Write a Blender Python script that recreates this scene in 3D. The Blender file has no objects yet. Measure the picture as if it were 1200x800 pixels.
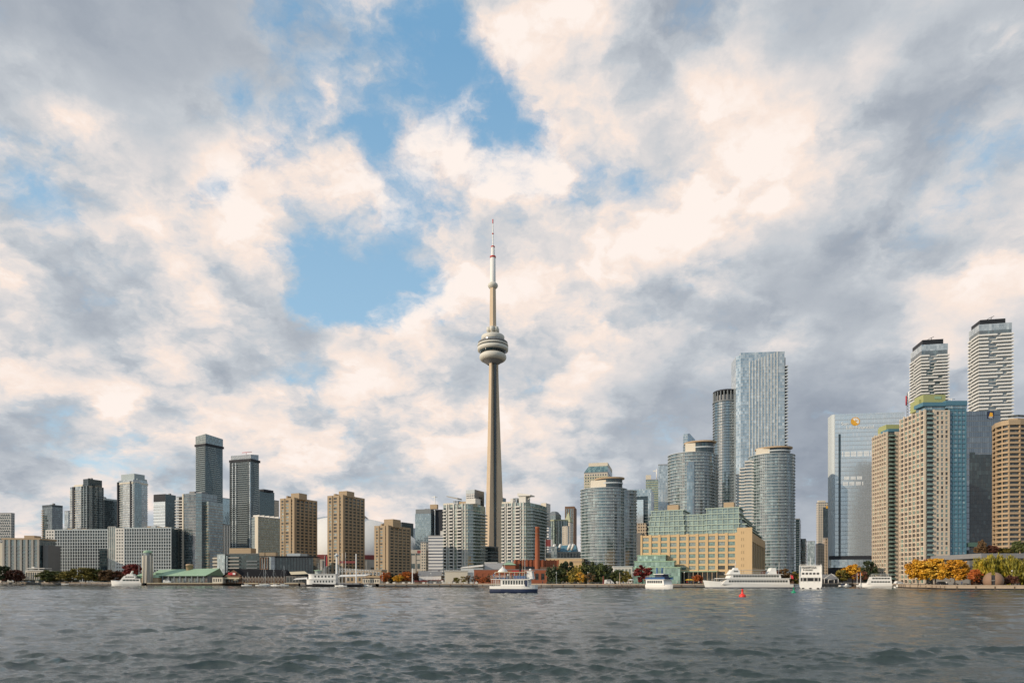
import bpy, math, random
import numpy as np
from mathutils import Vector, Matrix

random.seed(11)
rng = np.random.default_rng(7)
R = math.radians
scene = bpy.context.scene
COL = scene.collection
F, HOR, CAMZ = 780.0, 679.0, 4.0          # focal length in photo pixels, horizon row, eye height above the lake

# ------------------------------------------------------------------ camera
cd = bpy.data.cameras.new('camera'); cam = bpy.data.objects.new('camera', cd); COL.objects.link(cam)
cam.location = (0, 0, CAMZ); cam.rotation_euler = (R(90), 0, 0)
cd.sensor_width = 36.0; cd.lens = 36.0 * F / 1200.0; cd.shift_y = (HOR - 400.0) / 1200.0
cd.clip_start = 0.5; cd.clip_end = 30000
scene.camera = cam
scene.view_settings.view_transform = 'Standard'; scene.view_settings.look = 'None'
scene.view_settings.exposure = 0.0; scene.view_settings.gamma = 1.0
scene.render.engine = 'CYCLES'
scene.cycles.max_bounces = 6; scene.cycles.diffuse_bounces = 2; scene.cycles.glossy_bounces = 4

# ------------------------------------------------------------------ sun and sky
SUN_EL = R(21.0)
SUN_DIR = Vector((-0.90, -0.43, 0)).normalized()          # towards the sun, on the ground
SUN_DIR = Vector((SUN_DIR.x * math.cos(SUN_EL), SUN_DIR.y * math.cos(SUN_EL), math.sin(SUN_EL)))
sd = bpy.data.lights.new('sun', 'SUN'); sun = bpy.data.objects.new('sun', sd); COL.objects.link(sun)
sd.energy = 3.7; sd.angle = R(0.5); sd.color = (1.0, 0.83, 0.64)
sun.rotation_euler = SUN_DIR.to_track_quat('Z', 'Y').to_euler()

class NT:
    """a few short words for wiring shader nodes"""
    def __init__(s, tree): s.t = tree
    def new(s, typ, **kw):
        n = s.t.nodes.new(typ)
        for k, v in kw.items(): setattr(n, k, v)
        return n
    def put(s, sock, v):
        if isinstance(v, bpy.types.NodeSocket): s.t.links.new(v, sock)
        else:
            if hasattr(sock.default_value, '__len__') and hasattr(v, '__len__') and len(sock.default_value) == 4 and len(v) == 3: v = (*v, 1)
            sock.default_value = v
    def m(s, op, a, b=None, c=None, clamp=False):
        n = s.new('ShaderNodeMath', operation=op, use_clamp=clamp)
        s.put(n.inputs[0], a)
        if b is not None: s.put(n.inputs[1], b)
        if c is not None: s.put(n.inputs[2], c)
        return n.outputs[0]
    def vm(s, op, a, b=None, scale=None):
        n = s.new('ShaderNodeVectorMath', operation=op)
        s.put(n.inputs[0], a)
        if b is not None: s.put(n.inputs[1], b)
        if scale is not None: s.put(n.inputs['Scale'], scale)
        return n.outputs['Value'] if op in ('LENGTH', 'DOT_PRODUCT') else n.outputs[0]
    def xyz(s, v):
        n = s.new('ShaderNodeSeparateXYZ'); s.put(n.inputs[0], v); return n.outputs
    def cxyz(s, x, y, z):
        n = s.new('ShaderNodeCombineXYZ')
        for i, q in enumerate((x, y, z)): s.put(n.inputs[i], q)
        return n.outputs[0]
    def noise(s, vec, scale, detail=4, rough=0.55, dist=0.0, color=False):
        n = s.new('ShaderNodeTexNoise'); s.put(n.inputs['Vector'], vec)
        n.inputs['Scale'].default_value = scale; n.inputs['Detail'].default_value = detail
        n.inputs['Roughness'].default_value = rough; n.inputs['Distortion'].default_value = dist
        return n.outputs['Color' if color else 'Fac']
    def ramp(s, fac, stops, interp='LINEAR'):
        n = s.new('ShaderNodeValToRGB'); cr = n.color_ramp; cr.interpolation = interp
        while len(cr.elements) < len(stops): cr.elements.new(0.5)
        for e, (p, c) in zip(cr.elements, stops):
            e.position = p; e.color = (*c, 1) if len(c) == 3 else c
        s.put(n.inputs[0], fac); return n.outputs[0]
    def mix(s, fac, a, b):
        n = s.new('ShaderNodeMix', data_type='RGBA'); s.put(n.inputs[0], fac); s.put(n.inputs[6], a); s.put(n.inputs[7], b)
        return n.outputs[2]
    def mapr(s, v, a, b, c=0.0, d=1.0, smooth=True):
        n = s.new('ShaderNodeMapRange', interpolation_type='SMOOTHSTEP' if smooth else 'LINEAR')
        for i, q in enumerate((v, a, b, c, d)): s.put(n.inputs[i], q)
        return n.outputs[0]

def srgb(r, g, b):
    return tuple((c / 255 / 12.92) if c / 255 <= 0.04045 else ((c / 255 + 0.055) / 1.055) ** 2.4 for c in (r, g, b))

# cloud field of this afternoon's sky: one row per 0.068 of tan(elevation) from the horizon up, one column per 3.5 degrees of
# azimuth from 38.5 west of the tower to 38.5 east of it; each entry is two digits of blue gap, two of cloud brightness
SKY = """
1188 2188 2288 1177 1077 0077 0077 0077 0077 0077 0075 0066 0066 0059 0055 0052 0044 0044 0044 2044 2244 0044 0044
2071 2972 2973 1171 1082 0065 0071 0071 0072 0074 0075 0066 0062 0057 0053 0047 0038 0038 0038 2037 2244 0036 0035
0045 2054 5366 3556 0354 0048 0077 0074 0065 0064 0070 0066 0057 0055 0056 0051 0032 0025 0025 0424 0234 0033 0033
0076 0079 0097 0087 0075 0081 0087 1874 0974 0077 0078 0073 0064 0058 0054 0046 0033 0031 0023 0033 0049 0036 0038
0090 0071 0071 0074 0068 0077 2678 1876 0778 0083 0087 0084 0070 0059 0050 0043 0042 0033 0034 0051 0076 0057 0053
0097 0059 0045 0071 0076 0057 0155 1765 1373 0578 0080 0080 0075 0068 0059 0054 0056 0064 0045 0048 0069 0075 0066
0682 1866 0073 0176 0573 0977 8068 8790 8696 5495 0793 0086 0086 0085 0073 0055 0157 0042 0039 0041 0056 0076 0072
3167 4266 0076 0187 1286 2985 7679 7763 5963 3477 0987 0079 0094 0092 0488 1089 0884 0058 0054 0060 0087 0081 0067
0074 0777 0062 0857 6483 1793 4292 4195 5092 5088 3588 1087 0297 0099 0199 0097 0092 0099 0091 0059 0075 0087 0080
0059 0045 0041 0351 4268 6881 2993 1790 4582 4982 2790 4399 3599 3299 1798 0096 0094 0092 0089 0060 0049 0067 0068
1144 0035 0033 0234 3443 7351 5969 3185 5587 6287 4787 8888 1896 0098 0092 0084 0081 0062 0064 0061 0044 0045 0044
1144 0134 0033 0033 1034 3644 6754 4280 6182 8677 9277 7278 1586 0188 0083 0076 0068 0045 0044 0048 0055 0044 0044
1144 0134 0033 0033 0234 2244 4746 5665 7077 8177 6679 1988 1188 0386 0079 0068 0056 0044 0044 0044 0055 0044 0044
1144 0134 0033 0033 0234 2244 4244 6952 7768 5977 2679 0088 0088 0081 0072 0063 0054 0044 0044 0044 0055 0044 0044
"""
world = bpy.data.worlds.new('World'); scene.world = world; world.use_nodes = True
wt = world.node_tree; wt.nodes.clear(); N = NT(wt)
tc = N.new('ShaderNodeTexCoord').outputs['Generated']
gx, gy, gz = N.xyz(tc)
zc = N.m('MAXIMUM', gz, 0.0)
hor = N.m('SQRT', N.m('ADD', N.m('MULTIPLY', gx, gx), N.m('ADD', N.m('MULTIPLY', gy, gy), 1e-6)))
tanel = N.m('DIVIDE', zc, hor)
azim = N.m('ARCTAN2', gx, gy)
flat = N.m('ADD', zc, 0.42)
pv = N.cxyz(N.m('DIVIDE', gx, flat), N.m('DIVIDE', gy, flat), 0.0)           # the cloud layer seen in perspective
w1 = N.noise(N.vm('ADD', pv, (13.1, 4.7, 2.0)), 3.0, 3, 0.6, color=True)
w2 = N.noise(N.vm('ADD', pv, (3.1, 9.4, 5.0)), 8.0, 8, 0.62, color=True)
wv = N.vm('ADD', N.vm('SCALE', N.vm('SUBTRACT', w1, (.5, .5, .5)), scale=0.15), N.vm('SCALE', N.vm('SUBTRACT', w2, (.5, .5, .5)), scale=0.17))
wx, wy, _ = N.xyz(wv)
azw = N.m('ADD', azim, wx)
elw = N.m('ADD', tanel, N.m('MULTIPLY', wy, N.mapr(tanel, 0.0, 0.35, 0.45, 0.9)))
fx = N.m('DIVIDE', N.m('ADD', azw, R(38.5)), R(77.0))
total = None
rows = [r.split() for r in SKY.strip().splitlines()]
for i, row in enumerate(rows):
    stops = [(j / (len(row) - 1), (int(c[:2]) / 99, int(c[2:]) / 99, 0)) for j, c in enumerate(row)]
    col = N.ramp(fx, stops, 'CARDINAL')
    q = N.m('DIVIDE', elw, 0.068)
    if i == len(rows) - 1: wgt = N.m('ADD', N.m('SUBTRACT', q, float(i - 1)), 0.0, clamp=True)
    elif i == 0: wgt = N.m('SUBTRACT', 1.0, q, clamp=True)
    else: wgt = N.m('SUBTRACT', 1.0, N.m('ABSOLUTE', N.m('SUBTRACT', q, float(i))), clamp=True)
    if 0 < i < len(rows) - 1: wgt = N.mapr(wgt, 0.0, 1.0)
    part_ = N.vm('SCALE', col, scale=wgt)
    total = part_ if total is None else N.vm('ADD', total, part_)
tb, tl, _ = N.xyz(total)
# elsewhere round the sky: broken cloud, bright round the low sun, heavier away from it
sdot = N.vm('DOT_PRODUCT', tc, tuple(SUN_DIR))
gen_l = N.m('ADD', N.mapr(sdot, -0.8, 0.9, 0.32, 0.68, False), N.m('MULTIPLY', N.m('SUBTRACT', N.noise(pv, 1.5, 5, 0.6), 0.5), 1.3))
gen_b = N.mapr(N.noise(N.vm('ADD', pv, (7.7, 1.2, 3.3)), 1.3, 4, 0.6), 0.42, 0.66)
away = N.mapr(N.m('ABSOLUTE', azim), R(39), R(52))
high = N.mapr(tanel, 0.88, 1.15)
out_ = N.m('MAXIMUM', away, high)
tb = N.m('ADD', N.m('MULTIPLY', tb, N.m('SUBTRACT', 1.0, out_)), N.m('MULTIPLY', gen_b, out_))
tl = N.m('ADD', N.m('MULTIPLY', tl, N.m('SUBTRACT', 1.0, out_)), N.m('MULTIPLY', gen_l, out_))
# billows: fine noise, and its slope towards the sun for lit and shaded flanks
pw_ = N.vm('ADD', pv, N.vm('SCALE', N.vm('SUBTRACT', w2, (.5, .5, .5)), scale=0.10))
n_d = N.noise(N.vm('ADD', pw_, (2.0, 7.0, 1.0)), 9.0, 7, 0.62)
n_a = N.noise(pw_, 4.2, 8, 0.56)
n_b = N.noise(N.vm('ADD', pw_, (-0.060, -0.035, 0.02)), 4.2, 8, 0.56)
relief = N.m('SUBTRACT', n_a, n_b)
n_c = N.noise(N.vm('ADD', pv, (5.5, 2.2, 8.0)), 2.6, 5, 0.55)
puff = N.m('MULTIPLY', N.m('SUBTRACT', N.mapr(n_a, 0.41, 0.57), 0.5), 0.27)        # heaped tops against the veil behind
amp = N.mapr(tl, 0.35, 0.78, 0.25, 1.0)
tl2 = N.m('ADD', N.m('MULTIPLY', tl, 0.91), N.m('MULTIPLY', amp, N.m('ADD', N.m('MULTIPLY', N.m('SUBTRACT', n_c, 0.5), 0.34), N.m('ADD', N.m('ADD', N.m('MULTIPLY', relief, 1.05), N.m('MULTIPLY', N.m('SUBTRACT', n_d, 0.5), 0.46)), puff))))
cov = N.m('ADD', tb, N.m('ADD', N.m('MULTIPLY', N.m('SUBTRACT', 0.5, n_a), 1.5), N.m('MULTIPLY', N.m('SUBTRACT', 0.5, n_d), 2.0)))
gap = N.mapr(cov, 0.17, 0.92)
cl = N.ramp(tl2, [(0.0, srgb(124, 134, 150)), (0.30, srgb(163, 171, 182)), (0.52, srgb(196, 201, 207)), (0.74, srgb(230, 223, 220)), (0.88, srgb(249, 232, 221)), (1.0, srgb(255, 243, 235))])
cl = N.vm('SCALE', cl, scale=10.0)
nish = N.new('ShaderNodeTexSky', sky_type='NISHITA'); nish.sun_disc = False
nish.sun_elevation = SUN_EL; nish.sun_rotation = math.atan2(SUN_DIR.x, SUN_DIR.y)
nish.air_density = 1.0; nish.dust_density = 0.6; nish.ozone_density = 2.5
bl = N.vm('ADD', N.vm('MULTIPLY', nish.outputs[0], (0.50, 0.52, 0.48)), N.vm('SCALE', N.ramp(tanel, [(0.0, srgb(205, 222, 232)), (0.28, srgb(166, 202, 226)), (0.8, srgb(124, 174, 212))]), scale=7.6))
sky_col = N.mix(gap, cl, bl)
bg = N.new('ShaderNodeBackground'); bg.inputs['Strength'].default_value = 0.1
N.put(bg.inputs[0], sky_col)
wo = N.new('ShaderNodeOutputWorld'); wt.links.new(bg.outputs[0], wo.inputs[0])

# ------------------------------------------------------------------ geometry helpers
def px(u, D): return (u - 600.0) / F * D
def pz(v, D): return CAMZ + (HOR - v) / F * D
GZ = 1.7                                                    # level of the quays

class MB:
    """collects faces of one part"""
    def __init__(s): s.v, s.f, s.uv, s.mi, s.sm = [], [], [], [], []
    def face(s, pts, uv=None, mi=0, smooth=False):
        b = len(s.v); s.v += [tuple(p) for p in pts]; s.f.append(tuple(range(b, b + len(pts))))
        s.uv += uv if uv else [(p[0], p[1]) for p in pts]; s.mi.append(mi); s.sm.append(smooth)
    def prism(s, poly, z0, z1, top=True, bottom=False, mi=0, mi_top=None, smooth=False, skip=(), top_poly=None):
        n = len(poly); u = 0.0; tp = top_poly or poly
        for i in range(n):
            a, b = poly[i], poly[(i + 1) % n]; c, d = tp[i], tp[(i + 1) % n]
            L = math.hypot(b[0] - a[0], b[1] - a[1])
            if i not in skip:
                s.face([(a[0], a[1], z0), (b[0], b[1], z0), (d[0], d[1], z1), (c[0], c[1], z1)], [(u, z0), (u + L, z0), (u + L, z1), (u, z1)], mi, smooth)
            u += L
        if top: s.face([(p[0], p[1], z1) for p in tp], None, mi if mi_top is None else mi_top)
        if bottom: s.face([(p[0], p[1], z0) for p in reversed(poly)], None, mi)
    def box(s, x0, x1, y0, y1, z0, z1, mi=0):
        s.prism([(x0, y0), (x1, y0), (x1, y1), (x0, y1)], z0, z1, True, True, mi)
    def fbox(s, p0, p1, a, b, z0, z1, d0, d1, mi=0):
        """a box on the wall from p0 to p1: a..b metres along it, d0..d1 metres out from it"""
        L = math.hypot(p1[0] - p0[0], p1[1] - p0[1]); t = ((p1[0] - p0[0]) / L, (p1[1] - p0[1]) / L); n = (t[1], -t[0])
        q = lambda q_, d: (p0[0] + t[0] * q_ + n[0] * d, p0[1] + t[1] * q_ + n[1] * d)
        s.prism([q(a, d1), q(b, d1), q(b, d0), q(a, d0)], z0, z1, True, True, mi)
    def lathe(s, prof, n=32, cx=0, cy=0, mi=0, smooth=True):
        for (r0, z0), (r1, z1) in zip(prof, prof[1:]):
            for k in range(n):
                a, b = 2 * math.pi * k / n, 2 * math.pi * (k + 1) / n
                P = [(cx + r0 * math.cos(a), cy + r0 * math.sin(a), z0), (cx + r0 * math.cos(b), cy + r0 * math.sin(b), z0),
                     (cx + r1 * math.cos(b), cy + r1 * math.sin(b), z1), (cx + r1 * math.cos(a), cy + r1 * math.sin(a), z1)]
                if r0 < 1e-6: P = [P[0], P[2], P[3]]
                elif r1 < 1e-6: P = P[:3]
                rr = max(r0, r1)
                s.face(P, [(math.atan2(p[1] - cy, p[0] - cx) * rr, p[2]) for p in P], mi, smooth)
    def tube(s, a, b, r0, r1=None, n=8, mi=0, cap=True):
        r1 = r0 if r1 is None else r1; a = Vector(a); b = Vector(b); d = (b - a).normalized()
        x = d.orthogonal().normalized(); y = d.cross(x)
        ra = [a + (x * math.cos(2 * math.pi * k / n) + y * math.sin(2 * math.pi * k / n)) * r0 for k in range(n)]
        rb = [b + (x * math.cos(2 * math.pi * k / n) + y * math.sin(2 * math.pi * k / n)) * r1 for k in range(n)]
        for k in range(n):
            j = (k + 1) % n; s.face([ra[k], ra[j], rb[j], rb[k]], None, mi, True)
        if cap: s.face(rb, None, mi); s.face(list(reversed(ra)), None, mi)
    def loft(s, rings, mi=0, smooth=True, cap=True):
        for A, B in zip(rings, rings[1:]):
            n = len(A)
            for k in range(n):
                j = (k + 1) % n; s.face([A[k], A[j], B[j], B[k]], None, mi, smooth)
        if cap: s.face(rings[-1], None, mi); s.face(list(reversed(rings[0])), None, mi)
    def mesh(s, name, mats):
        m = bpy.data.meshes.new(name); m.from_pydata(s.v, [], s.f)
        for x in (mats if isinstance(mats, (list, tuple)) else [mats]): m.materials.append(x)
        m.polygons.foreach_set('material_index', s.mi); m.polygons.foreach_set('use_smooth', s.sm)
        ul = m.uv_layers.new(name='UVMap'); ul.data.foreach_set('uv', [c for q in s.uv for c in q])
        m.update()
        if any(s.sm):                                       # weld so that smooth faces shade as one surface
            import bmesh
            bm = bmesh.new(); bm.from_mesh(m); bmesh.ops.remove_doubles(bm, verts=bm.verts, dist=1e-4); bm.to_mesh(m); bm.free()
        return m
    def build(s, name, mats, parent=None):
        return link(name, s.mesh(name, mats), parent)

def link(name, mesh, parent=None, loc=(0, 0, 0)):
    o = bpy.data.objects.new(name, mesh); COL.objects.link(o); o.location = loc
    if parent is not None: o.parent = parent
    return o
def tag(o, label=None, cat=None, group=None, kind=None):
    if label: o['label'] = label
    if cat: o['category'] = cat
    if group: o['group'] = group
    if kind: o['kind'] = kind
    return o
def thing(name, label, cat, loc=(0, 0, 0), rz=0.0, group=None):
    o = bpy.data.objects.new(name, None); COL.objects.link(o); o.location = loc; o.rotation_euler = (0, 0, rz)
    o.empty_display_size = 1.0
    return tag(o, label, cat, group)
def kids(o): return [c for c in bpy.data.objects if c.parent == o]
def copy_tree(o, loc=None, rz=None, scale=None, label=None, parent=None, tree=None):
    if tree is None:
        tree = {}
        for c in bpy.data.objects:
            if c.parent is not None: tree.setdefault(c.parent.name, []).append(c)
    c = o.copy(); COL.objects.link(c)
    if parent is not None: c.parent = parent
    if loc is not None: c.location = loc
    if rz is not None: c.rotation_euler = (0, 0, rz)
    if scale is not None: c.scale = scale
    if label: c['label'] = label
    for ch in tree.get(o.name, []): copy_tree(ch, parent=c, tree=tree)
    return c
def many(root, name, mesh, mat, locs, limit=100):
    """one part per place; past the limit the rest become one part"""
    for l in locs[:limit]: link(name, mesh, root, l)
    rest = locs[limit:]
    if rest:
        v = np.array([q.co for q in mesh.vertices]); f = [tuple(p.vertices) for p in mesh.polygons]; n = len(v)
        V = np.concatenate([v + np.array(l) for l in rest]); Fc = [tuple(i + k * n for i in p) for k in range(len(rest)) for p in f]
        m = bpy.data.meshes.new(name + '_rest'); m.from_pydata(V.tolist(), [], Fc)
        for q in mesh.materials: m.materials.append(q)
        m.polygons.foreach_set('material_index', [p.material_index for p in mesh.polygons] * len(rest))
        uv = [tuple(d.uv) for d in mesh.uv_layers[0].data] if mesh.uv_layers else None
        if uv:
            ul = m.uv_layers.new(name='UVMap')
            ul.data.foreach_set('uv', [c for k, l in enumerate(rest) for q in uv for c in (q[0] + l[0] + l[1], q[1] + l[2])])
        m.update(); o = link(name, m, root); o['kind'] = 'stuff'

def offset(poly, d):
    """poly (counter-clockwise) grown outwards by d"""
    n = len(poly); out = []
    for i in range(n):
        p, a, b = poly[i], poly[i - 1], poly[(i + 1) % n]
        e1 = Vector((p[0] - a[0], p[1] - a[1])).normalized(); e2 = Vector((b[0] - p[0], b[1] - p[1])).normalized()
        n1 = Vector((e1.y, -e1.x)); n2 = Vector((e2.y, -e2.x)); m = n1 + n2
        k = d / max(0.35, 1 + n1.dot(n2))
        out.append((p[0] + m.x * k, p[1] + m.y * k))
    return out
def rect(x0, x1, y0, y1): return [(x0, y0), (x1, y0), (x1, y1), (x0, y1)]
def circle(cx, cy, rx, ry=None, n=40, a0=0.0):
    ry = ry or rx
    return [(cx + rx * math.cos(a0 + 2 * math.pi * k / n), cy + ry * math.sin(a0 + 2 * math.pi * k / n)) for k in range(n)]
def ringmesh(name, poly, out, h, mat):
    m = MB(); m.prism(offset(poly, out), 0, h, True, True); return m.mesh(name, mat)

# ------------------------------------------------------------------ materials
M = {}
def base_mat(name):
    m = bpy.data.materials.new(name); m.use_nodes = True; t = m.node_tree; t.nodes.clear(); n = NT(t)
    b = n.new('ShaderNodeBsdfPrincipled'); o = n.new('ShaderNodeOutputMaterial'); t.links.new(b.outputs[0], o.inputs[0])
    M[name] = m; return m, n, b
def solid(name, col, rough=0.7, var=0.12, scale=0.35, metal=0.0, streak=0.0, spec=0.5):
    """painted, rendered or cast surface with uneven tone and rain streaks"""
    m, n, b = base_mat(name)
    oc = n.new('ShaderNodeTexCoord').outputs['Object']
    f = n.noise(oc, scale, 5, 0.6)
    sv = n.vm('MULTIPLY', oc, (1.0, 1.0, 0.06)); f2 = n.noise(sv, 1.3, 3, 0.6)
    k = n.m('ADD', n.m('MULTIPLY', n.m('SUBTRACT', f, 0.5), var * 2.0), n.m('MULTIPLY', n.m('SUBTRACT', f2, 0.5), streak * 2.0))
    n.put(b.inputs['Base Color'], n.vm('SCALE', tuple(col), scale=n.m('ADD', 1.0, k)))
    b.inputs['Roughness'].default_value = rough; b.inputs['Metallic'].default_value = metal; b.inputs['Specular IOR Level'].default_value = spec
    return m
def glass(name, dark, light, pw=1.5, fh=3.0, line=(0.1, 0.1, 0.1), lw=0.10, lh=0.12, blinds=0.35, rough=0.06, ior=1.75, metal=0.0, tilt=0.02, spand=None, spand_h=0.0):
    """a glazed wall: UVs are metres along the wall and metres of height; every pane has its own tone and a slightly different tilt"""
    m, n, b = base_mat(name)
    uv = n.new('ShaderNodeTexCoord').outputs['UV']; ux, uy, _ = n.xyz(uv)
    cu = n.m('DIVIDE', ux, pw); cv = n.m('DIVIDE', uy, fh)
    cell = n.cxyz(n.m('FLOOR', cu), n.m('FLOOR', cv), 0.0)
    wn = n.new('ShaderNodeTexWhiteNoise', noise_dimensions='3D'); n.put(wn.inputs['Vector'], cell)
    r = wn.outputs['Value']
    big = n.noise(n.new('ShaderNodeTexCoord').outputs['Object'], 0.05, 3, 0.6)
    rr = n.m('ADD', n.m('MULTIPLY', r, 0.72), n.m('MULTIPLY', big, 0.28))
    lm = tuple(0.55 * d + 0.45 * l for d, l in zip(dark, light))
    col = n.ramp(rr, [(0.0, dark), (max(0.05, 0.86 - blinds), tuple(0.8 * d + 0.2 * l for d, l in zip(dark, light))), (0.93 - blinds * 0.45, lm), (0.98, light)])
    fu = n.m('FRACT', cu); fv = n.m('FRACT', cv)
    mul = n.m('LESS_THAN', fu, lw / pw); flo = n.m('LESS_THAN', fv, lh / fh)
    lines = n.m('MAXIMUM', mul, flo)
    col = n.mix(lines, col, (*line, 1))
    if spand:
        sp = n.m('GREATER_THAN', fv, 1.0 - spand_h / fh)
        col = n.mix(sp, col, (*spand, 1))
    n.put(b.inputs['Base Color'], col)
    n.put(b.inputs['Roughness'], n.m('ADD', n.m('MULTIPLY', lines, 0.35), n.m('ADD', rough, n.m('MULTIPLY', wn.outputs['Value'], 0.05))))
    b.inputs['IOR'].default_value = ior; b.inputs['Metallic'].default_value = metal
    g = n.new('ShaderNodeNewGeometry')
    jit = n.vm('SCALE', n.vm('SUBTRACT', wn.outputs['Color'], (.5, .5, .5)), scale=tilt)
    n.put(b.inputs['Normal'], n.vm('NORMALIZE', n.vm('ADD', g.outputs['Normal'], jit)))
    return m

solid('concrete', (0.36, 0.34, 0.30), 0.85, 0.12, 0.2, streak=0.10)
solid('tower_concrete', (0.60, 0.47, 0.33), 0.85, 0.10, 0.05, streak=0.10)
solid('dark_concrete', (0.17, 0.165, 0.155), 0.85, 0.15, 0.2, streak=0.10)
solid('tan_precast', (0.40, 0.30, 0.19), 0.85, 0.08, 0.15, streak=0.06)
solid('tan_brick', (0.37, 0.28, 0.18), 0.9, 0.12, 0.15, streak=0.06)
solid('warehouse_tan', (0.54, 0.39, 0.215), 0.85, 0.06, 0.2, streak=0.05)
solid('harbour_beige', (0.58, 0.49, 0.38), 0.85, 0.06, 0.2, streak=0.05)
solid('beige_stone', (0.40, 0.29, 0.18), 0.85, 0.08, 0.2, streak=0.05)
solid('cream', (0.62, 0.56, 0.45), 0.8, 0.06, 0.2, streak=0.04)
solid('white_paint', (0.74, 0.73, 0.69), 0.55, 0.04, 0.3, streak=0.03)
solid('white_slab', (0.62, 0.60, 0.55), 0.75, 0.07, 0.2, streak=0.05)
solid('grey_slab', (0.34, 0.395, 0.40), 0.75, 0.08, 0.2, streak=0.05)
solid('pale_grey', (0.47, 0.51, 0.52), 0.7, 0.07, 0.2, streak=0.05)
solid('dark_slab', (0.16, 0.18, 0.19), 0.6, 0.08, 0.2)
solid('charcoal', (0.030, 0.033, 0.040), 0.7, 0.15, 0.3, spec=0.2)
solid('black', (0.012, 0.012, 0.014), 0.5, 0.2, 0.3)
solid('mech_grey', (0.22, 0.22, 0.22), 0.7, 0.15, 0.3)
solid('red_brick', (0.30, 0.095, 0.045), 0.9, 0.18, 0.4, streak=0.10)
solid('brown_brick', (0.17, 0.10, 0.065), 0.9, 0.15, 0.3)
solid('copper_green', (0.27, 0.40, 0.27), 0.75, 0.12, 0.25, streak=0.10)
solid('slate_roof', (0.014, 0.014, 0.016), 0.85, 0.25, 0.4, spec=0.1)
solid('pale_green', (0.36, 0.44, 0.37), 0.7, 0.08, 0.3)
solid('grey_roof', (0.20, 0.20, 0.20), 0.8, 0.15, 0.4)
solid('dome_white', (0.80, 0.77, 0.71), 0.6, 0.05, 0.05, streak=0.04)
solid('maroon', (0.17, 0.03, 0.03), 0.7)
solid('sign_red', (0.45, 0.02, 0.03), 0.6)
solid('radome', (0.58, 0.56, 0.49), 0.6, 0.05, 0.1)
solid('steel', (0.45, 0.45, 0.45), 0.4, 0.05, metal=0.4)
solid('red_paint', (0.50, 0.03, 0.02), 0.5, 0.06)
solid('buoy_red', (0.75, 0.035, 0.02), 0.4, 0.06)
solid('buoy_green', (0.0, 0.25, 0.12), 0.4, 0.06)
solid('navy', (0.012, 0.022, 0.06), 0.4)
solid('blue_paint', (0.03, 0.095, 0.24), 0.5)
solid('harbour_blue', (0.075, 0.185, 0.25), 0.5, 0.08)
solid('crown_lime', (0.33, 0.35, 0.15), 0.7, 0.08)
solid('mansard_green', (0.36, 0.37, 0.24), 0.7, 0.08)
solid('gold', (0.70, 0.36, 0.03), 0.5)
solid('timber', (0.10, 0.07, 0.045), 0.9, 0.3, 1.0)
solid('canvas', (0.55, 0.48, 0.33), 0.8)
solid('yellow_paint', (0.70, 0.42, 0.02), 0.6)
solid('egg_stone', (0.25, 0.155, 0.10), 0.8, 0.12, 0.6)
solid('quay_stone', (0.42, 0.33, 0.24), 0.85, 0.2, 0.5, streak=0.1)
solid('skin', (0.45, 0.28, 0.20), 0.6); solid('hair', (0.03, 0.02, 0.015), 0.7)
for nm, c in dict(coat_dark=(0.03, 0.03, 0.04), coat_blue=(0.04, 0.08, 0.2), coat_red=(0.4, 0.03, 0.03), coat_pale=(0.5, 0.48, 0.44), trousers=(0.04, 0.045, 0.06)).items(): solid(nm, c, 0.9)
solid('emblem_light', (0.75, 0.76, 0.74), 0.5)

glass('window_dark', (0.012, 0.016, 0.018), (0.22, 0.24, 0.22), 0.8, 1.6, (0.08, 0.08, 0.075), 0.05, 0.06, 0.25, ior=1.6)
glass('window_pale', (0.10, 0.15, 0.15), (0.60, 0.62, 0.55), 0.9, 1.6, (0.2, 0.2, 0.18), 0.06, 0.06, 0.55, ior=1.8)
glass('window_green', (0.05, 0.10, 0.09), (0.42, 0.60, 0.52), 1.3, 2.0, (0.16, 0.22, 0.19), 0.08, 0.08, 0.45, ior=2.0)
glass('glass_dark', (0.006, 0.017, 0.023), (0.09, 0.145, 0.155), 1.5, 3.0, (0.02, 0.025, 0.03), 0.12, 0.25, 0.15, ior=1.7)
glass('glass_slate', (0.008, 0.025, 0.031), (0.21, 0.30, 0.31), 1.6, 3.0, (0.035, 0.05, 0.055), 0.12, 0.25, 0.22, ior=2.5)
glass('glass_blue', (0.016, 0.042, 0.062), (0.34, 0.43, 0.47), 1.6, 3.0, (0.08, 0.11, 0.13), 0.12, 0.22, 0.26, ior=2.9)
glass('glass_pale', (0.045, 0.085, 0.105), (0.60, 0.66, 0.66), 1.5, 3.0, (0.26, 0.31, 0.33), 0.12, 0.25, 0.38, ior=3.0)
glass('glass_teal', (0.014, 0.042, 0.044), (0.36, 0.46, 0.42), 1.5, 2.9, (0.09, 0.13, 0.12), 0.12, 0.25, 0.28, ior=2.6)
glass('glass_green', (0.018, 0.050, 0.044), (0.40, 0.55, 0.47), 1.6, 3.0, (0.12, 0.20, 0.16), 0.14, 0.25, 0.33, ior=2.6)
glass('glass_atrium', (0.04, 0.095, 0.08), (0.42, 0.60, 0.52), 1.3, 2.2, (0.07, 0.20, 0.14), 0.14, 0.16, 0.45, ior=2.0)
glass('glass_mirror', (0.60, 0.64, 0.65), (0.74, 0.77, 0.77), 1.5, 3.9, (0.44, 0.48, 0.50), 0.10, 0.28, 0.3, rough=0.12, metal=0.6, tilt=0.018)
glass('glass_mirror_dark', (0.16, 0.20, 0.24), (0.30, 0.35, 0.38), 1.5, 3.9, (0.05, 0.06, 0.07), 0.12, 0.3, 0.3, rough=0.04, metal=0.8, tilt=0.02)
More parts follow.
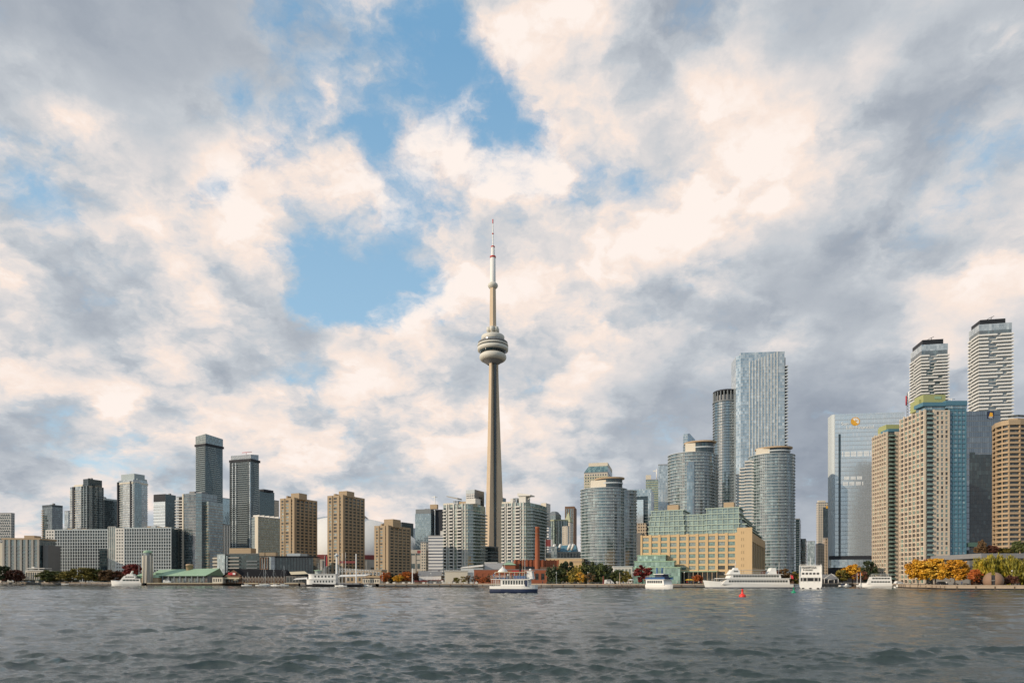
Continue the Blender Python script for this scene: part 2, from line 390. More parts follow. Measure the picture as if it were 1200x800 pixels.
glass('glass_round', (0.007, 0.030, 0.037), (0.40, 0.53, 0.52), 1.7, 2.75, (0.07, 0.09, 0.10), 0.12, 0.16, 0.25, ior=2.4)
glass('glass_silver', (0.20, 0.26, 0.295), (0.70, 0.76, 0.77), 1.9, 3.1, (0.44, 0.48, 0.50), 0.14, 0.3, 0.42, rough=0.07, ior=2.6, metal=0.3, tilt=0.03)
glass('glass_bay_blue', (0.06, 0.15, 0.22), (0.45, 0.56, 0.56), 1.4, 2.9, (0.07, 0.19, 0.26), 0.18, 0.7, 0.40, ior=1.9)
glass('office_white', (0.05, 0.06, 0.09), (0.2, 0.22, 0.26), 30.0, 3.6, (0.66, 0.65, 0.63), 0.1, 2.2, 0.2)
glass('office_grey', (0.03, 0.04, 0.05), (0.2, 0.22, 0.22), 3.0, 3.6, (0.34, 0.34, 0.33), 1.2, 1.7, 0.25)
glass('office_cream', (0.04, 0.05, 0.05), (0.25, 0.27, 0.25), 3.0, 3.6, (0.55, 0.48, 0.38), 1.2, 1.7, 0.25)
glass('office_brown', (0.02, 0.02, 0.02), (0.2, 0.18, 0.15), 2.6, 3.4, (0.46, 0.36, 0.25), 1.2, 1.6, 0.25)

# ------------------------------------------------------------------ setting: lake and land
# shoreline: photo column, distance of the quay edge
SHORE = [(-420, 640), (-150, 590), (0, 570), (60, 545), (130, 520), (166, 497), (172, 470), (282, 466), (286, 446), (350, 440), (352, 408),
         (440, 402), (444, 378), (560, 374), (640, 350), (720, 338), (790, 330), (936, 322), (937, 392), (1000, 430), (1012, 398), (1042, 384),
         (1050, 352), (1062, 318), (1090, 298), (1110, 273), (1200, 262), (1330, 255), (1700, 250)]
shore_xy = [(px(u, D), D) for u, D in SHORE]
land = MB()
poly = [(shore_xy[0][0] - 6000, shore_xy[0][1] + 400)] + shore_xy + [(shore_xy[-1][0] + 6000, 500), (9000, 9000), (-9000, 9000)]
land.face([(x, y, GZ) for x, y in poly])
m, n, b = base_mat('ground')
oc = n.new('ShaderNodeTexCoord').outputs['Object']
n.put(b.inputs['Base Color'], n.ramp(n.noise(oc, 0.08, 6, 0.65), [(0.3, (0.10, 0.095, 0.085)), (0.5, (0.22, 0.19, 0.15)), (0.7, (0.27, 0.23, 0.18))]))
b.inputs['Roughness'].default_value = 0.9
tag(land.build('ground', M['ground']), kind='structure')

# the lake: one sheet round the boat, close-meshed where it is in view, raised into wind chop
nr, na = 900, 1150
rad = []
r_ = 6.0
while r_ < 9000:
    rad.append(r_)
    if r_ < 700: r_ += min(max(0.075, r_ * r_ / 3120 * 0.33), 0.8 if r_ < 330 else 1.8)
    else: r_ *= 1.12
rad = np.array(rad)
ang = np.concatenate([np.linspace(-180, -50, 50)[:-1], np.linspace(-50, 50, na), np.linspace(50, 180, 50)[1:-1]])
A_, R_ = np.meshgrid(np.radians(ang), rad)
X, Y = R_ * np.sin(A_), R_ * np.cos(A_)
Zw = np.zeros_like(X); DX = np.zeros_like(X); DY = np.zeros_like(X)
fine = (np.abs(A_) < np.radians(50.5))
gust = np.ones_like(X)
for k in range(14):                                     # wind gusts roughen some patches more than others
    lam = 9 * (160 / 9) ** rng.random(); th = R(rng.normal(80, 35)); kk = 2 * math.pi / lam
    gust += 0.075 * np.sin(kk * (math.cos(th) * 0.45 * X + math.sin(th) * Y) + rng.uniform(0, 6.28))
gust = np.clip(gust, 0.6, 1.5)
space = np.maximum(np.minimum(R_ * R_ / 3120 * 0.33, np.where(R_ < 330, 0.8, 1.8)), 0.075)
for k in range(240):
    lam = 0.28 * (8.0 / 0.28) ** rng.random()
    th = R(rng.normal(80, 17 + 9 / (0.35 + lam)))      # the wind drives the chop up the lake from behind the camera's west side
    kx, ky = math.cos(th) * 2 * math.pi / lam, math.sin(th) * 2 * math.pi / lam
    slope = 0.035 * min(1.0, (lam / 0.5) ** 0.6) * min(1.0, (1.6 / lam) ** 0.85)
    amp = lam / (2 * math.pi) * slope * rng.uniform(0.5, 1.4)
    fade = np.clip((lam / space - 1.6) / 1.6, 0.0, 1.0) * gust
    ph = kx * X + ky * Y + rng.uniform(0, 6.28)
    Zw += amp * fade * np.sin(ph); c_ = 1.15 * amp * fade * np.cos(ph)
    DX += c_ * math.cos(th); DY += c_ * math.sin(th)
Zw *= np.where(fine, 1, 0.3) * np.clip((9000 - R_) / 8000, 0, 1); DX *= fine; DY *= fine
co = np.stack([X + DX, Y + DY, Zw], -1).reshape(-1, 3)
nR, nA = X.shape
i0 = (np.arange(nR - 1)[:, None] * nA + np.arange(nA)[None, :]); i1 = (np.arange(nR - 1)[:, None] * nA + (np.arange(nA)[None, :] + 1) % nA)
quads = np.stack([i0, i1, i1 + nA, i0 + nA], -1).reshape(-1, 4)[:, ::-1]
centre = len(co); co = np.vstack([co, [[0, 0, 0]]])
tris = np.stack([np.arange(nA), (np.arange(nA) + 1) % nA, np.full(nA, centre)], -1)[:, ::-1]
me = bpy.data.meshes.new('water'); nq, nt_ = len(quads), len(tris)
me.vertices.add(len(co)); me.vertices.foreach_set('co', co.ravel())
me.loops.add(nq * 4 + nt_ * 3); me.loops.foreach_set('vertex_index', np.concatenate([quads.ravel(), tris.ravel()]))
me.polygons.add(nq + nt_)
me.polygons.foreach_set('loop_start', np.concatenate([np.arange(nq) * 4, nq * 4 + np.arange(nt_) * 3]))
me.polygons.foreach_set('loop_total', np.concatenate([np.full(nq, 4), np.full(nt_, 3)]))
me.polygons.foreach_set('use_smooth', np.ones(nq + nt_, bool)); me.update(calc_edges=True)
m, n, b = base_mat('lake_water')
oc = n.new('ShaderNodeTexCoord').outputs['Object']
b.inputs['Base Color'].default_value = (0.034, 0.052, 0.053, 1); b.inputs['IOR'].default_value = 1.33
b.inputs['Roughness'].default_value = 0.04
bp = n.new('ShaderNodeBump'); bp.inputs['Distance'].default_value = 0.07; bp.inputs['Strength'].default_value = 0.6
st = n.vm('MULTIPLY', oc, (0.6, 1.7, 1.0))
n.put(bp.inputs['Height'], n.m('ADD', n.noise(st, 4.5, 5, 0.66, 0.3), n.m('MULTIPLY', n.noise(oc, 0.05, 3, 0.5), 0.4)))
n.t.links.new(bp.outputs[0], b.inputs['Normal'])
me.materials.append(m)
tag(link('water', me), kind='structure')

# ------------------------------------------------------------------ building helpers
class Site:
    """a building plot: origin at its nearest corner (photo column u, distance D), x along the front, y away from the water"""
    def __init__(s, u, D, ang=25, z0=GZ):
        s.X, s.Y, s.z0, s.a = px(u, D), D, z0, R(ang); s.c, s.s = math.cos(s.a), math.sin(s.a)
    def w(s, x, y): return s.X + x * s.c + y * s.s, s.Y - x * s.s + y * s.c
    def x(s, u, y=0.0):
        k = (u - 600) / F; return (k * s.Y - s.X + y * (k * s.c - s.s)) / (s.c + k * s.s)
    def y(s, u, x=0.0):
        k = (u - 600) / F; return (k * s.Y - s.X - x * (s.c + k * s.s)) / (s.s - k * s.c)
    def z(s, v, x=0.0, y=0.0): return pz(v, s.w(x, y)[1]) - s.z0
    def root(s, name, label, cat, group=None): return thing(name, label, cat, (s.X, s.Y, s.z0), -s.a, group)

def lattice(mb, p0, p1, z0, z1, ncol, nrow, pw, sh, d, mi=0, sub=0.12):
    """upright piers and cross bands standing proud of a glazed wall"""
    L = math.hypot(p1[0] - p0[0], p1[1] - p0[1]); st = (L - pw) / ncol; hh = (z1 - z0 - sh) / nrow
    for i in range(ncol + 1): mb.fbox(p0, p1, i * st, i * st + pw, z0, z1, -0.05, d, mi)
    for j in range(nrow + 1): mb.fbox(p0, p1, 0.01, L - 0.01, z0 + j * hh + 0.003, z0 + j * hh + sh - 0.003, -0.04, d - sub, mi)

def punched(mb, p0, p1, z0, z1, ncol, nrow, pw, sh, d, mi=0, wide_end=0.0, ends=(1, 1), colw=None):
    """a solid wall d thick with window openings; returns the openings (centre along, centre height, width, height)"""
    L = math.hypot(p1[0] - p0[0], p1[1] - p0[1]); a0, a1 = (pw if ends[0] == 1 else ends[0]), (pw if ends[1] == 1 else ends[1])
    W = (L - a0 - a1 - pw * (ncol - 1)) / ncol; hh = (z1 - z0 - sh) / nrow; wh = hh - sh
    xs = [a0 + i * (W + pw) for i in range(ncol)]
    mb.fbox(p0, p1, 0, a0, z0, z1, 0, d, mi); mb.fbox(p0, p1, L - a1, L + wide_end, z0, z1, 0, d, mi)
    for i in range(ncol - 1): mb.fbox(p0, p1, xs[i] + W, xs[i + 1], z0, z1, 0, d, mi)
    out = []
    for x in xs:
        for j in range(nrow + 1): mb.fbox(p0, p1, x, x + W, z0 + j * hh, z0 + j * hh + sh, 0, d, mi)
        for j in range(nrow): out.append((x + W / 2, z0 + j * hh + sh + wh / 2, W, wh))
    return out
def windows(root, p0, p1, wins, mat, name='window', limit=100, back=0.02, thick=0.10):
    """the panes in the openings, one part each"""
    if not wins: return
    L = math.hypot(p1[0] - p0[0], p1[1] - p0[1]); t = ((p1[0] - p0[0]) / L, (p1[1] - p0[1]) / L); nn = (t[1], -t[0])
    W, Hh = wins[0][2], wins[0][3]; m = MB()
    m.fbox((0, 0), t, -W / 2, W / 2, -Hh / 2, Hh / 2, back, back + thick)
    locs = [(p0[0] + t[0] * a, p0[1] + t[1] * a, z) for a, z, _, _ in wins]
    mats = mat if isinstance(mat, (list, tuple)) else [mat]
    if len(mats) == 1: many(root, name, m.mesh(name, mats[0]), None, locs, limit)
    else:
        random.shuffle(locs); k = len(locs) // len(mats) + 1
        for i, mt in enumerate(mats):
            many(root, name, m.mesh(name, mt), None, locs[i * k:(i + 1) * k], limit // len(mats))

def rooftop(root, x0, x1, y0, y1, z, n=3, mat='mech_grey', big=True):
    """plant on a roof: fans, cabins, a mast"""
    q = random.Random(int(abs(x0 * 7 + y1 * 13 + z)))
    for i in range(n):
        w, d, h = q.uniform(1.5, 4), q.uniform(1.5, 4), q.uniform(1.0, 2.4)
        x, y = q.uniform(x0 + 2, max(x0 + 2.1, x1 - 2)), q.uniform(y0 + 1, max(y0 + 1.1, y1 - 2))
        m = MB(); m.box(x - w / 2, x + w / 2, y - d / 2, y + d / 2, z, z + h); m.build('roof_unit', M[mat], root)

def tower(name, label, cat, u0, uc, u1, D, vt, ang=25, fh=3.0, glass='glass_blue', slab='grey_slab', slab_h=0.35, out=0.25, piers=(0, 0),
          pier_mat='white_slab', pier_w=0.7, pier_d=0.4, crown=0.0, crown_mat='dark_slab', crown_in=0.0, mech=None, group=None, slab_name='floor_slab', every=1,
          parapet='mech_grey', unit=2, z_from=0.0):
    S = Site(uc, D, ang)
    Lf = -S.x(u0) if u0 < uc - 0.01 else 12.0; Lr = S.y(u1) if u1 > uc + 0.01 else 14.0
    Lr = min(max(Lr, 6.0), 60.0); Lf = min(max(Lf, 5.0), 80.0)
    H = S.z(vt); root = S.root(name, label, cat, group)
    P = rect(-Lf, 0, 0, Lr); zc_ = H - crown
    m = MB(); m.prism(P, 0, zc_, True); m.build('glass_wall', M[glass], root)
    if slab:
        zs = [z_from + fh * k for k in range(1, int((zc_ - z_from) / fh)) if k % every == 0]
        many(root, slab_name, ringmesh(slab_name, P, out, slab_h, M[slab]), None, [(0, 0, z) for z in zs])
    if piers[0] or piers[1]:
        for (p0, p1, n) in (((-Lf, 0), (0, 0), piers[0]), ((0, 0), (0, Lr), piers[1])):
            if not n: continue
            L = math.hypot(p1[0] - p0[0], p1[1] - p0[1])
            for i in range(n + 1):
                m = MB(); a = min(max(0.0, i * L / n - pier_w / 2), L - pier_w); m.fbox(p0, p1, a, a + pier_w, 0.0, zc_ - 0.2, -0.1, pier_d + out); m.build('pier', M[pier_mat], root)
    if crown:
        m = MB(); m.prism(offset(P, -crown_in + 0.05), zc_, H, True); m.build('crown', M[crown_mat], root)
    else:
        m = MB()
        for (a, b) in zip(P, P[1:] + P[:1]): m.fbox(a, b, 0, math.hypot(b[0] - a[0], b[1] - a[1]), zc_ + 0.003, zc_ + 1.1, -0.35, 0.12)
        m.build('parapet', M[parapet], root)
    if mech:                                               # (x share from, to, height, material)
        for (a, b, h, mt) in mech:
            m = MB(); m.box(-Lf + Lf * a, -Lf + Lf * b, Lr * 0.15, Lr * 0.8, H + 0.002, H + h); m.build('penthouse', M[mt], root)
    elif unit: rooftop(root, -Lf, 0, 0, Lr, H + 0.01, unit)
    return dict(S=S, root=root, Lf=Lf, Lr=Lr, H=H, P=P)

def lettering(root, text, mat, loc, size, rot=(R(90), 0, 0), name='lettering'):
    c = bpy.data.curves.new(name, 'FONT'); c.body = text; c.size = size; c.extrude = 0.06; c.align_x = 'LEFT'
    t = bpy.data.objects.new(name, c); COL.objects.link(t)
    me_ = bpy.data.meshes.new_from_object(t.evaluated_get(bpy.context.evaluated_depsgraph_get())); bpy.data.objects.remove(t)
    me_.materials.clear(); me_.materials.append(M[mat])
    o = link(name, me_, root, loc); o.rotation_euler = rot
    return o

# ------------------------------------------------------------------ the concrete needle tower
def needle():
    D = 1020.0; zz = lambda v: pz(v, D) - GZ
    root = thing('observation_tower', 'very tall tan concrete needle tower with a round pod and a white mast', 'tower', (px(577.6, D), D, GZ))
    def section(Rl, w, rc, z):
        pts = []
        for k in range(3):
            th = R(243 + 120 * k); d = Vector((math.cos(th), math.sin(th))); p = Vector((-d.y, d.x))
            for q in (d * rc - p * w, d * Rl - p * w * 0.8, d * Rl + p * w * 0.8, d * rc + p * w): pts.append((q.x, q.y, z))
        return pts
    m = MB(); z1 = zz(424); rings = []
    for i in range(31):
        t = i / 30; z = z1 * t; Rl = 8.2 + 12.5 * (1 - t) ** 1.25 + 9.0 * max(0, 1 - t * 5) ** 2; w = 2.5 + 1.9 * (1 - t); rings.append(section(Rl, w, 4.6 + 1.7 * (1 - t), z))
    m.loft(rings, smooth=False); m.build('shaft', M['tower_concrete'], root)
    th = R(303)                                            # glazed lift shaft in the notch that faces the lake
    m = MB(); d = Vector((math.cos(th), math.sin(th))); p = Vector((-d.y, d.x))
    a, b_ = d * 7.2, d * 6.1
    q = lambda v, s_: (v.x + p.x * s_, v.y + p.y * s_)
    m.prism([q(d * 3, 1.9), q(d * 3, -1.9), q(a, -1.9), q(a, 1.9)][::-1], 0, z1 * 0.995, True, True); m.build('lift_shaft', M['glass_dark'], root)
    L = lambda u: u * D / F
    def lathe(nm, prof, mat, n=40):
        m = MB(); m.lathe(prof, n); m.build(nm, M[mat], root)
    def tor(v0, v1, r, bulge=1.0):
        za, zb = zz(v0), zz(v1); c = (za + zb) / 2; h = (zb - za) / 2
        return [(r - h * 1.1 + h * 1.1 * math.cos(R(x)) * bulge, c + h * math.sin(R(x))) for x in range(-90, 91, 15)]
    lathe('pod_underside', [(L(6.2), zz(427.2)), (L(11.8), zz(423.3))], 'mech_grey')
    lathe('radome', tor(423.2, 414.2, L(15.9)), 'radome')
    lathe('glazed_deck', [(L(14.6), zz(414.3)), (L(15.8), zz(411.6))], 'glass_dark')
    lathe('deck_rim', [(L(15.8), zz(412)), (L(17.8), zz(411.2)), (L(18.1), zz(407.6)), (L(16.8), zz(407.4))], 'radome')
    lathe('deck_windows', [(L(16.7), zz(407.6)), (L(16.9), zz(405.8))], 'glass_dark')
    lathe('deck_rim', [(L(16.6), zz(406.2)), (L(18.1), zz(405.9)), (L(17.9), zz(404.2)), (L(16.6), zz(404))], 'radome')
    lathe('deck_windows', [(L(16.5), zz(404.3)), (L(16.6), zz(402.6))], 'glass_dark')
    lathe('deck_roof', [(L(16.4), zz(403)), (L(17.5), zz(402.7)), (L(17.3), zz(401.6)), (L(13.4), zz(400.9))], 'mech_grey')
    lathe('upper_deck', [(L(13.2), zz(401.5)), (L(13.2), zz(398.8))], 'glass_slate')
    lathe('upper_ring', [(L(13.0), zz(399.3)), (L(13.5), zz(398.9)), (L(13.5), zz(394.6)), (L(12.6), zz(393.6)), (0, zz(393.2))], 'radome')
    for k in range(6):
        th = R(20 + 60 * k); m = MB(); m.lathe([(0, zz(393.6)), (L(1.6), zz(393.6)), (L(1.6), zz(389.2)), (L(2.7), zz(388.8)), (L(2.7), zz(384.4)), (0, zz(384.2))], 14, L(5.0) * math.cos(th), L(5.0) * math.sin(th))
        m.build('antenna_drum', M['radome'], root)
    m = MB(); hexa = lambda r: circle(0, 0, L(r), n=6, a0=R(33))
    m.prism(hexa(4.6), zz(394), zz(337), True, top_poly=hexa(3.9)); m.build('upper_shaft', M['tower_concrete'], root)
    lathe('sky_pod', [(L(3.9), zz(338)), (L(5.4), zz(336.6)), (L(6.0), zz(335)), (L(5.6), zz(333.2)), (L(3.6), zz(331.4)), (0, zz(331.2))], 'radome', 28)
    mast = MB(); mast.lathe([(L(3.3), zz(331.6)), (L(3.1), zz(302)), (L(2.3), zz(301.6)), (L(2.0), zz(289.6)), (L(0.75), zz(289.2)), (L(0.6), zz(270)), (L(0.42), zz(262)), (0, zz(257))], 16)
    mo = mast.build('mast', M['white_paint'], root)
    for v0, v1, r in ((302.4, 300.4, 3.5), (290, 288.6, 2.3), (274.6, 273.2, 1.0), (262, 257, 0.62)):
        m = MB(); m.lathe([(L(r) * 0.9, zz(v0)), (L(r), zz(v0) + 0.2), (L(r), zz(v1) - 0.2), (0, zz(v1))], 14); m.build('red_band', M['red_paint'], mo)
needle()

# ------------------------------------------------------------------ domed stadium
def stadium():
    D = 930.0; root = thing('domed_stadium', 'stadium with a huge white segmented dome behind the tan apartment towers', 'stadium', (px(408, D + 120), D + 120, GZ))
    rr = 122.0; zb = pz(649, D) - GZ; zt = pz(603.5, D + 60) - GZ + 6
    m = MB(); m.prism(circle(0, 0, rr + 4, n=56), 0, zb - 7, True); m.build('concrete_drum', M['concrete'], root)
    m = MB(); m.prism(circle(0, 0, rr + 4.6, n=56), zb - 6.99, zb - 0.8, True); m.build('maroon_fascia', M['maroon'], root)
    def shell(name, r, h, x0, x1):
        m = MB(); n1, n2 = 44, 26
        P = lambda i, j: (r * math.cos(math.pi * 2 * i / n1) * math.cos(math.pi / 2 * j / n2), r * math.sin(math.pi * 2 * i / n1) * math.cos(math.pi / 2 * j / n2), zb - 0.8 + h * math.sin(math.pi / 2 * j / n2))
        for i in range(n1):
            for j in range(n2):
                q = [P(i, j), P(i + 1, j), P(i + 1, j + 1), P(i, j + 1)]; cx = sum(k[0] for k in q) / 4
                if x0 <= cx <= x1: m.face(q if j < n2 - 1 else q[:3], None, 0, True)
        return m.build(name, M['dome_white'], root)
    h = zt - zb
    shell('roof_panel', rr, h, -62, 24); shell('roof_panel', rr - 3.5, h - 3.5, 20, 200); shell('roof_panel', rr - 3, h - 3, -200, -58)
    for x in (24, 66):                                     # dark edges of the sliding panels
        m = MB(); pr = math.sqrt(max(1, rr * rr - x * x)); pts = []
        for k in range(25):
            th = math.pi * k / 24; pts.append((x, -pr * math.cos(th), zb + 0.2 + (h + 0.3) * (pr / rr) * math.sin(th)))
        for a, b in zip(pts, pts[1:]): m.tube(a, b, 0.9, n=5)
        m.build('roof_rail', M['mech_grey'], root)
    for k in range(40):                                    # buttresses and dark openings round the drum
        a = -math.pi + math.pi * k / 39; d = Vector((math.cos(a), math.sin(a))); p = Vector((-d.y, d.x)); m = MB()
        q = lambda r_, s_: ((d * r_ + p * s_).x, (d * r_ + p * s_).y)
        if k % 2: m.prism([q(rr + 4.2, -1), q(rr + 6.2, -1), q(rr + 6.2, 1), q(rr + 4.2, 1)], 0, zb - 9, True); m.build('buttress', M['concrete'], root)
        else: m.prism([q(rr + 3.5, -4), q(rr + 4.5, -4), q(rr + 4.5, 4), q(rr + 3.5, 4)], zb * 0.30, zb * 0.52, True, True); m.build('opening', M['glass_dark'], root)
    S = Site(520, 860, 12); r2 = S.root('stadium_annex', 'tan concrete block with dark strip openings between brown tower and white condo', 'building')
    x0 = S.x(480); H = S.z(643.5); m = MB(); m.prism(rect(x0, S.x(545), 0, 60), 0, H, True); m.build('wall', M['concrete'], r2)
    p0, p1 = (x0, 0), (S.x(545), 0); Lw = S.x(545) - x0
    for (a, b, va, vb) in ((0.03, 0.30, 648, 650), (0.14, 0.19, 660, 666), (0.21, 0.26, 660, 666), (0.02, 0.10, 660, 666), (0.36, 0.42, 649, 651), (0.36, 0.42, 656, 658.5), (0.44, 0.6, 649, 651), (0.44, 0.6, 656, 658.5), (0.12, 0.22, 655.5, 656.3)):
        m = MB(); m.fbox(p0, p1, a * Lw, b * Lw, S.z(vb), S.z(va), -0.1, 0.06); m.build('opening', M['glass_dark'], r2)
    m = MB(); m.fbox(p0, p1, 0.14 * Lw, 0.36 * Lw, S.z(647.6), S.z(644.4), 0.0, 0.3); m.build('maroon_band', M['maroon'], r2)
    for k in range(7): m = MB(); m.fbox(p0, p1, (0.015 + k * 0.09) * Lw, (0.025 + k * 0.09) * Lw, 0, H - 4, 0.0, 0.8); m.build('pilaster', M['concrete'], r2)
stadium()

# ------------------------------------------------------------------ western towers
t = tower('office_tower', 'grey tower with staggered dark windows at the western end of the skyline', 'tower', -22, 13, 13.3, 900, 601.5, ang=4, fh=3.2, glass='office_grey', slab=None, unit=0)
m = MB()
q = random.Random(3)
for j in range(25):
    for i in range(int(t['Lf'] / 3.2)): x = 0.5 + i * 3.2 + (j % 2) * 1.1; m.fbox((-t['Lf'], 0), (0, 0), x, x + 1.4, 2 + j * 3.6, 4.6 + j * 3.6, -0.02, 0.05)
m.build('window_pattern', M['glass_dark'], t['root'])
tower('banded_midrise', 'white banded midrise at the western edge behind the green-grey block', 'building', -12, -2, 6, 760, 638, fh=3.2, glass='glass_slate', slab='white_slab', slab_h=1.3, unit=0)

def greygreen():
    S = Site(3.5, 640, -3); root = S.root('apartment_block', 'green-grey midrise with six dark window bays and a tan penthouse', 'building')
    Lf = S.x(46.5); H = S.z(632); P = rect(0, Lf, 0, 24); m = MB(); m.prism(P, 0, H, True); m.build('glass_wall', M['glass_slate'], root)
    for i in range(7):
        a = i * (Lf - 1.9) / 6; m = MB(); m.fbox((0, 0), (Lf, 0), a, a + 1.9, 0, H + 0.5, -0.1, 0.9); m.build('pier', M['concrete'], root)
    many(root, 'balcony', (lambda mm: (mm.fbox((0, 0), (Lf, 0), 0.05, Lf - 0.05, 0, 0.75, -0.05, 0.6), mm.mesh('balcony', M['dark_slab']))[1])(MB()), None, [(0, 0, 3.4 * k) for k in range(1, 11)])
    m = MB(); m.prism(offset(P, 1.0), H + 0.01, H + 1.6, True, True); m.build('roof', M['tan_precast'], root)
    m = MB(); m.box(S.x(25), S.x(37), 4, 14, H + 1.61, S.z(626.8)); m.build('penthouse', M['tan_precast'], root)
    m = MB(); m.box(-7, -0.2, 2, 20, 0, H - 3); m.build('side_wing', M['cream'], root)
    m = MB(); m.box(Lf + 1.1, Lf + 6, 3, 22, 0, H - 5); m.build('stair_wing', M['dark_concrete'], root)
greygreen()
t = tower('glass_tower', 'dark blue curved-top glass tower with beige balconies down one edge', 'tower', 49.5, 61, 73.5, 900, 591, fh=3.0, glass='glass_slate', slab='dark_slab', slab_h=0.3, crown=3.0, crown_mat='glass_dark')
many(t['root'], 'balcony', (lambda mm: (mm.box(-t['Lf'] - 1.2, -t['Lf'] + 4, -1.1, 3, 0, 0.9), mm.mesh('balcony', M['beige_stone']))[1])(MB()), None, [(0, 0, 3.0 * k) for k in range(1, 33)])
tower('glass_tower', 'narrow pale glass tower between the dark curved tower and the twin-shaft tower', 'tower', 75.5, 80, 85.5, 1050, 599, glass='glass_pale', slab='pale_grey', unit=0)
t = tower('condo_tower', 'glass condo with tall dark-topped shaft and lower pale shaft beside it', 'tower', 96, 103, 121, 850, 560.5, fh=3.0, glass='glass_slate', slab='grey_slab', slab_h=0.4, out=0.5, crown=9.0, crown_mat='glass_dark', crown_in=1.0, piers=(2, 3), pier_mat='glass_dark')
S = t['S']; x0 = S.x(84, 4); x1 = S.x(97, 4); H2 = S.z(571, x0, 4)
P = rect(x0, -t['Lf'] - 0.05, 2, 22); m = MB(); m.prism(P, 0, H2, True); m.build('lower_shaft', M['glass_pale'], t['root'])
many(t['root'], 'balcony', ringmesh('balcony', P, 0.6, 0.5, M['cream']), None, [(0, 0, 3.0 * k) for k in range(1, int(H2 / 3))])
m = MB(); m.fbox((x0, 2), (-t['Lf'], 2), (x1 - x0) * 0.25, (x1 - x0) * 0.42, 0, H2, 0, 0.9); m.build('recess', M['charcoal'], t['root'])
m = MB(); m.box(x0 + 3, x1 - 2, 5, 15, H2 + 0.01, H2 + 3); m.build('penthouse', M['cream'], t['root'])
tower('glass_tower', 'dark squat glass tower behind two pale condos in the western cluster', 'tower', 119, 122, 137, 1000, 583.5, glass='glass_dark', slab='dark_slab', crown=2.5, crown_mat='grey_slab')
def bullnose():
    D = 850; S = Site(156, D, 25); root = S.root('condo_tower', 'pale curved glass condo with stepped grey penthouse above the white lattice block', 'tower')
    Lf, Lr = -S.x(136.5), S.y(172.5); H = S.z(561.5)
    P = [(-Lf, 6), (-Lf + 2, 1), (-Lf * 0.55, -1.6), (-2, -0.5), (0, 0), (2.0, Lr * 0.45), (0.5, Lr), (-Lf, Lr)]
    m = MB(); m.prism(P, 0, H, True); m.build('glass_wall', M['glass_pale'], root)
    many(root, 'balcony', ringmesh('balcony', P, 0.55, 0.5, M['white_slab']), None, [(0, 0, 2.95 * k) for k in range(1, int(H / 2.95))])
    for x in (-Lf + 3.2, -4.2): m = MB(); m.fbox((-Lf, 0), (0, 0), x + Lf, x + Lf + 2.0, 0, H - 2, -3, 1.6); m.build('recess', M['charcoal'], root)
    m = MB(); m.fbox((0, 0), (0, Lr), 0, Lr * 0.5, 0, H - 4, -1, 2.6); m.build('dark_bay', M['glass_slate'], root)
    m = MB(); m.box(-Lf * 0.85, -2, 3, Lr - 2, H + 0.01, S.z(554.5, 0, 3)); m.build('penthouse', M['grey_slab'], root)
    m = MB(); m.box(-1.9, 1, 5, Lr - 1, H + 0.012, S.z(560, 0, 3)); m.build('penthouse', M['grey_slab'], root)
    m = MB(); m.prism(offset(P, 0.7), H - 5.0, H - 3.4, True, True); m.build('cornice', M['cream'], root)
bullnose()

def lattice_block(label, uw, uc, u1, D, vt, vt2, ncol, nrow, ang, dark=None, tower_part=None):
    """long white-framed slab block: a pale end wall, then a deep grid of frames"""
    S = Site(uc, D, ang); root = S.root('lattice_apartment_block', label, 'building', 'white lattice apartment blocks')
    L = S.x(u1); H = S.z(vt); H2 = H + (vt - vt2) * 0
    x_end = S.x(uw, 0)
    m = MB(); m.prism(rect(0, L, 0, 20), 0, H, True); m.build('glass_wall', M['glass_dark'], root)
    m = MB(); lattice(m, (0, 0), (L, 0), 0, H + 0.6, ncol, nrow, 0.55, 0.60, 0.7); m.build('frame_grid', M['pale_grey'], root)
    pw = MB(); wins = punched(pw, (x_end, -0.4), (-0.02, -0.4), 0, H + 0.9, 3, nrow, 1.25, 1.5, 0.35); pw.box(x_end, -0.02, -0.39, 20, 0, H + 0.9)
    pw.build('end_wall', M['white_slab'], root); windows(root, (x_end, -0.4), (-0.02, -0.4), wins, M['window_dark'], limit=60)
    m = MB()
    for (a, b, c, d) in ((0, L, 0.0, 0.4), (0, L, 19.6, 20), (0, 0.4, 0.4, 19.6), (L - 0.4, L, 0.4, 19.6)): m.box(a, b, c, d, H + 0.61, H + 1.3)
    m.build('parapet', M['grey_slab'], root)
    q = random.Random(uw)
    for k in range(6):
        w = q.uniform(2, 6); x = q.uniform(2, L - 8); h = q.uniform(1.2, 2.8); m = MB(); m.box(x, x + w, 5, 12, H + 0.01, H + 0.7 + h); m.build('roof_unit', M[q.choice(['mech_grey', 'tan_precast', 'pale_grey'])], root)
    return S, root, L, H
S, root, L, H = lattice_block('long white lattice-fronted block standing farthest west along the shore park', 54, 64.5, 126.8, 700, 621.5, 621, 21, 17, 4)
m = MB(); m.fbox((0, 0), (L, 0), S.x(117.5), L + 0.1, 0, S.z(643), 0.0, 1.4); m.build('dark_stair_tower', M['glass_dark'], root)
m = MB(); m.box(S.x(106), S.x(122), 3, 14, H + 0.01, S.z(620.2)); m.build('penthouse', M['pale_grey'], root)
S, root, L, H = lattice_block('white lattice-fronted block with a slim glazed bay, behind the stone silo tower', 135.8, 146, 201, 680, 619.5, 619, 19, 17, 6)
xa, xb = S.x(126.6, -0.4), S.x(135.4, -0.4)
m = MB(); m.box(xa, xb, -0.2, 20, 0, S.z(617)); m.build('bay_glass', M['glass_teal'], root)
m = MB(); lattice(m, (xa, -0.2), (xb, -0.2), 0, S.z(617) + 0.4, 4, 5, 0.35, 0.4, 0.5); m.build('bay_frame', M['white_slab'], root)

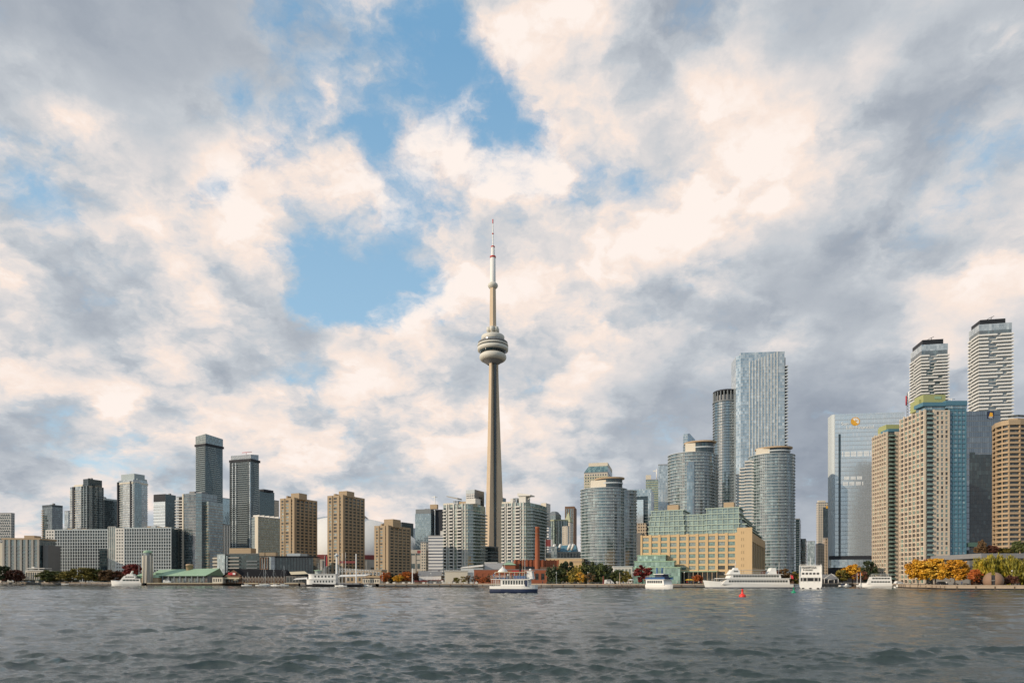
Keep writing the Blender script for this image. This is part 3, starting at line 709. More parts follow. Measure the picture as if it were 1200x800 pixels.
tower('office_tower', 'dark tower with one bright sky-blue glass face and a black roof band', 'tower', 180, 193.5, 205.5, 800, 578.5, ang=20, fh=3.6, glass='glass_mirror', slab='dark_slab', slab_h=0.35, crown=9.0, crown_mat='charcoal', unit=1)
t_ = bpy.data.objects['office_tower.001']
m = MB(); Lr_ = Site(193.5, 800, 20).y(205.5); Ht_ = Site(193.5, 800, 20).z(578.5); m.fbox((0, 0), (0, Lr_), 0, Lr_, 0, Ht_ - 0.2, 0.26, 0.8); m.build('dark_side_panel', M['glass_dark'], t_)

def greenish_condo():
    S = Site(215.5, 690, 18); root = S.root('condo_tower', 'dark green-glass condo in two curved steps, pale balconies down its western edge', 'tower')
    H = S.z(578.5); R_ = S.x(236)
    P = [(0, 0), (R_ * 0.35, -1.8), (R_ * 0.75, -1.6), (R_, 0.5), (R_, 22), (0, 22)]
    m = MB(); m.prism(P, 0, H, True); m.build('glass_wall', M['glass_slate'], root)
    many(root, 'floor_slab', ringmesh('floor_slab', P, 0.3, 0.35, M['mech_grey']), None, [(0, 0, 2.9 * k) for k in range(1, int(H / 2.9))])
    P2 = [(R_ + 0.03, 4), (R_ + 6, 3.2), (S.x(245.5, 5), 5.5), (S.x(245.5, 5), 24), (R_ + 0.03, 24)]
    H2 = S.z(588, 10, 4); m = MB(); m.prism(P2, 0, H2, True); m.build('lower_volume', M['glass_teal'], root)
    many(root, 'floor_slab', ringmesh('floor_slab', P2, 0.25, 0.35, M['tan_precast']), None, [(0, 0, 2.9 * k + 0.07) for k in range(1, int(H2 / 2.9))])
    xl = S.x(205.5); m = MB(); m.prism(rect(xl, -0.03, 1.2, 20), 0, H - 2, True); m.build('side_volume', M['glass_pale'], root)
    many(root, 'balcony', (lambda mm: (mm.box(xl - 0.6, -0.4, -0.2, 3, 0, 0.8), mm.mesh('balcony', M['white_slab']))[1])(MB()), None, [(0, 0, 2.9 * k) for k in range(1, int(H / 2.9) - 1)])
    m = MB(); m.fbox((xl, 1.2), (0, 1.2), -xl - 1.9, -xl - 0.1, 0, H, 0, 1.7); m.build('pier', M['cream'], root)
    m = MB(); m.fbox((xl, 1.2), (0, 1.2), -xl * 0.38, -xl * 0.62, 0, H - 3, 0, 1.0); m.build('recess', M['charcoal'], root)
    for (a, b, d) in ((0.1, 0.4, 3), (0.5, 0.8, 2)): m = MB(); m.box(R_ * a, R_ * b, 5, 14, H + 0.01, H + d); m.build('roof_unit', M['mech_grey'], root)
greenish_condo()
def tall_pair():
    for (nm, lab, u0, uc, u1, D, vt, crown_v, sl) in (
            ('glass_skyscraper', 'tallest western skyscraper, dark glass with white floor lines and sloping glass crown', 229.5, 241, 261, 1000, 509, 519, 0.6),
            ('glass_skyscraper', 'second tallest western skyscraper with vertical pale strips and flat glass crown', 270, 294, 303.5, 950, 530.5, 537, 0.0)):
        S = Site(uc, D, 28 if sl else 20); root = S.root(nm, lab, 'skyscraper', 'pair of tall western skyscrapers')
        Lf, Lr, H = -S.x(u0), S.y(u1), S.z(vt); zc_ = S.z(crown_v); P = rect(-Lf, 0, 0, Lr)
        m = MB(); m.prism(P, 0, zc_, True); m.build('glass_wall', M['glass_dark'], root)
        fh = 3.05; n = int(zc_ / fh)
        full = ringmesh('floor_slab', P, 0.18, 0.28, M['grey_slab']); many(root, 'floor_slab', full, None, [(0, 0, fh * k) for k in range(1, n)])
        q = random.Random(5); a = MB(); a.fbox((-Lf, 0), (0, 0), 0.4, Lf - 0.4, 0, 0.6 if sl else 0.5, 0.1, 1.3); am = a.mesh('balcony', M['grey_slab'])
        many(root, 'balcony', am, None, [(0, 0, fh * k + 0.31) for k in range(1, n - 1)])
        for k in range(1, n - 1):                          # the sides' balconies shift from floor to floor
            s0 = Lr * (0.10 + 0.30 * (0.5 + 0.5 * math.sin(k * 0.17))); s1 = Lr * (0.55 + 0.35 * (0.5 + 0.5 * math.sin(k * 0.13 + 2)))
            b = MB(); b.fbox((0, 0), (0, Lr), s0, s1, fh * k + 0.31, fh * k + 1.0, 0.1, 1.2); b.build('side_balcony', M['grey_slab'], root)
        C = offset(P, 0.3 if sl else -0.4); m = MB()
        hs = (H - 2, H - 2, H, H) if not sl else (H - 1.0, H + 1.2, H - 1.5, H - 2)
        for i in range(4):
            a_, b_ = C[i], C[(i + 1) % 4]; Lw = math.hypot(a_[0] - b_[0], a_[1] - b_[1])
            m.face([(*a_, zc_ + 0.01), (*b_, zc_ + 0.01), (*b_, hs[(i + 1) % 4]), (*a_, hs[i])], [(0, 0), (Lw, 0), (Lw, 12), (0, 12)])
        m.face([(*c, h_) for c, h_ in zip(C, hs)]); m.build('crown', M['glass_teal' if sl else 'glass_blue'], root)
        m = MB(); m.prism(offset(P, -1.2), zc_ - 4.0, zc_ - 0.2, False); m.prism(offset(P, 1.35), zc_ - 3.6, zc_ - 0.4, True, True); m.build('plant_band', M['charcoal'], root)
        if not sl:
            for x in (-Lf * 0.88, -Lf * 0.72, -1.6):
                m = MB(); m.fbox((-Lf, 0), (0, 0), Lf + x, Lf + x + 1.5, 0, zc_ - 5, 0, 1.7); m.build('pale_strip', M['glass_pale'], root)
            m = MB(); m.fbox((-Lf, 0), (0, 0), 0.0, 1.8, 0, zc_ - 4, 0, 1.75); m.fbox((-Lf, 0), (0, 0), Lf - 4.6, Lf - 1.7, 0, zc_ - 4, 0, 1.6); m.build('dark_strip', M['glass_dark'], root)
            m = MB(); m.tube((-Lf * 0.5, 3, H + 2), (-1, 3, H + 2.2), 0.35); m.tube((-Lf * 0.3, 3, H - 1), (-Lf * 0.3, 3, H + 2.1), 0.3); m.build('roof_crane', M['red_paint'], root)
tall_pair()
tower('glass_tower', 'pale blue slim tower seen between the two tallest western skyscrapers', 'tower', 257, 260, 270.5, 1150, 583.5, glass='glass_blue', slab=None, unit=0)
tower('office_tower', 'dark glass office tower with stepped roof behind the second western skyscraper', 'tower', 298, 304, 321.5, 1250, 575, fh=3.8, glass='glass_dark', slab='dark_slab', mech=[(0.3, 1.4, 4.0, 'charcoal')])
tower('office_tower', 'narrow purplish slab tower peeking out behind the first tan tower', 'tower', 319, 320, 327, 1350, 586, glass='office_brown', slab=None, unit=0)
t = tower('condo_tower', 'green glass condo with a cream edge strip and white roof fins', 'tower', 295, 303, 331, 780, 606, ang=32, fh=3.0, glass='glass_teal', slab='grey_slab', slab_h=0.35, out=0.4, pier_mat='white_slab')
m = MB(); m.fbox((-t['Lf'], 0), (0, 0), t['Lf'] * 0.55, t['Lf'] + 0.1, 0, t['H'] + 1, 0.1, 0.9); m.build('cream_strip', M['cream'], t['root'])
for k in range(5): m = MB(); m.box(-t['Lf'] * 0.9, 0.2, 1 + k * t['Lr'] / 5, 1.6 + k * t['Lr'] / 5, t['H'] + 0.02, t['H'] + 3.2); m.build('roof_fin', M['white_slab'], t['root'])
t = tower('condo_tower', 'white-striped condo with dark window columns below the tall western skyscrapers', 'tower', 245.5, 262, 269, 720, 615, ang=12, fh=2.9, glass='glass_slate', slab='grey_slab', slab_h=0.4, out=0.25, piers=(5, 2), pier_mat='white_slab', pier_w=1.9, pier_d=0.5)
m = MB(); m.fbox((-t['Lf'], 0), (0, 0), t['Lf'] * 0.3, t['Lf'] * 0.7, t['H'] + 0.1, t['H'] + 4, -6, -0.3); m.build('penthouse', M['white_slab'], t['root'])
def balcony_midrise():
    S = Site(268, 600, 6); root = S.root('balcony_midrise', 'dark terraced midrise with concrete balconies and a tan penthouse', 'building')
    L = S.x(304); H = S.z(649); m = MB(); m.prism(rect(0, L, 0, 20), 0, H, True); m.build('glass_wall', M['glass_dark'], root)
    many(root, 'balcony', (lambda mm: (mm.fbox((0, 0), (L, 0), 0.05, L * 0.36, 0, 1.0, 0.0, 1.5), mm.mesh('balcony', M['concrete']))[1])(MB()), None, [(0, 0, 3.1 * k) for k in range(1, 8)])
    many(root, 'balcony', (lambda mm: (mm.fbox((0, 0), (L, 0), L * 0.6, L * 0.95, 0, 0.9, 0.0, 1.2), mm.mesh('balcony', M['dark_slab']))[1])(MB()), None, [(0, 0, 3.1 * k) for k in range(1, 7)])
    m = MB(); m.prism(rect(-0.4, L + 0.4, -0.4, 20), H + 0.01, H + 0.7, True, True); m.build('roof', M['dark_concrete'], root)
    m = MB(); m.box(S.x(264.5), S.x(290), 6, 16, H - 2, S.z(642, 0, 6)); m.build('penthouse', M['tan_precast'], root)
    x0 = S.x(254.5, -3); x1 = S.x(263.5, -3); m = MB(); m.box(x0, x1, -3, 14, 0, S.z(649, 0, -3)); m.build('glass_box', M['glass_pale'], root)
    m = MB(); m.box(x1 + 0.4, -0.05, -2, 14, 0, H - 1.5); m.build('glass_box', M['glass_blue'], root)
    many(root, 'balcony', (lambda mm: (mm.box(S.x(249, -2), x0 - 0.05, -2, 12, 0, 1.1), mm.mesh('balcony', M['cream']))[1])(MB()), None, [(0, 0, 3.0 * k) for k in range(1, 8)])
    m = MB(); m.box(S.x(250, -1), x0 - 0.06, -1, 12, 0, H - 2); m.build('side_wing', M['dark_concrete'], root)
balcony_midrise()
def dark_terminal():
    S = Site(304, 560, -4); root = S.root('glass_school', 'long low dark glass building with a curved silver corner and rooftop cabins', 'building')
    L = S.x(367); H = S.z(652.5); m = MB(); m.prism(rect(S.x(322), L, 0, 26), 0, H, True); m.build('glass_wall', M['glass_dark'], root)
    m = MB(); m.prism([(0, 1), (S.x(318), -1.5), (S.x(322) - 0.03, 0), (S.x(322) - 0.03, 24), (0, 24)], 0, H + 0.4, True); m.build('curved_corner', M['glass_blue'], root)
    m = MB(); lattice(m, (0.5, 0.7), (S.x(315), -1.2), 1, H, 3, 2, 0.6, 0.8, 0.7); m.build('window_frame', M['brown_brick'], root)
    many(root, 'mullion', (lambda mm: (mm.box(0, 0.18, -0.2, -0.02, 0, H), mm.mesh('mullion', M['charcoal']))[1])(MB()), None, [(S.x(322) + 1 + 2.4 * k, 0, 0) for k in range(int((L - S.x(322)) / 2.4))])
    m = MB(); m.prism(rect(-0.3, L + 0.3, -1.8, 26), H + 0.41, H + 1.0, True, True); m.build('roof', M['charcoal'], root)
    for (a, b, v, mt) in ((304, 310, 647, 'tan_precast'), (311, 323, 647, 'tan_precast'), (336, 352, 648, 'pale_grey'), (353, 360, 648.5, 'dark_slab')):
        m = MB(); m.box(S.x(a, 5), S.x(b, 5), 5, 12, H + 1.01, S.z(v, 0, 5)); m.build('roof_cabin', M[mt], root)
dark_terminal()

# ------------------------------------------------------------------ three tan apartment towers
def tan_tower(label, u0, uc, u1, D, vt, ph, nf, nrow, fcols, rcols):
    S = Site(uc, D, 25); root = S.root('apartment_tower', label, 'tower', 'tan brick apartment towers')
    Lf, Lr, H = -S.x(u0), S.y(u1), S.z(vt)
    m = MB(); m.prism(rect(-Lf, 0, 0, Lr), 0, H - 0.3, True)
    p0, p1, p2 = (-Lf, 0), (0, 0), (0, Lr)
    w1 = punched(m, p0, p1, 0, H, fcols, nrow, 1.8, 1.1, 0.45, wide_end=0.45)
    w2 = punched(m, p1, p2, 0, H, rcols, nrow, 1.9, 1.05, 0.45)
    for x in (Lf * 0.28, Lf * 0.72): m.fbox(p0, p1, x, x + 1.1, 0, H + 0.6, 0.45, 1.0)        # projecting brick shafts
    m.fbox(p0, p1, Lf - 2.0, Lf + 0.45, 0, H + 1.2, 0.452, 1.2)
    for k in range(rcols + 1): m.fbox(p1, p2, k * (Lr - 2.1) / rcols + 0.5, k * (Lr - 2.1) / rcols + 1.3, 0, H + (0.8 if k % 2 else 0), 0.452, 0.8)
    m.fbox(p0, p1, 0, Lf, H - 0.25, H + 0.9, -0.4, 0.44); m.fbox(p1, p2, 0.5, Lr, H - 0.25, H + 0.9, -0.4, 0.44)
    m.build('wall', M['tan_brick'], root)
    windows(root, p0, p1, w1, [M['window_pale'], M['window_dark']], limit=50); windows(root, p1, p2, w2, M['window_dark'], limit=50)
    for (a, b, v) in ph:
        m = MB(); m.box(S.x(a, 3), S.x(b, 3), 3, 3 + Lr * 0.35, H - 0.28, S.z(v, 0, 3)); m.build('penthouse', M['tan_brick'], root)
    for k in range(4):
        m = MB(); m.box(-1 - 1.2 * k, -0.5 - 1.2 * k, Lr * 0.5 + k, Lr * 0.5 + 1.5 + k, H, H + 1.4 + 0.4 * k); m.build('roof_vent', M['brown_brick'], root)
tan_tower('tan brick apartment tower standing nearest the western skyscrapers', 328.5, 345.5, 371.5, 610, 584, [(341, 350.5, 577.5), (335.5, 337, 580)], 26, 26, 3, 5)
tan_tower('tan brick apartment tower standing alone between the two visible parts of the white dome', 384, 402.5, 427, 590, 580.8, [(397, 406.5, 575), (391, 393, 577.5)], 26, 26, 3, 5)
tan_tower('shortest tan brick apartment tower with a square penthouse, east of the white dome', 439, 455.5, 481, 560, 616.5, [(450, 460.5, 608), (446, 447.5, 613)], 17, 18, 3, 5)
tower('office_tower', 'small dark tower top showing behind the shortest tan tower', 'tower', 466, 471, 484.5, 1300, 612, glass='glass_dark', slab=None, unit=0)
tower('office_tower', 'pale slim tower top beside the crane-topped glass tower', 'tower', 482, 484, 489, 1400, 619, glass='glass_pale', slab=None, unit=0)
t = tower('glass_tower', 'blue glass tower under construction with dark top floors and a crane mast', 'tower', 486.5, 505, 511, 1000, 596, ang=14, fh=3.0, glass='glass_blue', slab='grey_slab', slab_h=0.25, crown=7.0, crown_mat='dark_slab', crown_in=0.6, unit=4)
S = t['S']; m = MB(); m.box(S.x(510, 8), S.x(520, 8), 8, 26, 0, S.z(597, 0, 8)); m.build('dark_core', M['charcoal'], t['root'])
m = MB(); xm, zt = S.x(509.6, 5), S.z(581, 0, 5)
m.tube((xm, 5, 0), (xm, 5, zt), 0.7, n=4); m.tube((xm - 5, 5, zt - 1.5), (xm + 4, 5, zt - 1.5), 0.5, n=4); m.tube((xm, 5, zt), (xm - 4, 5, zt - 1.5), 0.2, n=4); m.build('crane_mast', M['white_paint'], t['root'])
m = MB(); m.box(xm - 7, xm + 4, 3, 9, t['H'] + 0.1, S.z(591, 0, 5)); m.build('hoist_cabin', M['tan_precast'], t['root'])
t = tower('office_block', 'white low office block with dark strip windows between the tan and white towers', 'building', 502, 520, 524, 760, 628, ang=5, fh=3.6, glass='office_white', slab=None, unit=0)
S = t['S']; m = MB(); m.box(S.x(516, 3), S.x(526, 3), 3, 14, t['H'] + 0.01, S.z(621.5)); m.build('penthouse', M['white_slab'], t['root'])
tower('office_block', 'small cream building under the crane-topped glass tower', 'building', 493, 499, 502.5, 850, 635.5, ang=5, glass='office_cream', slab=None, unit=0)
t = tower('office_tower', 'grey office tower top with white window grid on its lit face, beside the needle', 'tower', 546, 556, 567, 1000, 573.5, fh=3.6, glass='office_grey', slab=None, unit=0, crown=5.5, crown_mat='pale_grey')
m = MB(); m.fbox((0, 0), (0, t['Lr']), 0, t['Lr'], 0, t['H'] + 0.3, 0.1, 0.5); m.build('painted_shade_wall', M['dark_slab'], t['root'])  # this side's shade is painted in with a darker slab colour
for k in range(9): m = MB(); m.fbox((0, 0), (0, t['Lr']), t['Lr'] * 0.45, t['Lr'] * 0.8, t['H'] - 12 - 5 * k, t['H'] - 9.4 - 5 * k, 0.45, 0.56); m.build('window', M['glass_dark'], t['root'])

# ------------------------------------------------------------------ twin white condos either side of the needle
def twin_condo(label, u0, ub, uc, u1, D, vt, wings):
    S = Site(uc, D, 25); root = S.root('condo_tower', label, 'tower', 'twin white-framed condo towers')
    Lf, Lr, H = -S.x(u0), S.y(u1), S.z(vt); fh = 2.95; n = int(H / fh)
    E = [(-Lf, 0), (0, 0), (3, 5), (4.4, Lr * 0.55), (2.5, Lr), (-Lf, Lr)]
    m = MB(); m.prism(E, 0, H, True); m.build('glass_wall', M['glass_green'], root)
    f0, f1 = (-Lf, 0), (0, 0)
    st = [(0.01, 0.14), (0.27, 0.42), (0.61, 0.78)]        # balcony stacks along the front; solid piers between
    for (a, b) in ((0.14, 0.18), (0.235, 0.265), (0.42, 0.46), (0.575, 0.60), (0.78, 0.81), (0.90, 0.93)):
        m = MB(); m.fbox(f0, f1, a * Lf, b * Lf, 0, H + 0.8, 0, 0.9); m.build('pier', M['white_slab'], root)
    for si, (a, b) in enumerate(st):
        m = MB(); m.fbox(f0, f1, a * Lf + 0.05, b * Lf - 0.05, 0, 0.25, 0, 1.7); m.fbox(f0, f1, a * Lf + 0.05, b * Lf - 0.05, 0.251, 1.1, 1.5, 1.68)
        many(root, 'balcony', m.mesh('balcony', M['white_slab']), None, [(0, 0, fh * k) for k in range(1, n)])
        m = MB(); m.fbox(f0, f1, (a + 0.02) * Lf, (b - 0.02) * Lf, 0, H - 3, 0.02, 0.12); m.build('recess', M['glass_dark'], root)
    m = MB(); m.prism(offset(E, 0.3), 0, 0.4, True, True); many(root, 'floor_slab', m.mesh('floor_slab', M['cream']), None, [(0, 0, fh * k + 0.09) for k in range(1, n)])
    sb = MB()                                              # curved balconies on the shaded side
    sb.prism([(0.6, 0.6), (5.2, 4.6), (6.6, Lr * 0.55), (4.6, Lr + 0.5), (2, Lr + 0.5), (3, 6)], 0, 0.85, True, True)
    many(root, 'side_balcony', sb.mesh('side_balcony', M['grey_slab']), None, [(0, 0, fh * k + 0.02) for k in range(1, n - 1)])
    for (a, b, v, mt) in wings:
        m = MB(); m.box(S.x(a, 2), S.x(b, 2), 2, 12, H + 0.01, S.z(v, 0, 2)); m.build('penthouse', M[mt], root)
    return S, root, H
S, root, H = twin_condo('white-framed green glass condo tower west of the needle tower', 519.5, 0, 548, 566, 600, 590, [(519.5, 531, 588, 'cream'), (531, 537, 585.5, 'glass_blue'), (546, 557, 584, 'white_slab'), (538, 546, 587, 'tan_precast')])
m = MB(); a = Vector((S.x(525, 4), 4, S.z(580.6, 0, 4))); b = Vector((S.x(538, 4), 4, S.z(584.6, 0, 4)))
m.loft([[a + Vector((0, -3, 0)), a + Vector((0, 5, 0)), a + Vector((0.3, 5, 0.7)), a + Vector((0.3, -3, 0.7))], [b + Vector((0, -3, 0)), b + Vector((0, 5, 0)), b + Vector((0, 5, 1.4)), b + Vector((0, -3, 1.4))]], smooth=False); m.build('roof_wing', M['concrete'], root)
S, root, H = twin_condo('white-framed green glass condo tower east of the needle tower, behind a brick chimney', 588, 0, 616, 638, 600, 588.5, [(588, 598, 586.5, 'cream'), (598, 604, 583, 'white_slab'), (601, 606, 582.5, 'glass_blue'), (608, 616, 581, 'white_slab')])
m = MB(); a = Vector((S.x(608, 4), 4, S.z(578.4, 0, 4))); b = Vector((S.x(623, 4), 4, S.z(580.0, 0, 4)))
m.loft([[a + Vector((0, -3, -2)), a + Vector((0, 7, -2)), a + Vector((0, 7, 1)), a + Vector((0, -3, 1))], [b + Vector((0, -3, -1.0)), b + Vector((0, 7, -1)), b + Vector((0, 7, 0)), b + Vector((0, -3, 0))]], smooth=False)
m.tube((S.x(615, 4), 4, H), b + Vector((0, 0, -0.6)), 0.4, n=4); m.build('roof_wing', M['white_slab'], root)
t = tower('glass_block', 'low dark glass block with pale floor lines at the foot of the needle tower', 'building', 562, 575, 584, 640, 641, fh=3.2, glass='glass_dark', slab='grey_slab', slab_h=0.5, unit=1)
tower('office_tower', 'tiny dark tower corner right behind the needle shaft', 'tower', 588, 589, 593, 1300, 583.5, glass='glass_dark', slab=None, unit=0)

# ------------------------------------------------------------------ downtown cluster seen east of the twin condos
t = tower('office_tower', 'cream slab tower with blank upper wall behind the eastern white condo', 'tower', 634, 640, 645, 1250, 590, fh=3.6, glass='office_cream', slab=None, unit=0)
m = MB(); m.fbox((-t['Lf'], 0), (0, 0), 0, t['Lf'], t['H'] - 13, t['H'] + 1.5, -0.2, 0.4); m.build('blank_wall', M['cream'], t['root'])
t = tower('office_tower', 'dark grey hip-roofed tower in the distant downtown cluster', 'tower', 643, 651, 657.5, 1500, 603, glass='glass_slate', slab='grey_slab', unit=0)
m = MB(); P = offset(t['P'], 0.2); c = [(sum(p[0] for p in P) / 4, sum(p[1] for p in P) / 4)]; m.prism(P, t['H'] + 1.2, t['H'] + 9, True, top_poly=[(c[0][0] + (p[0] - c[0][0]) * 0.5, c[0][1] + (p[1] - c[0][1]) * 0.5) for p in P]); m.build('roof', M['dark_slab'], t['root'])
def round_teal():
    D = 1300; root = thing('round_office_tower', 'round teal glass office tower with a flat cream roof rim', 'tower', (px(654, D), D, GZ)); H = pz(611, D) - GZ; r = 11.5 * D / F
    m = MB(); m.prism(circle(0, 0, r, n=40), 0, H, True, smooth=False); m.build('glass_wall', M['glass_green'], root)
    m = MB(); m.prism(circle(0, 0, r + 0.8, n=40), H + 0.01, H + 2.6, True, True); m.build('roof', M['mansard_green'], root)
    for k in range(10):
        th = R(200 + 16 * k); m = MB(); x, y = (r + 0.1) * math.cos(th), (r + 0.1) * math.sin(th); m.box(x - 0.7, x + 0.7, y - 0.5, y + 0.5, 0, H); m.build('dark_strip', M['glass_dark'], root)
round_teal()
tower('office_tower', 'small white banded tower at the foot of the round teal tower', 'tower', 637, 643, 646, 1150, 617, glass='office_white', slab=None, unit=0)
tower('office_tower', 'pale windowed slab in front of the round teal tower', 'tower', 659, 665, 667.5, 1200, 616.5, fh=3.4, glass='office_cream', slab=None, unit=0)
t = tower('office_tower', 'tall brown-framed tower with a teal glass face in the distant cluster', 'tower', 662, 673, 677, 1500, 593, ang=10, fh=3.7, glass='glass_teal', slab=None, piers=(4, 0), pier_mat='brown_brick', pier_w=2.0, crown=5, crown_mat='brown_brick', unit=0)
m = MB(); m.fbox((0, 0), (0, t['Lr']), 0, t['Lr'], 0, t['H'] - 0.5, 0.05, 0.7); m.build('side_wall', M['brown_brick'], t['root'])
t = tower('office_tower', 'slim tower with a steep green-gold pyramid roof', 'tower', 661, 668, 671.5, 1350, 612, fh=3.6, glass='office_cream', slab=None, unit=0)
P = offset(t['P'], 0.6); cxm = sum(p[0] for p in P) / 4; cym = sum(p[1] for p in P) / 4
m = MB(); m.prism(P, t['H'] + 1.2, t['H'] + 22, True, top_poly=[(cxm + (p[0] - cxm) * 0.05, cym + (p[1] - cym) * 0.05) for p in P]); m.build('roof', M['mansard_green'], t['root'])
def rail_sheds():
    S = Site(660, 720, 10); root = S.root('concert_hall', 'dark low hall with blue roof and pairs of white roof vents', 'building')
    x0, x1 = S.x(636), S.x(686); H = S.z(647); m = MB(); m.prism(rect(x0, x1, 0, 40), 0, H, True); m.build('wall', M['dark_slab'], root)
    m = MB(); m.prism(rect(S.x(651), S.x(676), 4, 30), H + 0.01, S.z(638), True, top_poly=rect(S.x(653), S.x(674), 10, 24)); m.build('roof', M['harbour_blue'], root)
    for u in (647.5, 654.5, 665.5, 669.5):
        x = S.x(u); m = MB(); m.tube((x, 2, S.z(644)), (x + 2.5, 0, S.z(637.5)), 1.5, n=12); m.build('roof_vent', M['white_paint'], root)
    m = MB(); m.box(S.x(646), S.x(653), -3, 6, 0, S.z(640)); m.build('glass_bay', M['glass_pale'], root)
    S = Site(683, 640, 10); r2 = S.root('brick_midrise', 'grey and red windowed midrise in front of the blue-roofed hall', 'building')
    x0 = S.x(652.5); H = S.z(646); m = MB(); m.prism(rect(x0, 0, 0.4, 22), 0, H, True); m.prism(rect(S.x(637), S.x(643), 2, 20), 0, H - 1, True)
    w = punched(m, (x0, 0.4), (0, 0.4), 0, H, 8, 5, 1.1, 1.4, 0.4); m.build('wall', M['concrete'], r2); windows(r2, (x0, 0.4), (0, 0.4), w, M['window_dark'])
    S = Site(684, 560, 8); r3 = S.root('garage_wall', 'plain tan low building behind the dense green trees', 'building')
    m = MB(); m.prism(rect(S.x(640), 0, 0, 25), 0, S.z(654.5), True); m.build('wall', M['warehouse_tan'], r3)
    m = MB(); m.prism(rect(S.x(640) - 0.3, 0.3, -0.3, 25), S.z(654.5) + 0.01, S.z(653.7), True, True); m.build('parapet', M['cream'], r3)
    m = MB(); m.fbox((S.x(640), 0), (0, 0), S.x(667) - S.x(640), -S.x(640), S.z(659), S.z(656.5), 0, 0.2); m.build('ledge', M['beige_stone'], r3)
rail_sheds()

# ------------------------------------------------------------------ round waterfront condos
def round_condo(label, uL, uR, D, vt, fh, lobes, cap, bay=None, glassm='glass_round', slabm='pale_grey', n=56):
    """a drum of glass with a pale slab edge at every floor, lower drums beside it and an overhanging cap"""
    uc = (uL + uR) / 2; r = (uR - uL) / 2 * D / F; Dc = D + r
    r = (uR - uL) / 2 * Dc / F
    S = Site(uc, Dc, 25); root = S.root('round_condo_tower', label, 'tower', 'round glass condo towers on the waterfront')
    H = pz(vt, D) - GZ; P = circle(0, 0, r, n=n)
    m = MB(); m.prism(P, 0, H, True); m.build('glass_wall', M[glassm], root)
    nf = int(H / fh)
    many(root, 'floor_slab', ringmesh('floor_slab', P, 0.75, 0.42, M[slabm]), None, [(0, 0, H - fh * k) for k in range(0, nf)])
    m = MB()
    for k in range(n // 3): a = 2 * math.pi * (3 * k + 0.5) / n; x, y = (r + 0.05) * math.cos(a), (r + 0.05) * math.sin(a); m.prism(circle(x, y, 0.22, n=4), 0, H - 0.1, False)
    m.build('mullion', M['grey_slab'], root)
    for li, (a, b, v, dy, sq) in enumerate(lobes):
        rl = (b - a) / 2 * (Dc + dy) / F; u = (a + b) / 2; cx, cy = S.x(u, dy), dy
        Q = circle(cx, cy, rl, rl * sq, n=36); Hl = pz(v, Dc + dy - rl) - GZ
        m = MB(); m.prism(Q, 0, Hl, True); lo = m.build('side_drum', M[glassm], root)
        many(lo, 'floor_slab', ringmesh('floor_slab', Q, 0.7, 0.38, M[slabm]), None, [(0, 0, Hl - fh * k - 0.13) for k in range(0, int(Hl / fh))])
    (ca, cb, v0, v1, box) = cap
    rc = (cb - ca) / 2 * Dc / F; cx = S.x((ca + cb) / 2, 0); zt = pz(v0, Dc - rc) - GZ
    hh = zt - H
    m = MB(); m.prism(circle(cx, 0, rc * 0.96, rc * 0.7, n=36), H + 0.56, zt - 1.2, True); co = m.build('cap_glass', M['glass_dark'], root)
    m = MB(); m.prism(circle(cx, 0, rc * 1.0, rc * 0.75, n=36), H + hh * 0.48, H + hh * 0.48 + 1.0, True, True); m.build('cap_band', M['pale_grey'], root)
    m = MB(); m.prism(circle(cx, 0, rc * 1.12, rc * 0.85, n=40), zt - 1.19, zt, True, True); m.build('cap_roof', M['beige_stone'], root)
    if box:
        x0, x1 = S.x(box[0], -rc * 0.72), S.x(box[1], -rc * 0.72); m = MB(); m.box(x0, x1, -rc * 0.72, 2, H + 0.57, pz(box[2], Dc - rc) - GZ); m.build('lift_house', M['cream'], root)
    if bay:
        for (a, b, mt, v) in bay:
            x0, x1 = S.x(a, -r), S.x(b, -r)
            th0, th1 = [math.asin(max(-0.99, min(0.99, q / r))) for q in (x0, x1)]
            arc = [((r + 1.2) * math.sin(th0 + (th1 - th0) * i / 5), -(r + 1.2) * math.cos(th0 + (th1 - th0) * i / 5)) for i in range(6)]
            inn = [((r - 1) * math.sin(th1), -(r - 1) * math.cos(th1)), ((r - 1) * math.sin(th0), -(r - 1) * math.cos(th0))]
            m = MB(); m.prism(arc + inn, 0, pz(v, D) - GZ, True); m.build('glass_bay', M[mt], root)
    return S, root, r, H, Dc
round_condo('round glass condo with white floor rings directly behind the dense green trees', 681, 734, 565, 571, 2.72, [(718, 745.5, 575.5, 6, 1.0)], (699, 730, 558.5, 568, (692, 710, 561.5)))
round_condo('round glass condo with a blue glazed strip, behind the green rooftop storeys of the warehouse', 784, 836, 580, 529.5, 2.75, [(822, 841, 534, 8, 1.0)], (804, 837, 515.8, 527, (803, 815, 518)), bay=[(805, 813, 'glass_blue', 541)])
S, root, r, H, Dc = round_condo('largest round glass condo with a stepped western wing, east of the tan warehouse', 879, 929, 575, 531, 2.78, [], (888, 925, 521.8, 530, (886, 902, 523)))
for (a, b, v, dy) in ((863.5, 870, 556, 4), (868, 876, 549, 2), (874, 884, 541, 0)):
    x0, x1 = S.x(a, dy - 12), S.x(b, dy - 12); Hq = pz(v, S.w(x0, dy - 12)[1]) - GZ; P = rect(x0, x1, dy - 12, dy + 12)
    m = MB(); m.prism(P, 0, Hq, True); w = m.build('stepped_wing', M['glass_slate'], root)
    many(w, 'balcony', ringmesh('balcony', P, 1.0, 0.9, M['white_slab']), None, [(0, 0, Hq - 2.78 * k - 0.3 - dy * 0.05) for k in range(0, int(Hq / 2.78))])
m = MB(); m.box(S.x(884, -r - 2), S.x(931, -r - 2), -r - 2, r + 4, 0, 8); m.build('podium', M['white_slab'], root)

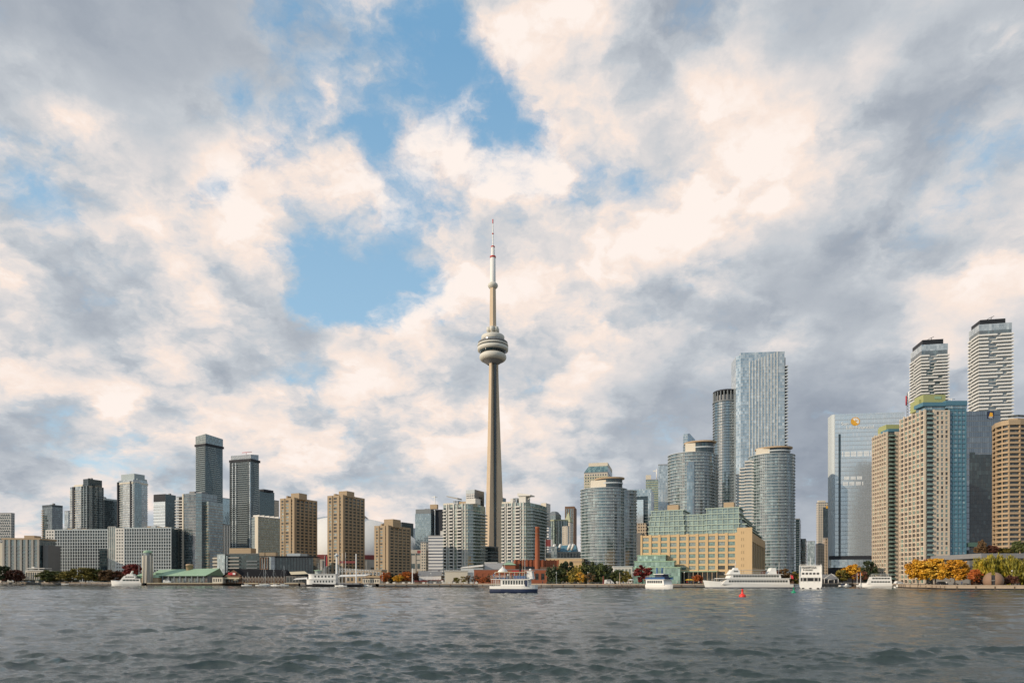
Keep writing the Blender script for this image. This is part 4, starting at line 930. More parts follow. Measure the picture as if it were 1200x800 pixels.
def plain_round(label, uL, uR, D, vt, fh):
    uc = (uL + uR) / 2; r = (uR - uL) / 2 * (D + 14) / F; root = thing('round_condo_tower', label, 'tower', (px(uc, D + r), D + r, GZ)); H = pz(vt, D) - GZ
    zc_ = H - 12; m = MB(); m.prism(circle(0, 0, r, n=44), 0, zc_, True); m.build('glass_wall', M['glass_slate'], root)
    nf = int(zc_ / fh); many(root, 'balcony', ringmesh('balcony', circle(0, 0, r, n=44), 0.7, 1.0, M['glass_blue']), None, [(0, 0, fh * k) for k in range(1, nf + 1)])
    m = MB(); m.prism(circle(0, 0, r + 0.9, n=44), zc_ + 0.01, zc_ + 1.2, True, True); m.build('rim', M['dark_slab'], root)
    m = MB(); m.prism(circle(0, 0, r - 1.0, n=44), zc_ + 1.21, H - 5, True); m.build('crown_glass', M['mech_grey'], root)
    for k in range(22): a = 2 * math.pi * k / 22; m = MB(); m.prism(circle((r - 0.2) * math.cos(a), (r - 0.2) * math.sin(a), 0.7, n=6), zc_ + 1.2, H - 1.2, False); m.build('crown_post', M['dark_slab'], root)
    m = MB(); m.prism(circle(0, 0, r + 0.4, n=44), H - 1.2, H, True, True); m.build('crown_ring', M['charcoal'], root)
plain_round('slender dark round tower with an open crown, beside the tallest pale glass slab', 836.5, 864, 680, 455.5, 2.9)

# ------------------------------------------------------------------ towers between the round condos
def mansard_tower():
    t = tower('glass_tower', 'green-beige tower with a sloping glass mansard and cream top behind the first round condo', 'tower', 684.5, 712, 719, 800, 553.5, ang=14, fh=3.0, glass='office_cream', slab='mansard_green', slab_h=0.9, out=0.1, unit=0)
    P = offset(t['P'], 0.1); x0, x1 = -t['Lf'], 0; H = t['H']; S = t['S']; zt = S.z(545); m = MB()
    m.prism(P, H + 1.11, zt, True, top_poly=[(x0 + 5, 3.5), (-0.3, 3.5), (-0.3, t['Lr']), (x0 + 5, t['Lr'])]); m.build('mansard', M['glass_green'], t['root'])
    m = MB(); m.prism(rect(x0 + 5, -0.2, 3.4, t['Lr']), zt + 0.01, S.z(541), True); m.build('cap', M['cream'], t['root'])
mansard_tower()
def frame_tower():
    S = Site(763, 740, 16); root = S.root('portal_office_tower', 'dark glass block inside a pale portal frame, between two round condos', 'tower')
    L = -S.x(733); H = S.z(572.5); Lr = S.y(766.5)
    m = MB(); m.prism(rect(-L, -2.0, 0.8, Lr), 0, H - 8, True); m.build('glass_wall', M['glass_dark'], root)
    many(root, 'floor_slab', (lambda mm: (mm.fbox((-L, 0.8), (-2, 0.8), 0, L - 2, 0, 0.5, 0, 0.3), mm.mesh('floor_slab', M['dark_slab']))[1])(MB()), None, [(0, 0, 3.6 * k) for k in range(1, int((H - 9) / 3.6))])
    m = MB(); m.box(-L, 0, 0, Lr, H - 8 + 0.01, H); m.box(-3.4, 0, -0.3, Lr, 0, H - 8); m.build('portal_frame', M['glass_pale'], root)
    m = MB(); m.box(S.x(744.5), S.x(754), -0.8, 0.75, 0, S.z(585)); m.build('pale_panel', M['glass_mirror'], root)
    m = MB(); m.box(S.x(744, -6), S.x(757.5, -6), -6, -0.9, 0, S.z(612.5, 0, -6)); m.build('brown_annex', M['office_brown'], root)
    m = MB(); m.box(S.x(746, -9), S.x(752, -9), -9, -6.1, 0, S.z(624, 0, -9)); m.build('dark_annex', M['dark_concrete'], root)
frame_tower()
t = tower('office_tower', 'green and yellow banded tower with a white mast', 'tower', 757, 772, 774, 1100, 562, ang=8, fh=3.8, glass='glass_green', slab='mansard_green', slab_h=1.4, out=0.15, unit=0)
S = t['S']; m = MB(); m.box(-t['Lf'], -t['Lf'] * 0.6, 1, 6, t['H'] + 0.01, S.z(556)); m.build('roof_block', M['cream'], t['root'])
m = MB(); xm = S.x(769.5, 3); m.tube((xm, 3, t['H']), (xm, 3, S.z(549)), 0.9, n=6); m.box(xm - 6, xm + 1, 2.5, 3.5, S.z(552), S.z(550.5)); m.build('mast', M['white_paint'], t['root'])
tower('glass_tower', 'sky-blue glass slab squeezed against the second round condo', 'tower', 771.5, 783, 786, 900, 544.5, ang=10, fh=3.5, glass='glass_silver', slab=None, unit=0)
t = tower('glass_tower', 'glass tower with a curved sail-shaped roof above the second round condo', 'tower', 800.5, 806, 826, 720, 523, ang=30, fh=3.0, glass='glass_slate', slab='grey_slab', slab_h=0.5, out=0.3, unit=0)
S = t['S']; Lr = t['Lr']; m = MB()
prof = [(0, S.z(508, 0, 0)), (Lr * 0.12, S.z(506.6, 0, 2)), (Lr * 0.45, S.z(510, 0, 8)), (Lr, S.z(520, 0, 20))]
for i in range(3):
    (a, za), (b, zb) = prof[i], prof[i + 1]
    m.face([(0, a, t['H']), (0, b, t['H']), (0, b, zb), (0, a, za)], [(a, 0), (b, 0), (b, zb - t['H']), (a, za - t['H'])])
    m.face([(-t['Lf'], a, t['H']), (-t['Lf'], a, za), (-t['Lf'], b, zb), (-t['Lf'], b, t['H'])])
    m.face([(0, a, za), (0, b, zb), (-t['Lf'], b, zb), (-t['Lf'], a, za)])
m.face([(-t['Lf'], 0, t['H']), (0, 0, t['H']), (0, 0, prof[0][1]), (-t['Lf'], 0, prof[0][1])], [(0, 0), (8, 0), (8, 14), (0, 14)])
m.build('sail_roof', M['glass_blue'], t['root'])

def pale_slab():
    S = Site(919.5, 660, 6); root = S.root('glass_skyscraper', 'tallest pale glass slab skyscraper with white fins and a slanted crown line', 'skyscraper')
    Lf, Lr, H = -S.x(868), 26, S.z(411.5)
    m = MB(); m.prism(rect(-Lf, 0, 0, Lr), 0, H, True); m.build('glass_wall', M['glass_silver'], root)
    xl = S.x(862.5, 5); m = MB(); m.prism([(xl, 5), (-Lf - 0.03, 0.03), (-Lf - 0.03, Lr), (xl, Lr)], 0, H - 2, True); m.build('chamfer', M['glass_silver'], root)
    f0, f1 = (-Lf, 0), (0, 0)
    for i in range(10):
        a = Lf * (0.20 + 0.07 * i); top = S.z(411.5 + 11 * (1 - i / 9.0)); m = MB(); m.fbox(f0, f1, a, a + 0.4, 0, top, 0, 0.6); m.build('fin', M['white_slab'], root)
    zs = [3.1 * k for k in range(1, int(H / 3.1) - 3)]
    many(root, 'floor_slab', (lambda mm: (mm.fbox(f0, f1, 0.1, Lf - 0.1, 0, 0.22, 0, 0.15), mm.mesh('floor_slab', M['pale_grey']))[1])(MB()), None, zs and [(0, 0, z) for z in zs])
    many(root, 'balcony', (lambda mm: (mm.box(0.05, 3.6, 0.2, 22, 0, 1.1), mm.mesh('balcony', M['pale_grey']))[1])(MB()), None, [(0, 0, z) for z in zs])
    m = MB(); m.box(0.02, 0.9, 0.6, 21, 0, H - 6); m.build('recess', M['charcoal'], root)
    m = MB(); m.tube((-Lf * 0.5, 8, H), (-Lf * 0.72, 8, H + 2.2), 0.3, n=5); m.tube((-Lf * 0.7, 8, H), (-Lf * 0.7, 8, H + 2), 0.3, n=5); m.build('roof_crane', M['gold'], root)
pale_slab()
tower('glass_tower', 'dark glass tower edge just east of the largest round condo', 'tower', 925, 931, 937.5, 720, 560, ang=20, fh=3.0, glass='glass_slate', slab='dark_slab', slab_h=0.3, unit=0)
tower('glass_tower', 'lower dark tower behind the dark glass tower edge', 'tower', 934, 937, 943.5, 880, 608, glass='glass_dark', slab='dark_slab', unit=0)
tower('office_tower', 'darkest slim block at the mouth of the street canyon', 'tower', 942, 944, 946.5, 700, 632, glass='glass_dark', slab='brown_brick', unit=0)
t = tower('glass_tower', 'distant pale grey tower closing the street canyon above the stern of the white boat', 'tower', 946, 955, 961, 1500, 634, fh=3.2, glass='glass_pale', slab='grey_slab', unit=0)
t = tower('office_tower', 'distant tower with a bright cream flank and a side painted dark for shade', 'tower', 958.5, 977, 977.1, 1000, 589, ang=4, fh=3.6, glass='office_cream', slab=None, unit=0, mech=[(0.05, 0.5, 4, 'cream')])
S = t['S']; a_ = S.x(964.5) + t['Lf']; m = MB(); m.fbox((-t['Lf'], 0), (0, 0), a_, t['Lf'], 0, S.z(594), 0.05, 0.8); m.build('dark_side_panel', M['glass_dark'], t['root'])  # dark panel over part of the front paints the shaded side as colour
m = MB(); m.fbox((-t['Lf'], 0), (0, 0), a_ + 4, a_ + 9, S.z(595.5), S.z(592.5), 0.81, 0.95); m.build('sign_panel', M['gold'], t['root'])
tower('office_block', 'brown stone office block stepping down beside the mirrored tower', 'building', 958, 966, 970, 760, 638, ang=6, fh=3.4, glass='office_brown', slab=None, unit=1)
tower('office_block', 'taller brown stone block touching the mirrored tower', 'building', 966.5, 975, 979, 790, 630.5, ang=6, fh=3.4, glass='office_brown', slab=None, unit=0)

# ------------------------------------------------------------------ mirrored tower with the emblem
def mirrored_tower():
    S = Site(1060, 600, 9); root = S.root('mirrored_office_tower', 'broad mirrored office tower with a gold round emblem and pale lettering at its top', 'skyscraper')
    L = -S.x(978.5); H = S.z(482.3); Lr = 13
    m = MB(); m.prism(rect(-L, 0, 0, Lr), 0, H, True); m.build('glass_wall', M['glass_mirror'], root)
    x0 = S.x(973.8, 4); arc = [(-L - 0.03, 0.05)]
    arc = [(-L - 0.03 + (x0 + L) * math.sin(R(a)), 4.2 - 4.15 * math.cos(R(a))) for a in range(90, -1, -15)]
    m = MB(); m.prism(arc + [(-L - 0.03, Lr), (x0, Lr)], 0, H, True); m.build('rounded_edge', M['pale_grey'], root)
    f0, f1 = (-L, 0), (0, 0); a = S.x(982.6) + L; b = S.x(985.2) + L
    m = MB(); m.fbox(f0, f1, a, b, S.z(653), S.z(506), -0.2, 0.12); m.build('dark_slot', M['glass_dark'], root)
    many(root, 'floor_line', (lambda mm: (mm.fbox(f0, f1, 0.3, L - 0.3, 0, 0.22, 0, 0.06), mm.mesh('floor_line', M['steel']))[1])(MB()), None, [(0, 0, 3.9 * k - 0.2) for k in range(4, int(H / 3.9))])
    # storeys with pale blinds
    for (v0, v1, u0, u1) in ((533, 527, 987, 1024), (567, 563, 988, 1013), (560.5, 556.5, 988, 1011)):
        for k in range(int((u1 - u0) / 1.5)):
            if (k * 7 + int(v0)) % 5 == 0: continue
            m = MB(); xa = S.x(u0 + k * 1.5) + L; m.fbox(f0, f1, xa, xa + 0.75, S.z(v0), S.z(v1), -0.05, 0.05); m.build('pale_blind', M['emblem_light'], root)
    # emblem: ring, half filled gold, ray lines
    cx, cz, r = S.x(1002.3), S.z(491.6), 3.9
    e = thing('emblem', None, None, (cx, -0.1, cz)); e.parent = root; e.rotation_euler = (R(90), 0, 0)
    m = MB()
    for k in range(36):
        a0, a1 = R(10 * k), R(10 * k + 10); m.face([(r * 0.82 * math.cos(a0), r * 0.82 * math.sin(a0), 0.2), (r * math.cos(a0), r * math.sin(a0), 0.2), (r * math.cos(a1), r * math.sin(a1), 0.2), (r * 0.82 * math.cos(a1), r * 0.82 * math.sin(a1), 0.2)])
    m.build('ring', M['gold'], e)
    m = MB(); m.face([(r * 0.8 * math.cos(R(a)), r * 0.8 * math.sin(R(a)), 0.18) for a in range(135, 316, 10)]); m.build('disc_half', M['gold'], e)
    m = MB(); m.face([(r * 0.8 * math.cos(R(a)), r * 0.8 * math.sin(R(a)), 0.18) for a in range(-45, 136, 10)]); m.build('disc_half', M['emblem_light'], e)
    m = MB()
    for a in (0, 30, 60, 90): m.tube((0, 0, 0.22), (r * 0.75 * math.cos(R(a)), r * 0.75 * math.sin(R(a)), 0.22), 0.22, 0.05, n=4)
    m.build('rays', M['gold'], e)
    lettering(root, 'Sun', 'emblem_light', (S.x(985.7), -0.25, S.z(495.8)), 4.4)
    lettering(root, 'Life Financial', 'emblem_light', (S.x(991.6), -0.25, S.z(500.6)), 4.6)
    m = MB(); m.box(S.x(974, -6), S.x(1040, -6), -6, -0.4, S.z(664.5, 0, -6), S.z(655, 0, -6)); m.build('podium_glass', M['glass_silver'], root)
    m = MB(); m.box(S.x(973, -5), S.x(1040, -5), -5, -0.45, S.z(655, 0, -6) + 0.02, S.z(650.5, 0, -5)); m.build('podium_roof', M['charcoal'], root)
    m = MB(); m.box(S.x(972, -5), S.x(1040, -5), -4.8, -0.45, 0, S.z(664.5, 0, -6) - 0.02); m.build('podium_base', M['charcoal'], root)
mirrored_tower()

# ------------------------------------------------------------------ banded towers in the east
def banded(label, ul, uc, ur, D, vt, ang, crown_v, cr_l, cr_r, seed, vcap):
    S = Site(uc, D, ang); root = S.root('banded_condo_tower', label, 'skyscraper', 'white banded towers with black caps')
    Lf = S.x(ur); Lr = S.y(ul); H = S.z(vt); P = rect(0, Lf, 0, Lr); fh = 3.0
    m = MB(); m.prism(P, 0, H, True); m.build('glass_wall', M['glass_slate'], root)
    q = random.Random(seed); n = int(H / fh); variants = []
    for k in range(6):
        g0 = q.uniform(0.15, 0.7); g1 = g0 + q.uniform(0.10, 0.30); mm = MB()
        mm.prism(offset(P, 0.5), 0, 0.4, True, True)
        mm.fbox((0, 0), (Lf, 0), -1.2, g0 * Lf, 0.41, 1.6, 0.2, 1.5); 
        if g1 < 0.9: mm.fbox((0, 0), (Lf, 0), g1 * Lf, Lf + 1.2, 0.41, 1.6, 0.2, 1.5)
        h0 = q.uniform(0.1, 0.6) * Lr; mm.fbox((0, Lr), (0, 0), 0, h0, 0.41, 1.6, 0.2, 1.4); mm.fbox((0, Lr), (0, 0), h0 + Lr * 0.12, Lr - 0.25, 0.41, 1.6, 0.2, 1.4)
        mm.fbox((Lf, 0), (Lf, Lr), 0.2, Lr, 0.41, 1.6, 0.2, 1.2)
        variants.append(mm.mesh('balcony_band', M['white_paint']))
    for k in range(3, n): link('balcony_band', variants[q.randrange(6)], root, (0, 0, fh * k))
    m = MB(); m.prism(offset(P, 0.2), H + 0.01, S.z(vcap), True); m.build('crown_glass', M['glass_silver'], root)
    m = MB(); m.prism(rect(S.x(cr_l[0]) if False else 1.2, S.x(cr_r), 1.0, Lr - 1), S.z(vcap) + 0.01, S.z(crown_v), True); m.build('black_cap', M['black'], root)
    m = MB(); x = Lf * 0.45; z = S.z(crown_v); m.tube((x, 6, z), (x + 1.2, 6, z + 3.6), 0.35, n=5); m.tube((x + 1.2, 6, z + 3.6), (x - 2.5, 6, z + 1.8), 0.25, n=5); m.tube((x + 1.2, 6, z + 3.6), (x + 3, 6, z + 4.4), 0.25, n=5); m.build('window_crane', M['mech_grey'], root)
banded('shorter white banded tower with a black slanted cap, above the blue-crowned towers', 1067.3, 1080, 1110.5, 640, 411.5, 10, 398, (1, 1), 1106, 3, 404)
banded('tallest eastern white banded tower with a black slanted cap', 1135.8, 1147.5, 1185.5, 570, 388, 11, 374.5, (1, 1), 1179, 8, 380.3)
def mast():
    root = thing('antenna_mast', 'red and white lattice antenna mast between mirrored tower and banded tower', 'mast', (px(1063.5, 900), 900, GZ)); z0, z1 = pz(500, 900) - GZ, pz(460, 900) - GZ
    m = MB(); m.box(-16, 16, 0, 20, 0, z0); m.build('building_base', M['glass_dark'], root)
    m = MB()
    for x, y in ((-1.2, 0), (1.2, 0), (0, 2)): m.tube((x, y, z0), (x * 0.3, y * 0.3 + 0.6, z1), 0.25, n=4)
    for k in range(12): z = z0 + (z1 - z0) * k / 12; m.tube((-1.2, 0, z), (1.2, 0, z + 2), 0.18, n=4); m.tube((1.2, 0, z), (-1.2, 0, z + 2), 0.18, n=4)
    m.build('lattice', M['mech_grey'], root)
    for (u, v0, v1, mt) in ((1061.6, 475, 464, 'sign_red'), (1064.6, 472, 459, 'white_paint')): m = MB(); x = (u - 1063.5) * 900 / F; m.tube((x, -0.6, pz(v0, 900) - GZ), (x, -0.6, pz(v1, 900) - GZ), 0.8, n=8); m.build('antenna', M[mt], root)
mast()
def dark_mirror():
    S = Site(1172.5, 480, 6); root = S.root('office_tower', 'dark mirrored office tower with a small crest panel, behind the tan curved tower', 'skyscraper')
    L = -S.x(1128); H = S.z(481); m = MB(); m.prism(rect(-L, 0, 0, 30), 0, H, True); m.build('glass_wall', M['glass_mirror_dark'], root)
    f0, f1 = (-L, 0), (0, 0)
    many(root, 'floor_line', (lambda mm: (mm.fbox(f0, f1, 0.1, L - 0.1, 0, 0.4, 0, 0.1), mm.mesh('floor_line', M['dark_slab']))[1])(MB()), None, [(0, 0, 3.9 * k - 0.15) for k in range(2, int(H / 3.9))])
    z = S.z(532); m = MB(); m.fbox(f0, f1, S.x(1136.5) + L, L, 0, z, 0.05, 0.32); m.fbox(f0, f1, S.x(1136.5) + L, S.x(1142) + L, z + 0.01, S.z(529), 0.05, 0.32); m.build('dark_reflection_panel', M['glass_dark'], root)  # dark reflection in the lower glass, painted as a stepped dark panel
    cx = S.x(1160.8); m = MB(); m.fbox(f0, f1, cx + L - 2.2, cx + L + 2.2, S.z(490), S.z(481.8), 0.11, 0.3); p_ = m.build('crest_panel', M['navy'], root)
    m = MB(); m.face([(cx - 1.3, -0.34, S.z(487.5)), (cx + 1.5, -0.34, S.z(487.8)), (cx + 1.2, -0.34, S.z(483.5)), (cx - 0.5, -0.34, S.z(482.8))]); m.build('crest', M['gold'], p_)
    lettering(p_, 'RBC', 'emblem_light', (cx - 1.5, -0.33, S.z(489.6)), 1.7)
    m = MB(); m.box(S.x(1135, -4), S.x(1160, -4), -4, -0.4, 0, S.z(644, 0, -4)); m.build('podium', M['glass_dark'], root)
    m = MB(); m.box(S.x(1135, -5), S.x(1150, -5), -5, -4.02, S.z(640, 0, -5), S.z(635, 0, -5)); m.build('green_canopy', M['copper_green'], root)
dark_mirror()

# ------------------------------------------------------------------ beige towers with blue crowns
def beige(label, ul, uc, up, ub, D, vl, vt, crown, ncol, nrow, blue):
    S = Site(uc, D, 0); root = S.root('beige_condo_tower', label, 'tower', 'beige condo towers with blue crowns')
    dep = S.y(ul); Lx = S.x(ub); xp = S.x(up); H = S.z(vt); fh = H / nrow
    Lt = xp + (S.x(1112.5) - xp if blue else 4.0)
    m = MB(); m.prism(rect(0, Lt, 0, dep), 0, H - 0.2, True)
    # western face: a rhythm of projecting bays with recessed windows
    w0, w1 = (0, dep), (0, 0); bw = dep / ncol; wl = []
    for i in range(ncol):
        a = i * bw; m.fbox(w0, w1, a, a + bw * 0.22, 0, H + (0.9 if i % 2 else 0.2), 0, 0.9); m.fbox(w0, w1, a + bw * 0.88, a + bw - 0.01, 0, H, 0, 0.45)
        for j in range(nrow + 1): m.fbox(w0, w1, a + bw * 0.221, a + bw * 0.879, max(0, j * fh - 0.40), min(H, j * fh + 0.35), 0, 0.4)
        wl += [(a + bw * 0.55, j * fh + fh * 0.5 - 0.02, bw * 0.65, fh - 0.78) for j in range(nrow)]
    # southern face: a balcony stack, then wall with windows
    s0, s1 = (0, 0), (Lt, 0); ws = []
    m.fbox(s0, s1, -0.5, 0.7, 0, H + 0.4, 0, 0.5); m.fbox(s0, s1, xp, xp + 1.0, 0, H + 0.4, 0, 0.5)
    if blue:
        w = punched(m, (xp + 1.0, 0), (Lt, 0), 0, H, 3, nrow, 1.1, 0.95, 0.5); ws = w
    else: m.fbox(s0, s1, xp + 1.0, Lt, 0, H + 0.4, 0, 0.5)
    m.build('wall', M['harbour_beige'], root)
    windows(root, w0, w1, wl, [M['window_dark'], M['window_dark'], M['window_green']], limit=99, back=0.05)
    mm = MB()
    for i in range(ncol):                                  # small red spandrel panels that catch the sun
        for j in range(nrow): mm.fbox(w0, w1, i * bw + bw * 0.08, i * bw + bw * 0.17, j * fh + 0.6, j * fh + 1.7, 0.85, 0.93)
    o = mm.build('red_panel', M['maroon'], root); o['kind'] = 'stuff'
    if ws: windows(root, (xp + 1.0, 0), (Lt, 0), ws, [M['window_pale'], M['window_dark'], M['window_green']], limit=99, back=0.08)
    m = MB(); m.fbox(s0, s1, 0.75, xp - 0.05, 0, H - 0.3, 0.02, 0.12); m.build('recess_glass', M['window_dark'], root)
    many(root, 'balcony', (lambda q: (q.fbox(s0, s1, 0.72, xp - 0.02, -0.1, 0.15, 0.13, 1.4), q.fbox(s0, s1, 0.72, xp - 0.02, 0.16, 1.05, 1.25, 1.38), q.mesh('balcony', M['window_green']))[2])(MB()), None, [(0, 0, fh * k) for k in range(1, nrow)])
    if blue:
        Hb = S.z(478.5); m = MB(); m.prism(rect(Lt + 0.05, Lx, 1.0, dep), 0, Hb, True); b_ = m.build('blue_wing', M['glass_bay_blue'], root)
        for k in range(5): m = MB(); x = Lt + 0.1 + (Lx - Lt - 0.9) * k / 4; m.box(x, x + (0.7 if k in (0, 4) else 0.4), 0.5, 1.05, 0, Hb); m.build('blue_pier', M['harbour_blue'], b_)
        many(b_, 'blue_band', (lambda q: (q.box(Lt + 0.1, Lx - 0.1, 0.62, 1.06, 0, 0.8), q.box(Lx, Lx + 0.2, 1.1, dep, 0, 0.8), q.mesh('blue_band', M['harbour_blue']))[2])(MB()), None, [(0, 0, fh * k - 0.4) for k in range(1, int(Hb / fh) + 1)])
    for (u0, u1, y, va, vb, mt) in crown:
        m = MB(); m.box(S.x(u0, y), S.x(u1, y), y, y + 9, S.z(va, 0, y), S.z(vb, 0, y)); m.build('crown', M[mt], root)
    return S, root
beige('shorter beige condo tower with a blue and lime crown, standing behind its taller twin', 1023.2, 1039, 1048.5, 1056, 430, 513, 506.5, [(1041, 1056.5, 1, 505.5, 502.2, 'harbour_blue'), (1043, 1056.5, 0.5, 510.5, 506.6, 'harbour_blue'), (1038.5, 1054, 8, 506.4, 497.3, 'crown_lime'), (1037.5, 1044, 12, 506.4, 499, 'crown_lime')], 6, 37, False)
S, root = beige('taller beige condo tower with a bright blue wing, blue crown and lime penthouse', 1055.6, 1083.5, 1093, 1133.5, 400, 486, 480.5, [(1081.5, 1108, 0.5, 475.5, 471.2, 'harbour_blue'), (1084, 1107, 1.5, 480.2, 475.6, 'glass_bay_blue'), (1108.2, 1133, 0.8, 478.3, 474.8, 'glass_bay_blue'), (1108.2, 1133.5, 0.3, 474.7, 469.3, 'harbour_blue'), (1082, 1108, 8, 471.1, 462.2, 'crown_lime'), (1077, 1090, 10, 480.2, 468, 'crown_lime')], 6, 37, True)
m = MB(); m.fbox((S.x(1095, 7.9), 7.9), (S.x(1103, 7.9), 7.9), 0, 4.2, S.z(467.5, 0, 8), S.z(464.3, 0, 8), 0, 0.1); m.build('vent_grille', M['copper_green'], root)
m = MB(); m.tube((S.x(1115, 5), 5, S.z(469)), (S.x(1115, 5), 5, S.z(464)), 0.2, n=5); m.tube((S.x(1112, 5), 5, S.z(465)), (S.x(1119, 5), 5, S.z(464.6)), 0.2, n=5); m.build('roof_davit', M['white_paint'], root)

# ------------------------------------------------------------------ tan curved tower and podium at the eastern edge
def curved():
    D = 385; S = Site(1182, D, 0); root = S.root('curved_hotel_tower', 'tan curved tower with deep window bands at the eastern edge, stepping up', 'tower')
    P = [(S.x(1163.3, 16), 16), (S.x(1167, 8), 8), (S.x(1174, 3), 3), (0, 0), (6, -0.5), (12, 0.8), (18, 4), (24, 10), (26, 30), (S.x(1164, 30), 30)]
    H = S.z(496.5); nrow = 34; fh = H / nrow
    m = MB(); m.prism(offset(P, -0.6), 0, H - 0.4, True); m.build('glass_wall', M['window_dark'], root)
    many(root, 'spandrel_band', ringmesh('spandrel_band', P, 0.35, fh * 0.42, M['beige_stone']), None, [(0, 0, fh * k - fh * 0.21) for k in range(0, nrow)])
    for i in range(8):
        a, b = P[i], P[i + 1]; L = math.hypot(b[0] - a[0], b[1] - a[1]); n = 1
        for j in range(n): m = MB(); m.fbox(a, b, j * L / n, j * L / n + 0.5, 0, H, -0.7, 0.28); m.build('pier', M['beige_stone'], root)
    m = MB(); m.prism(offset(P, 0.5), H - 0.01 - fh * 0.2, H + 2.2, True, True); m.build('parapet', M['tan_precast'], root)
    Q = [(S.x(1181.5, 3), 3), (6, 1.0), (12, 2.2), (18, 5.5), (23, 11), (25, 28), (S.x(1181.5, 28), 28)]
    m = MB(); m.prism(Q, H + 2.21, S.z(489), True); m.build('upper_step', M['tan_precast'], root)
    m = MB(); m.prism(offset(Q, 0.12), H + 4.2, H + 5.6, False); m.build('window_band', M['window_dark'], root)
    S2 = Site(1150, 330, 0); r2 = S2.root('terrace_podium', 'concrete terrace podium with sloped buttresses behind the willows', 'building')
    H2 = S2.z(648); x1 = S2.x(1290); m = MB(); m.prism(rect(2, x1, 1.5, 40), 0, H2 - 2.4, True); m.build('wall', M['dark_concrete'], r2)
    m = MB(); m.prism(rect(0, x1, 0, 40), H2 - 2.39, H2, True, True); m.build('terrace', M['mech_grey'], r2)
    for u in (1151, 1183, 1215): x = S2.x(u); m = MB(); m.loft([[(x, 0.3, H2 - 2.4), (x + 1.6, 0.3, H2 - 2.4), (x + 1.6, 1.4, H2 - 2.4), (x, 1.4, H2 - 2.4)][::-1], [(x + 2.4, 0.3, 0), (x + 4, 0.3, 0), (x + 4, 1.4, 0), (x + 2.4, 1.4, 0)][::-1]], smooth=False); m.build('buttress', M['concrete'], r2)
    m = MB(); m.fbox((2, 1.5), (x1, 1.5), 2, x1 - 3, H2 - 7.2, H2 - 3.6, 0, 0.1); m.build('window', M['window_dark'], r2)
    m = MB(); m.box(S2.x(1136, 2), -0.3, 2, 20, 0, H2 - 3.5); w_ = m.build('side_block', M['dark_concrete'], r2)
    for j in range(3):
        for i in range(2): m = MB(); x = S2.x(1137 + 4 * i, 1.9); m.box(x, x + 1.2, 1.9, 2.05, 2 + j * 2.8, 3.8 + j * 2.8); m.build('window', M['window_dark'], w_)
curved()

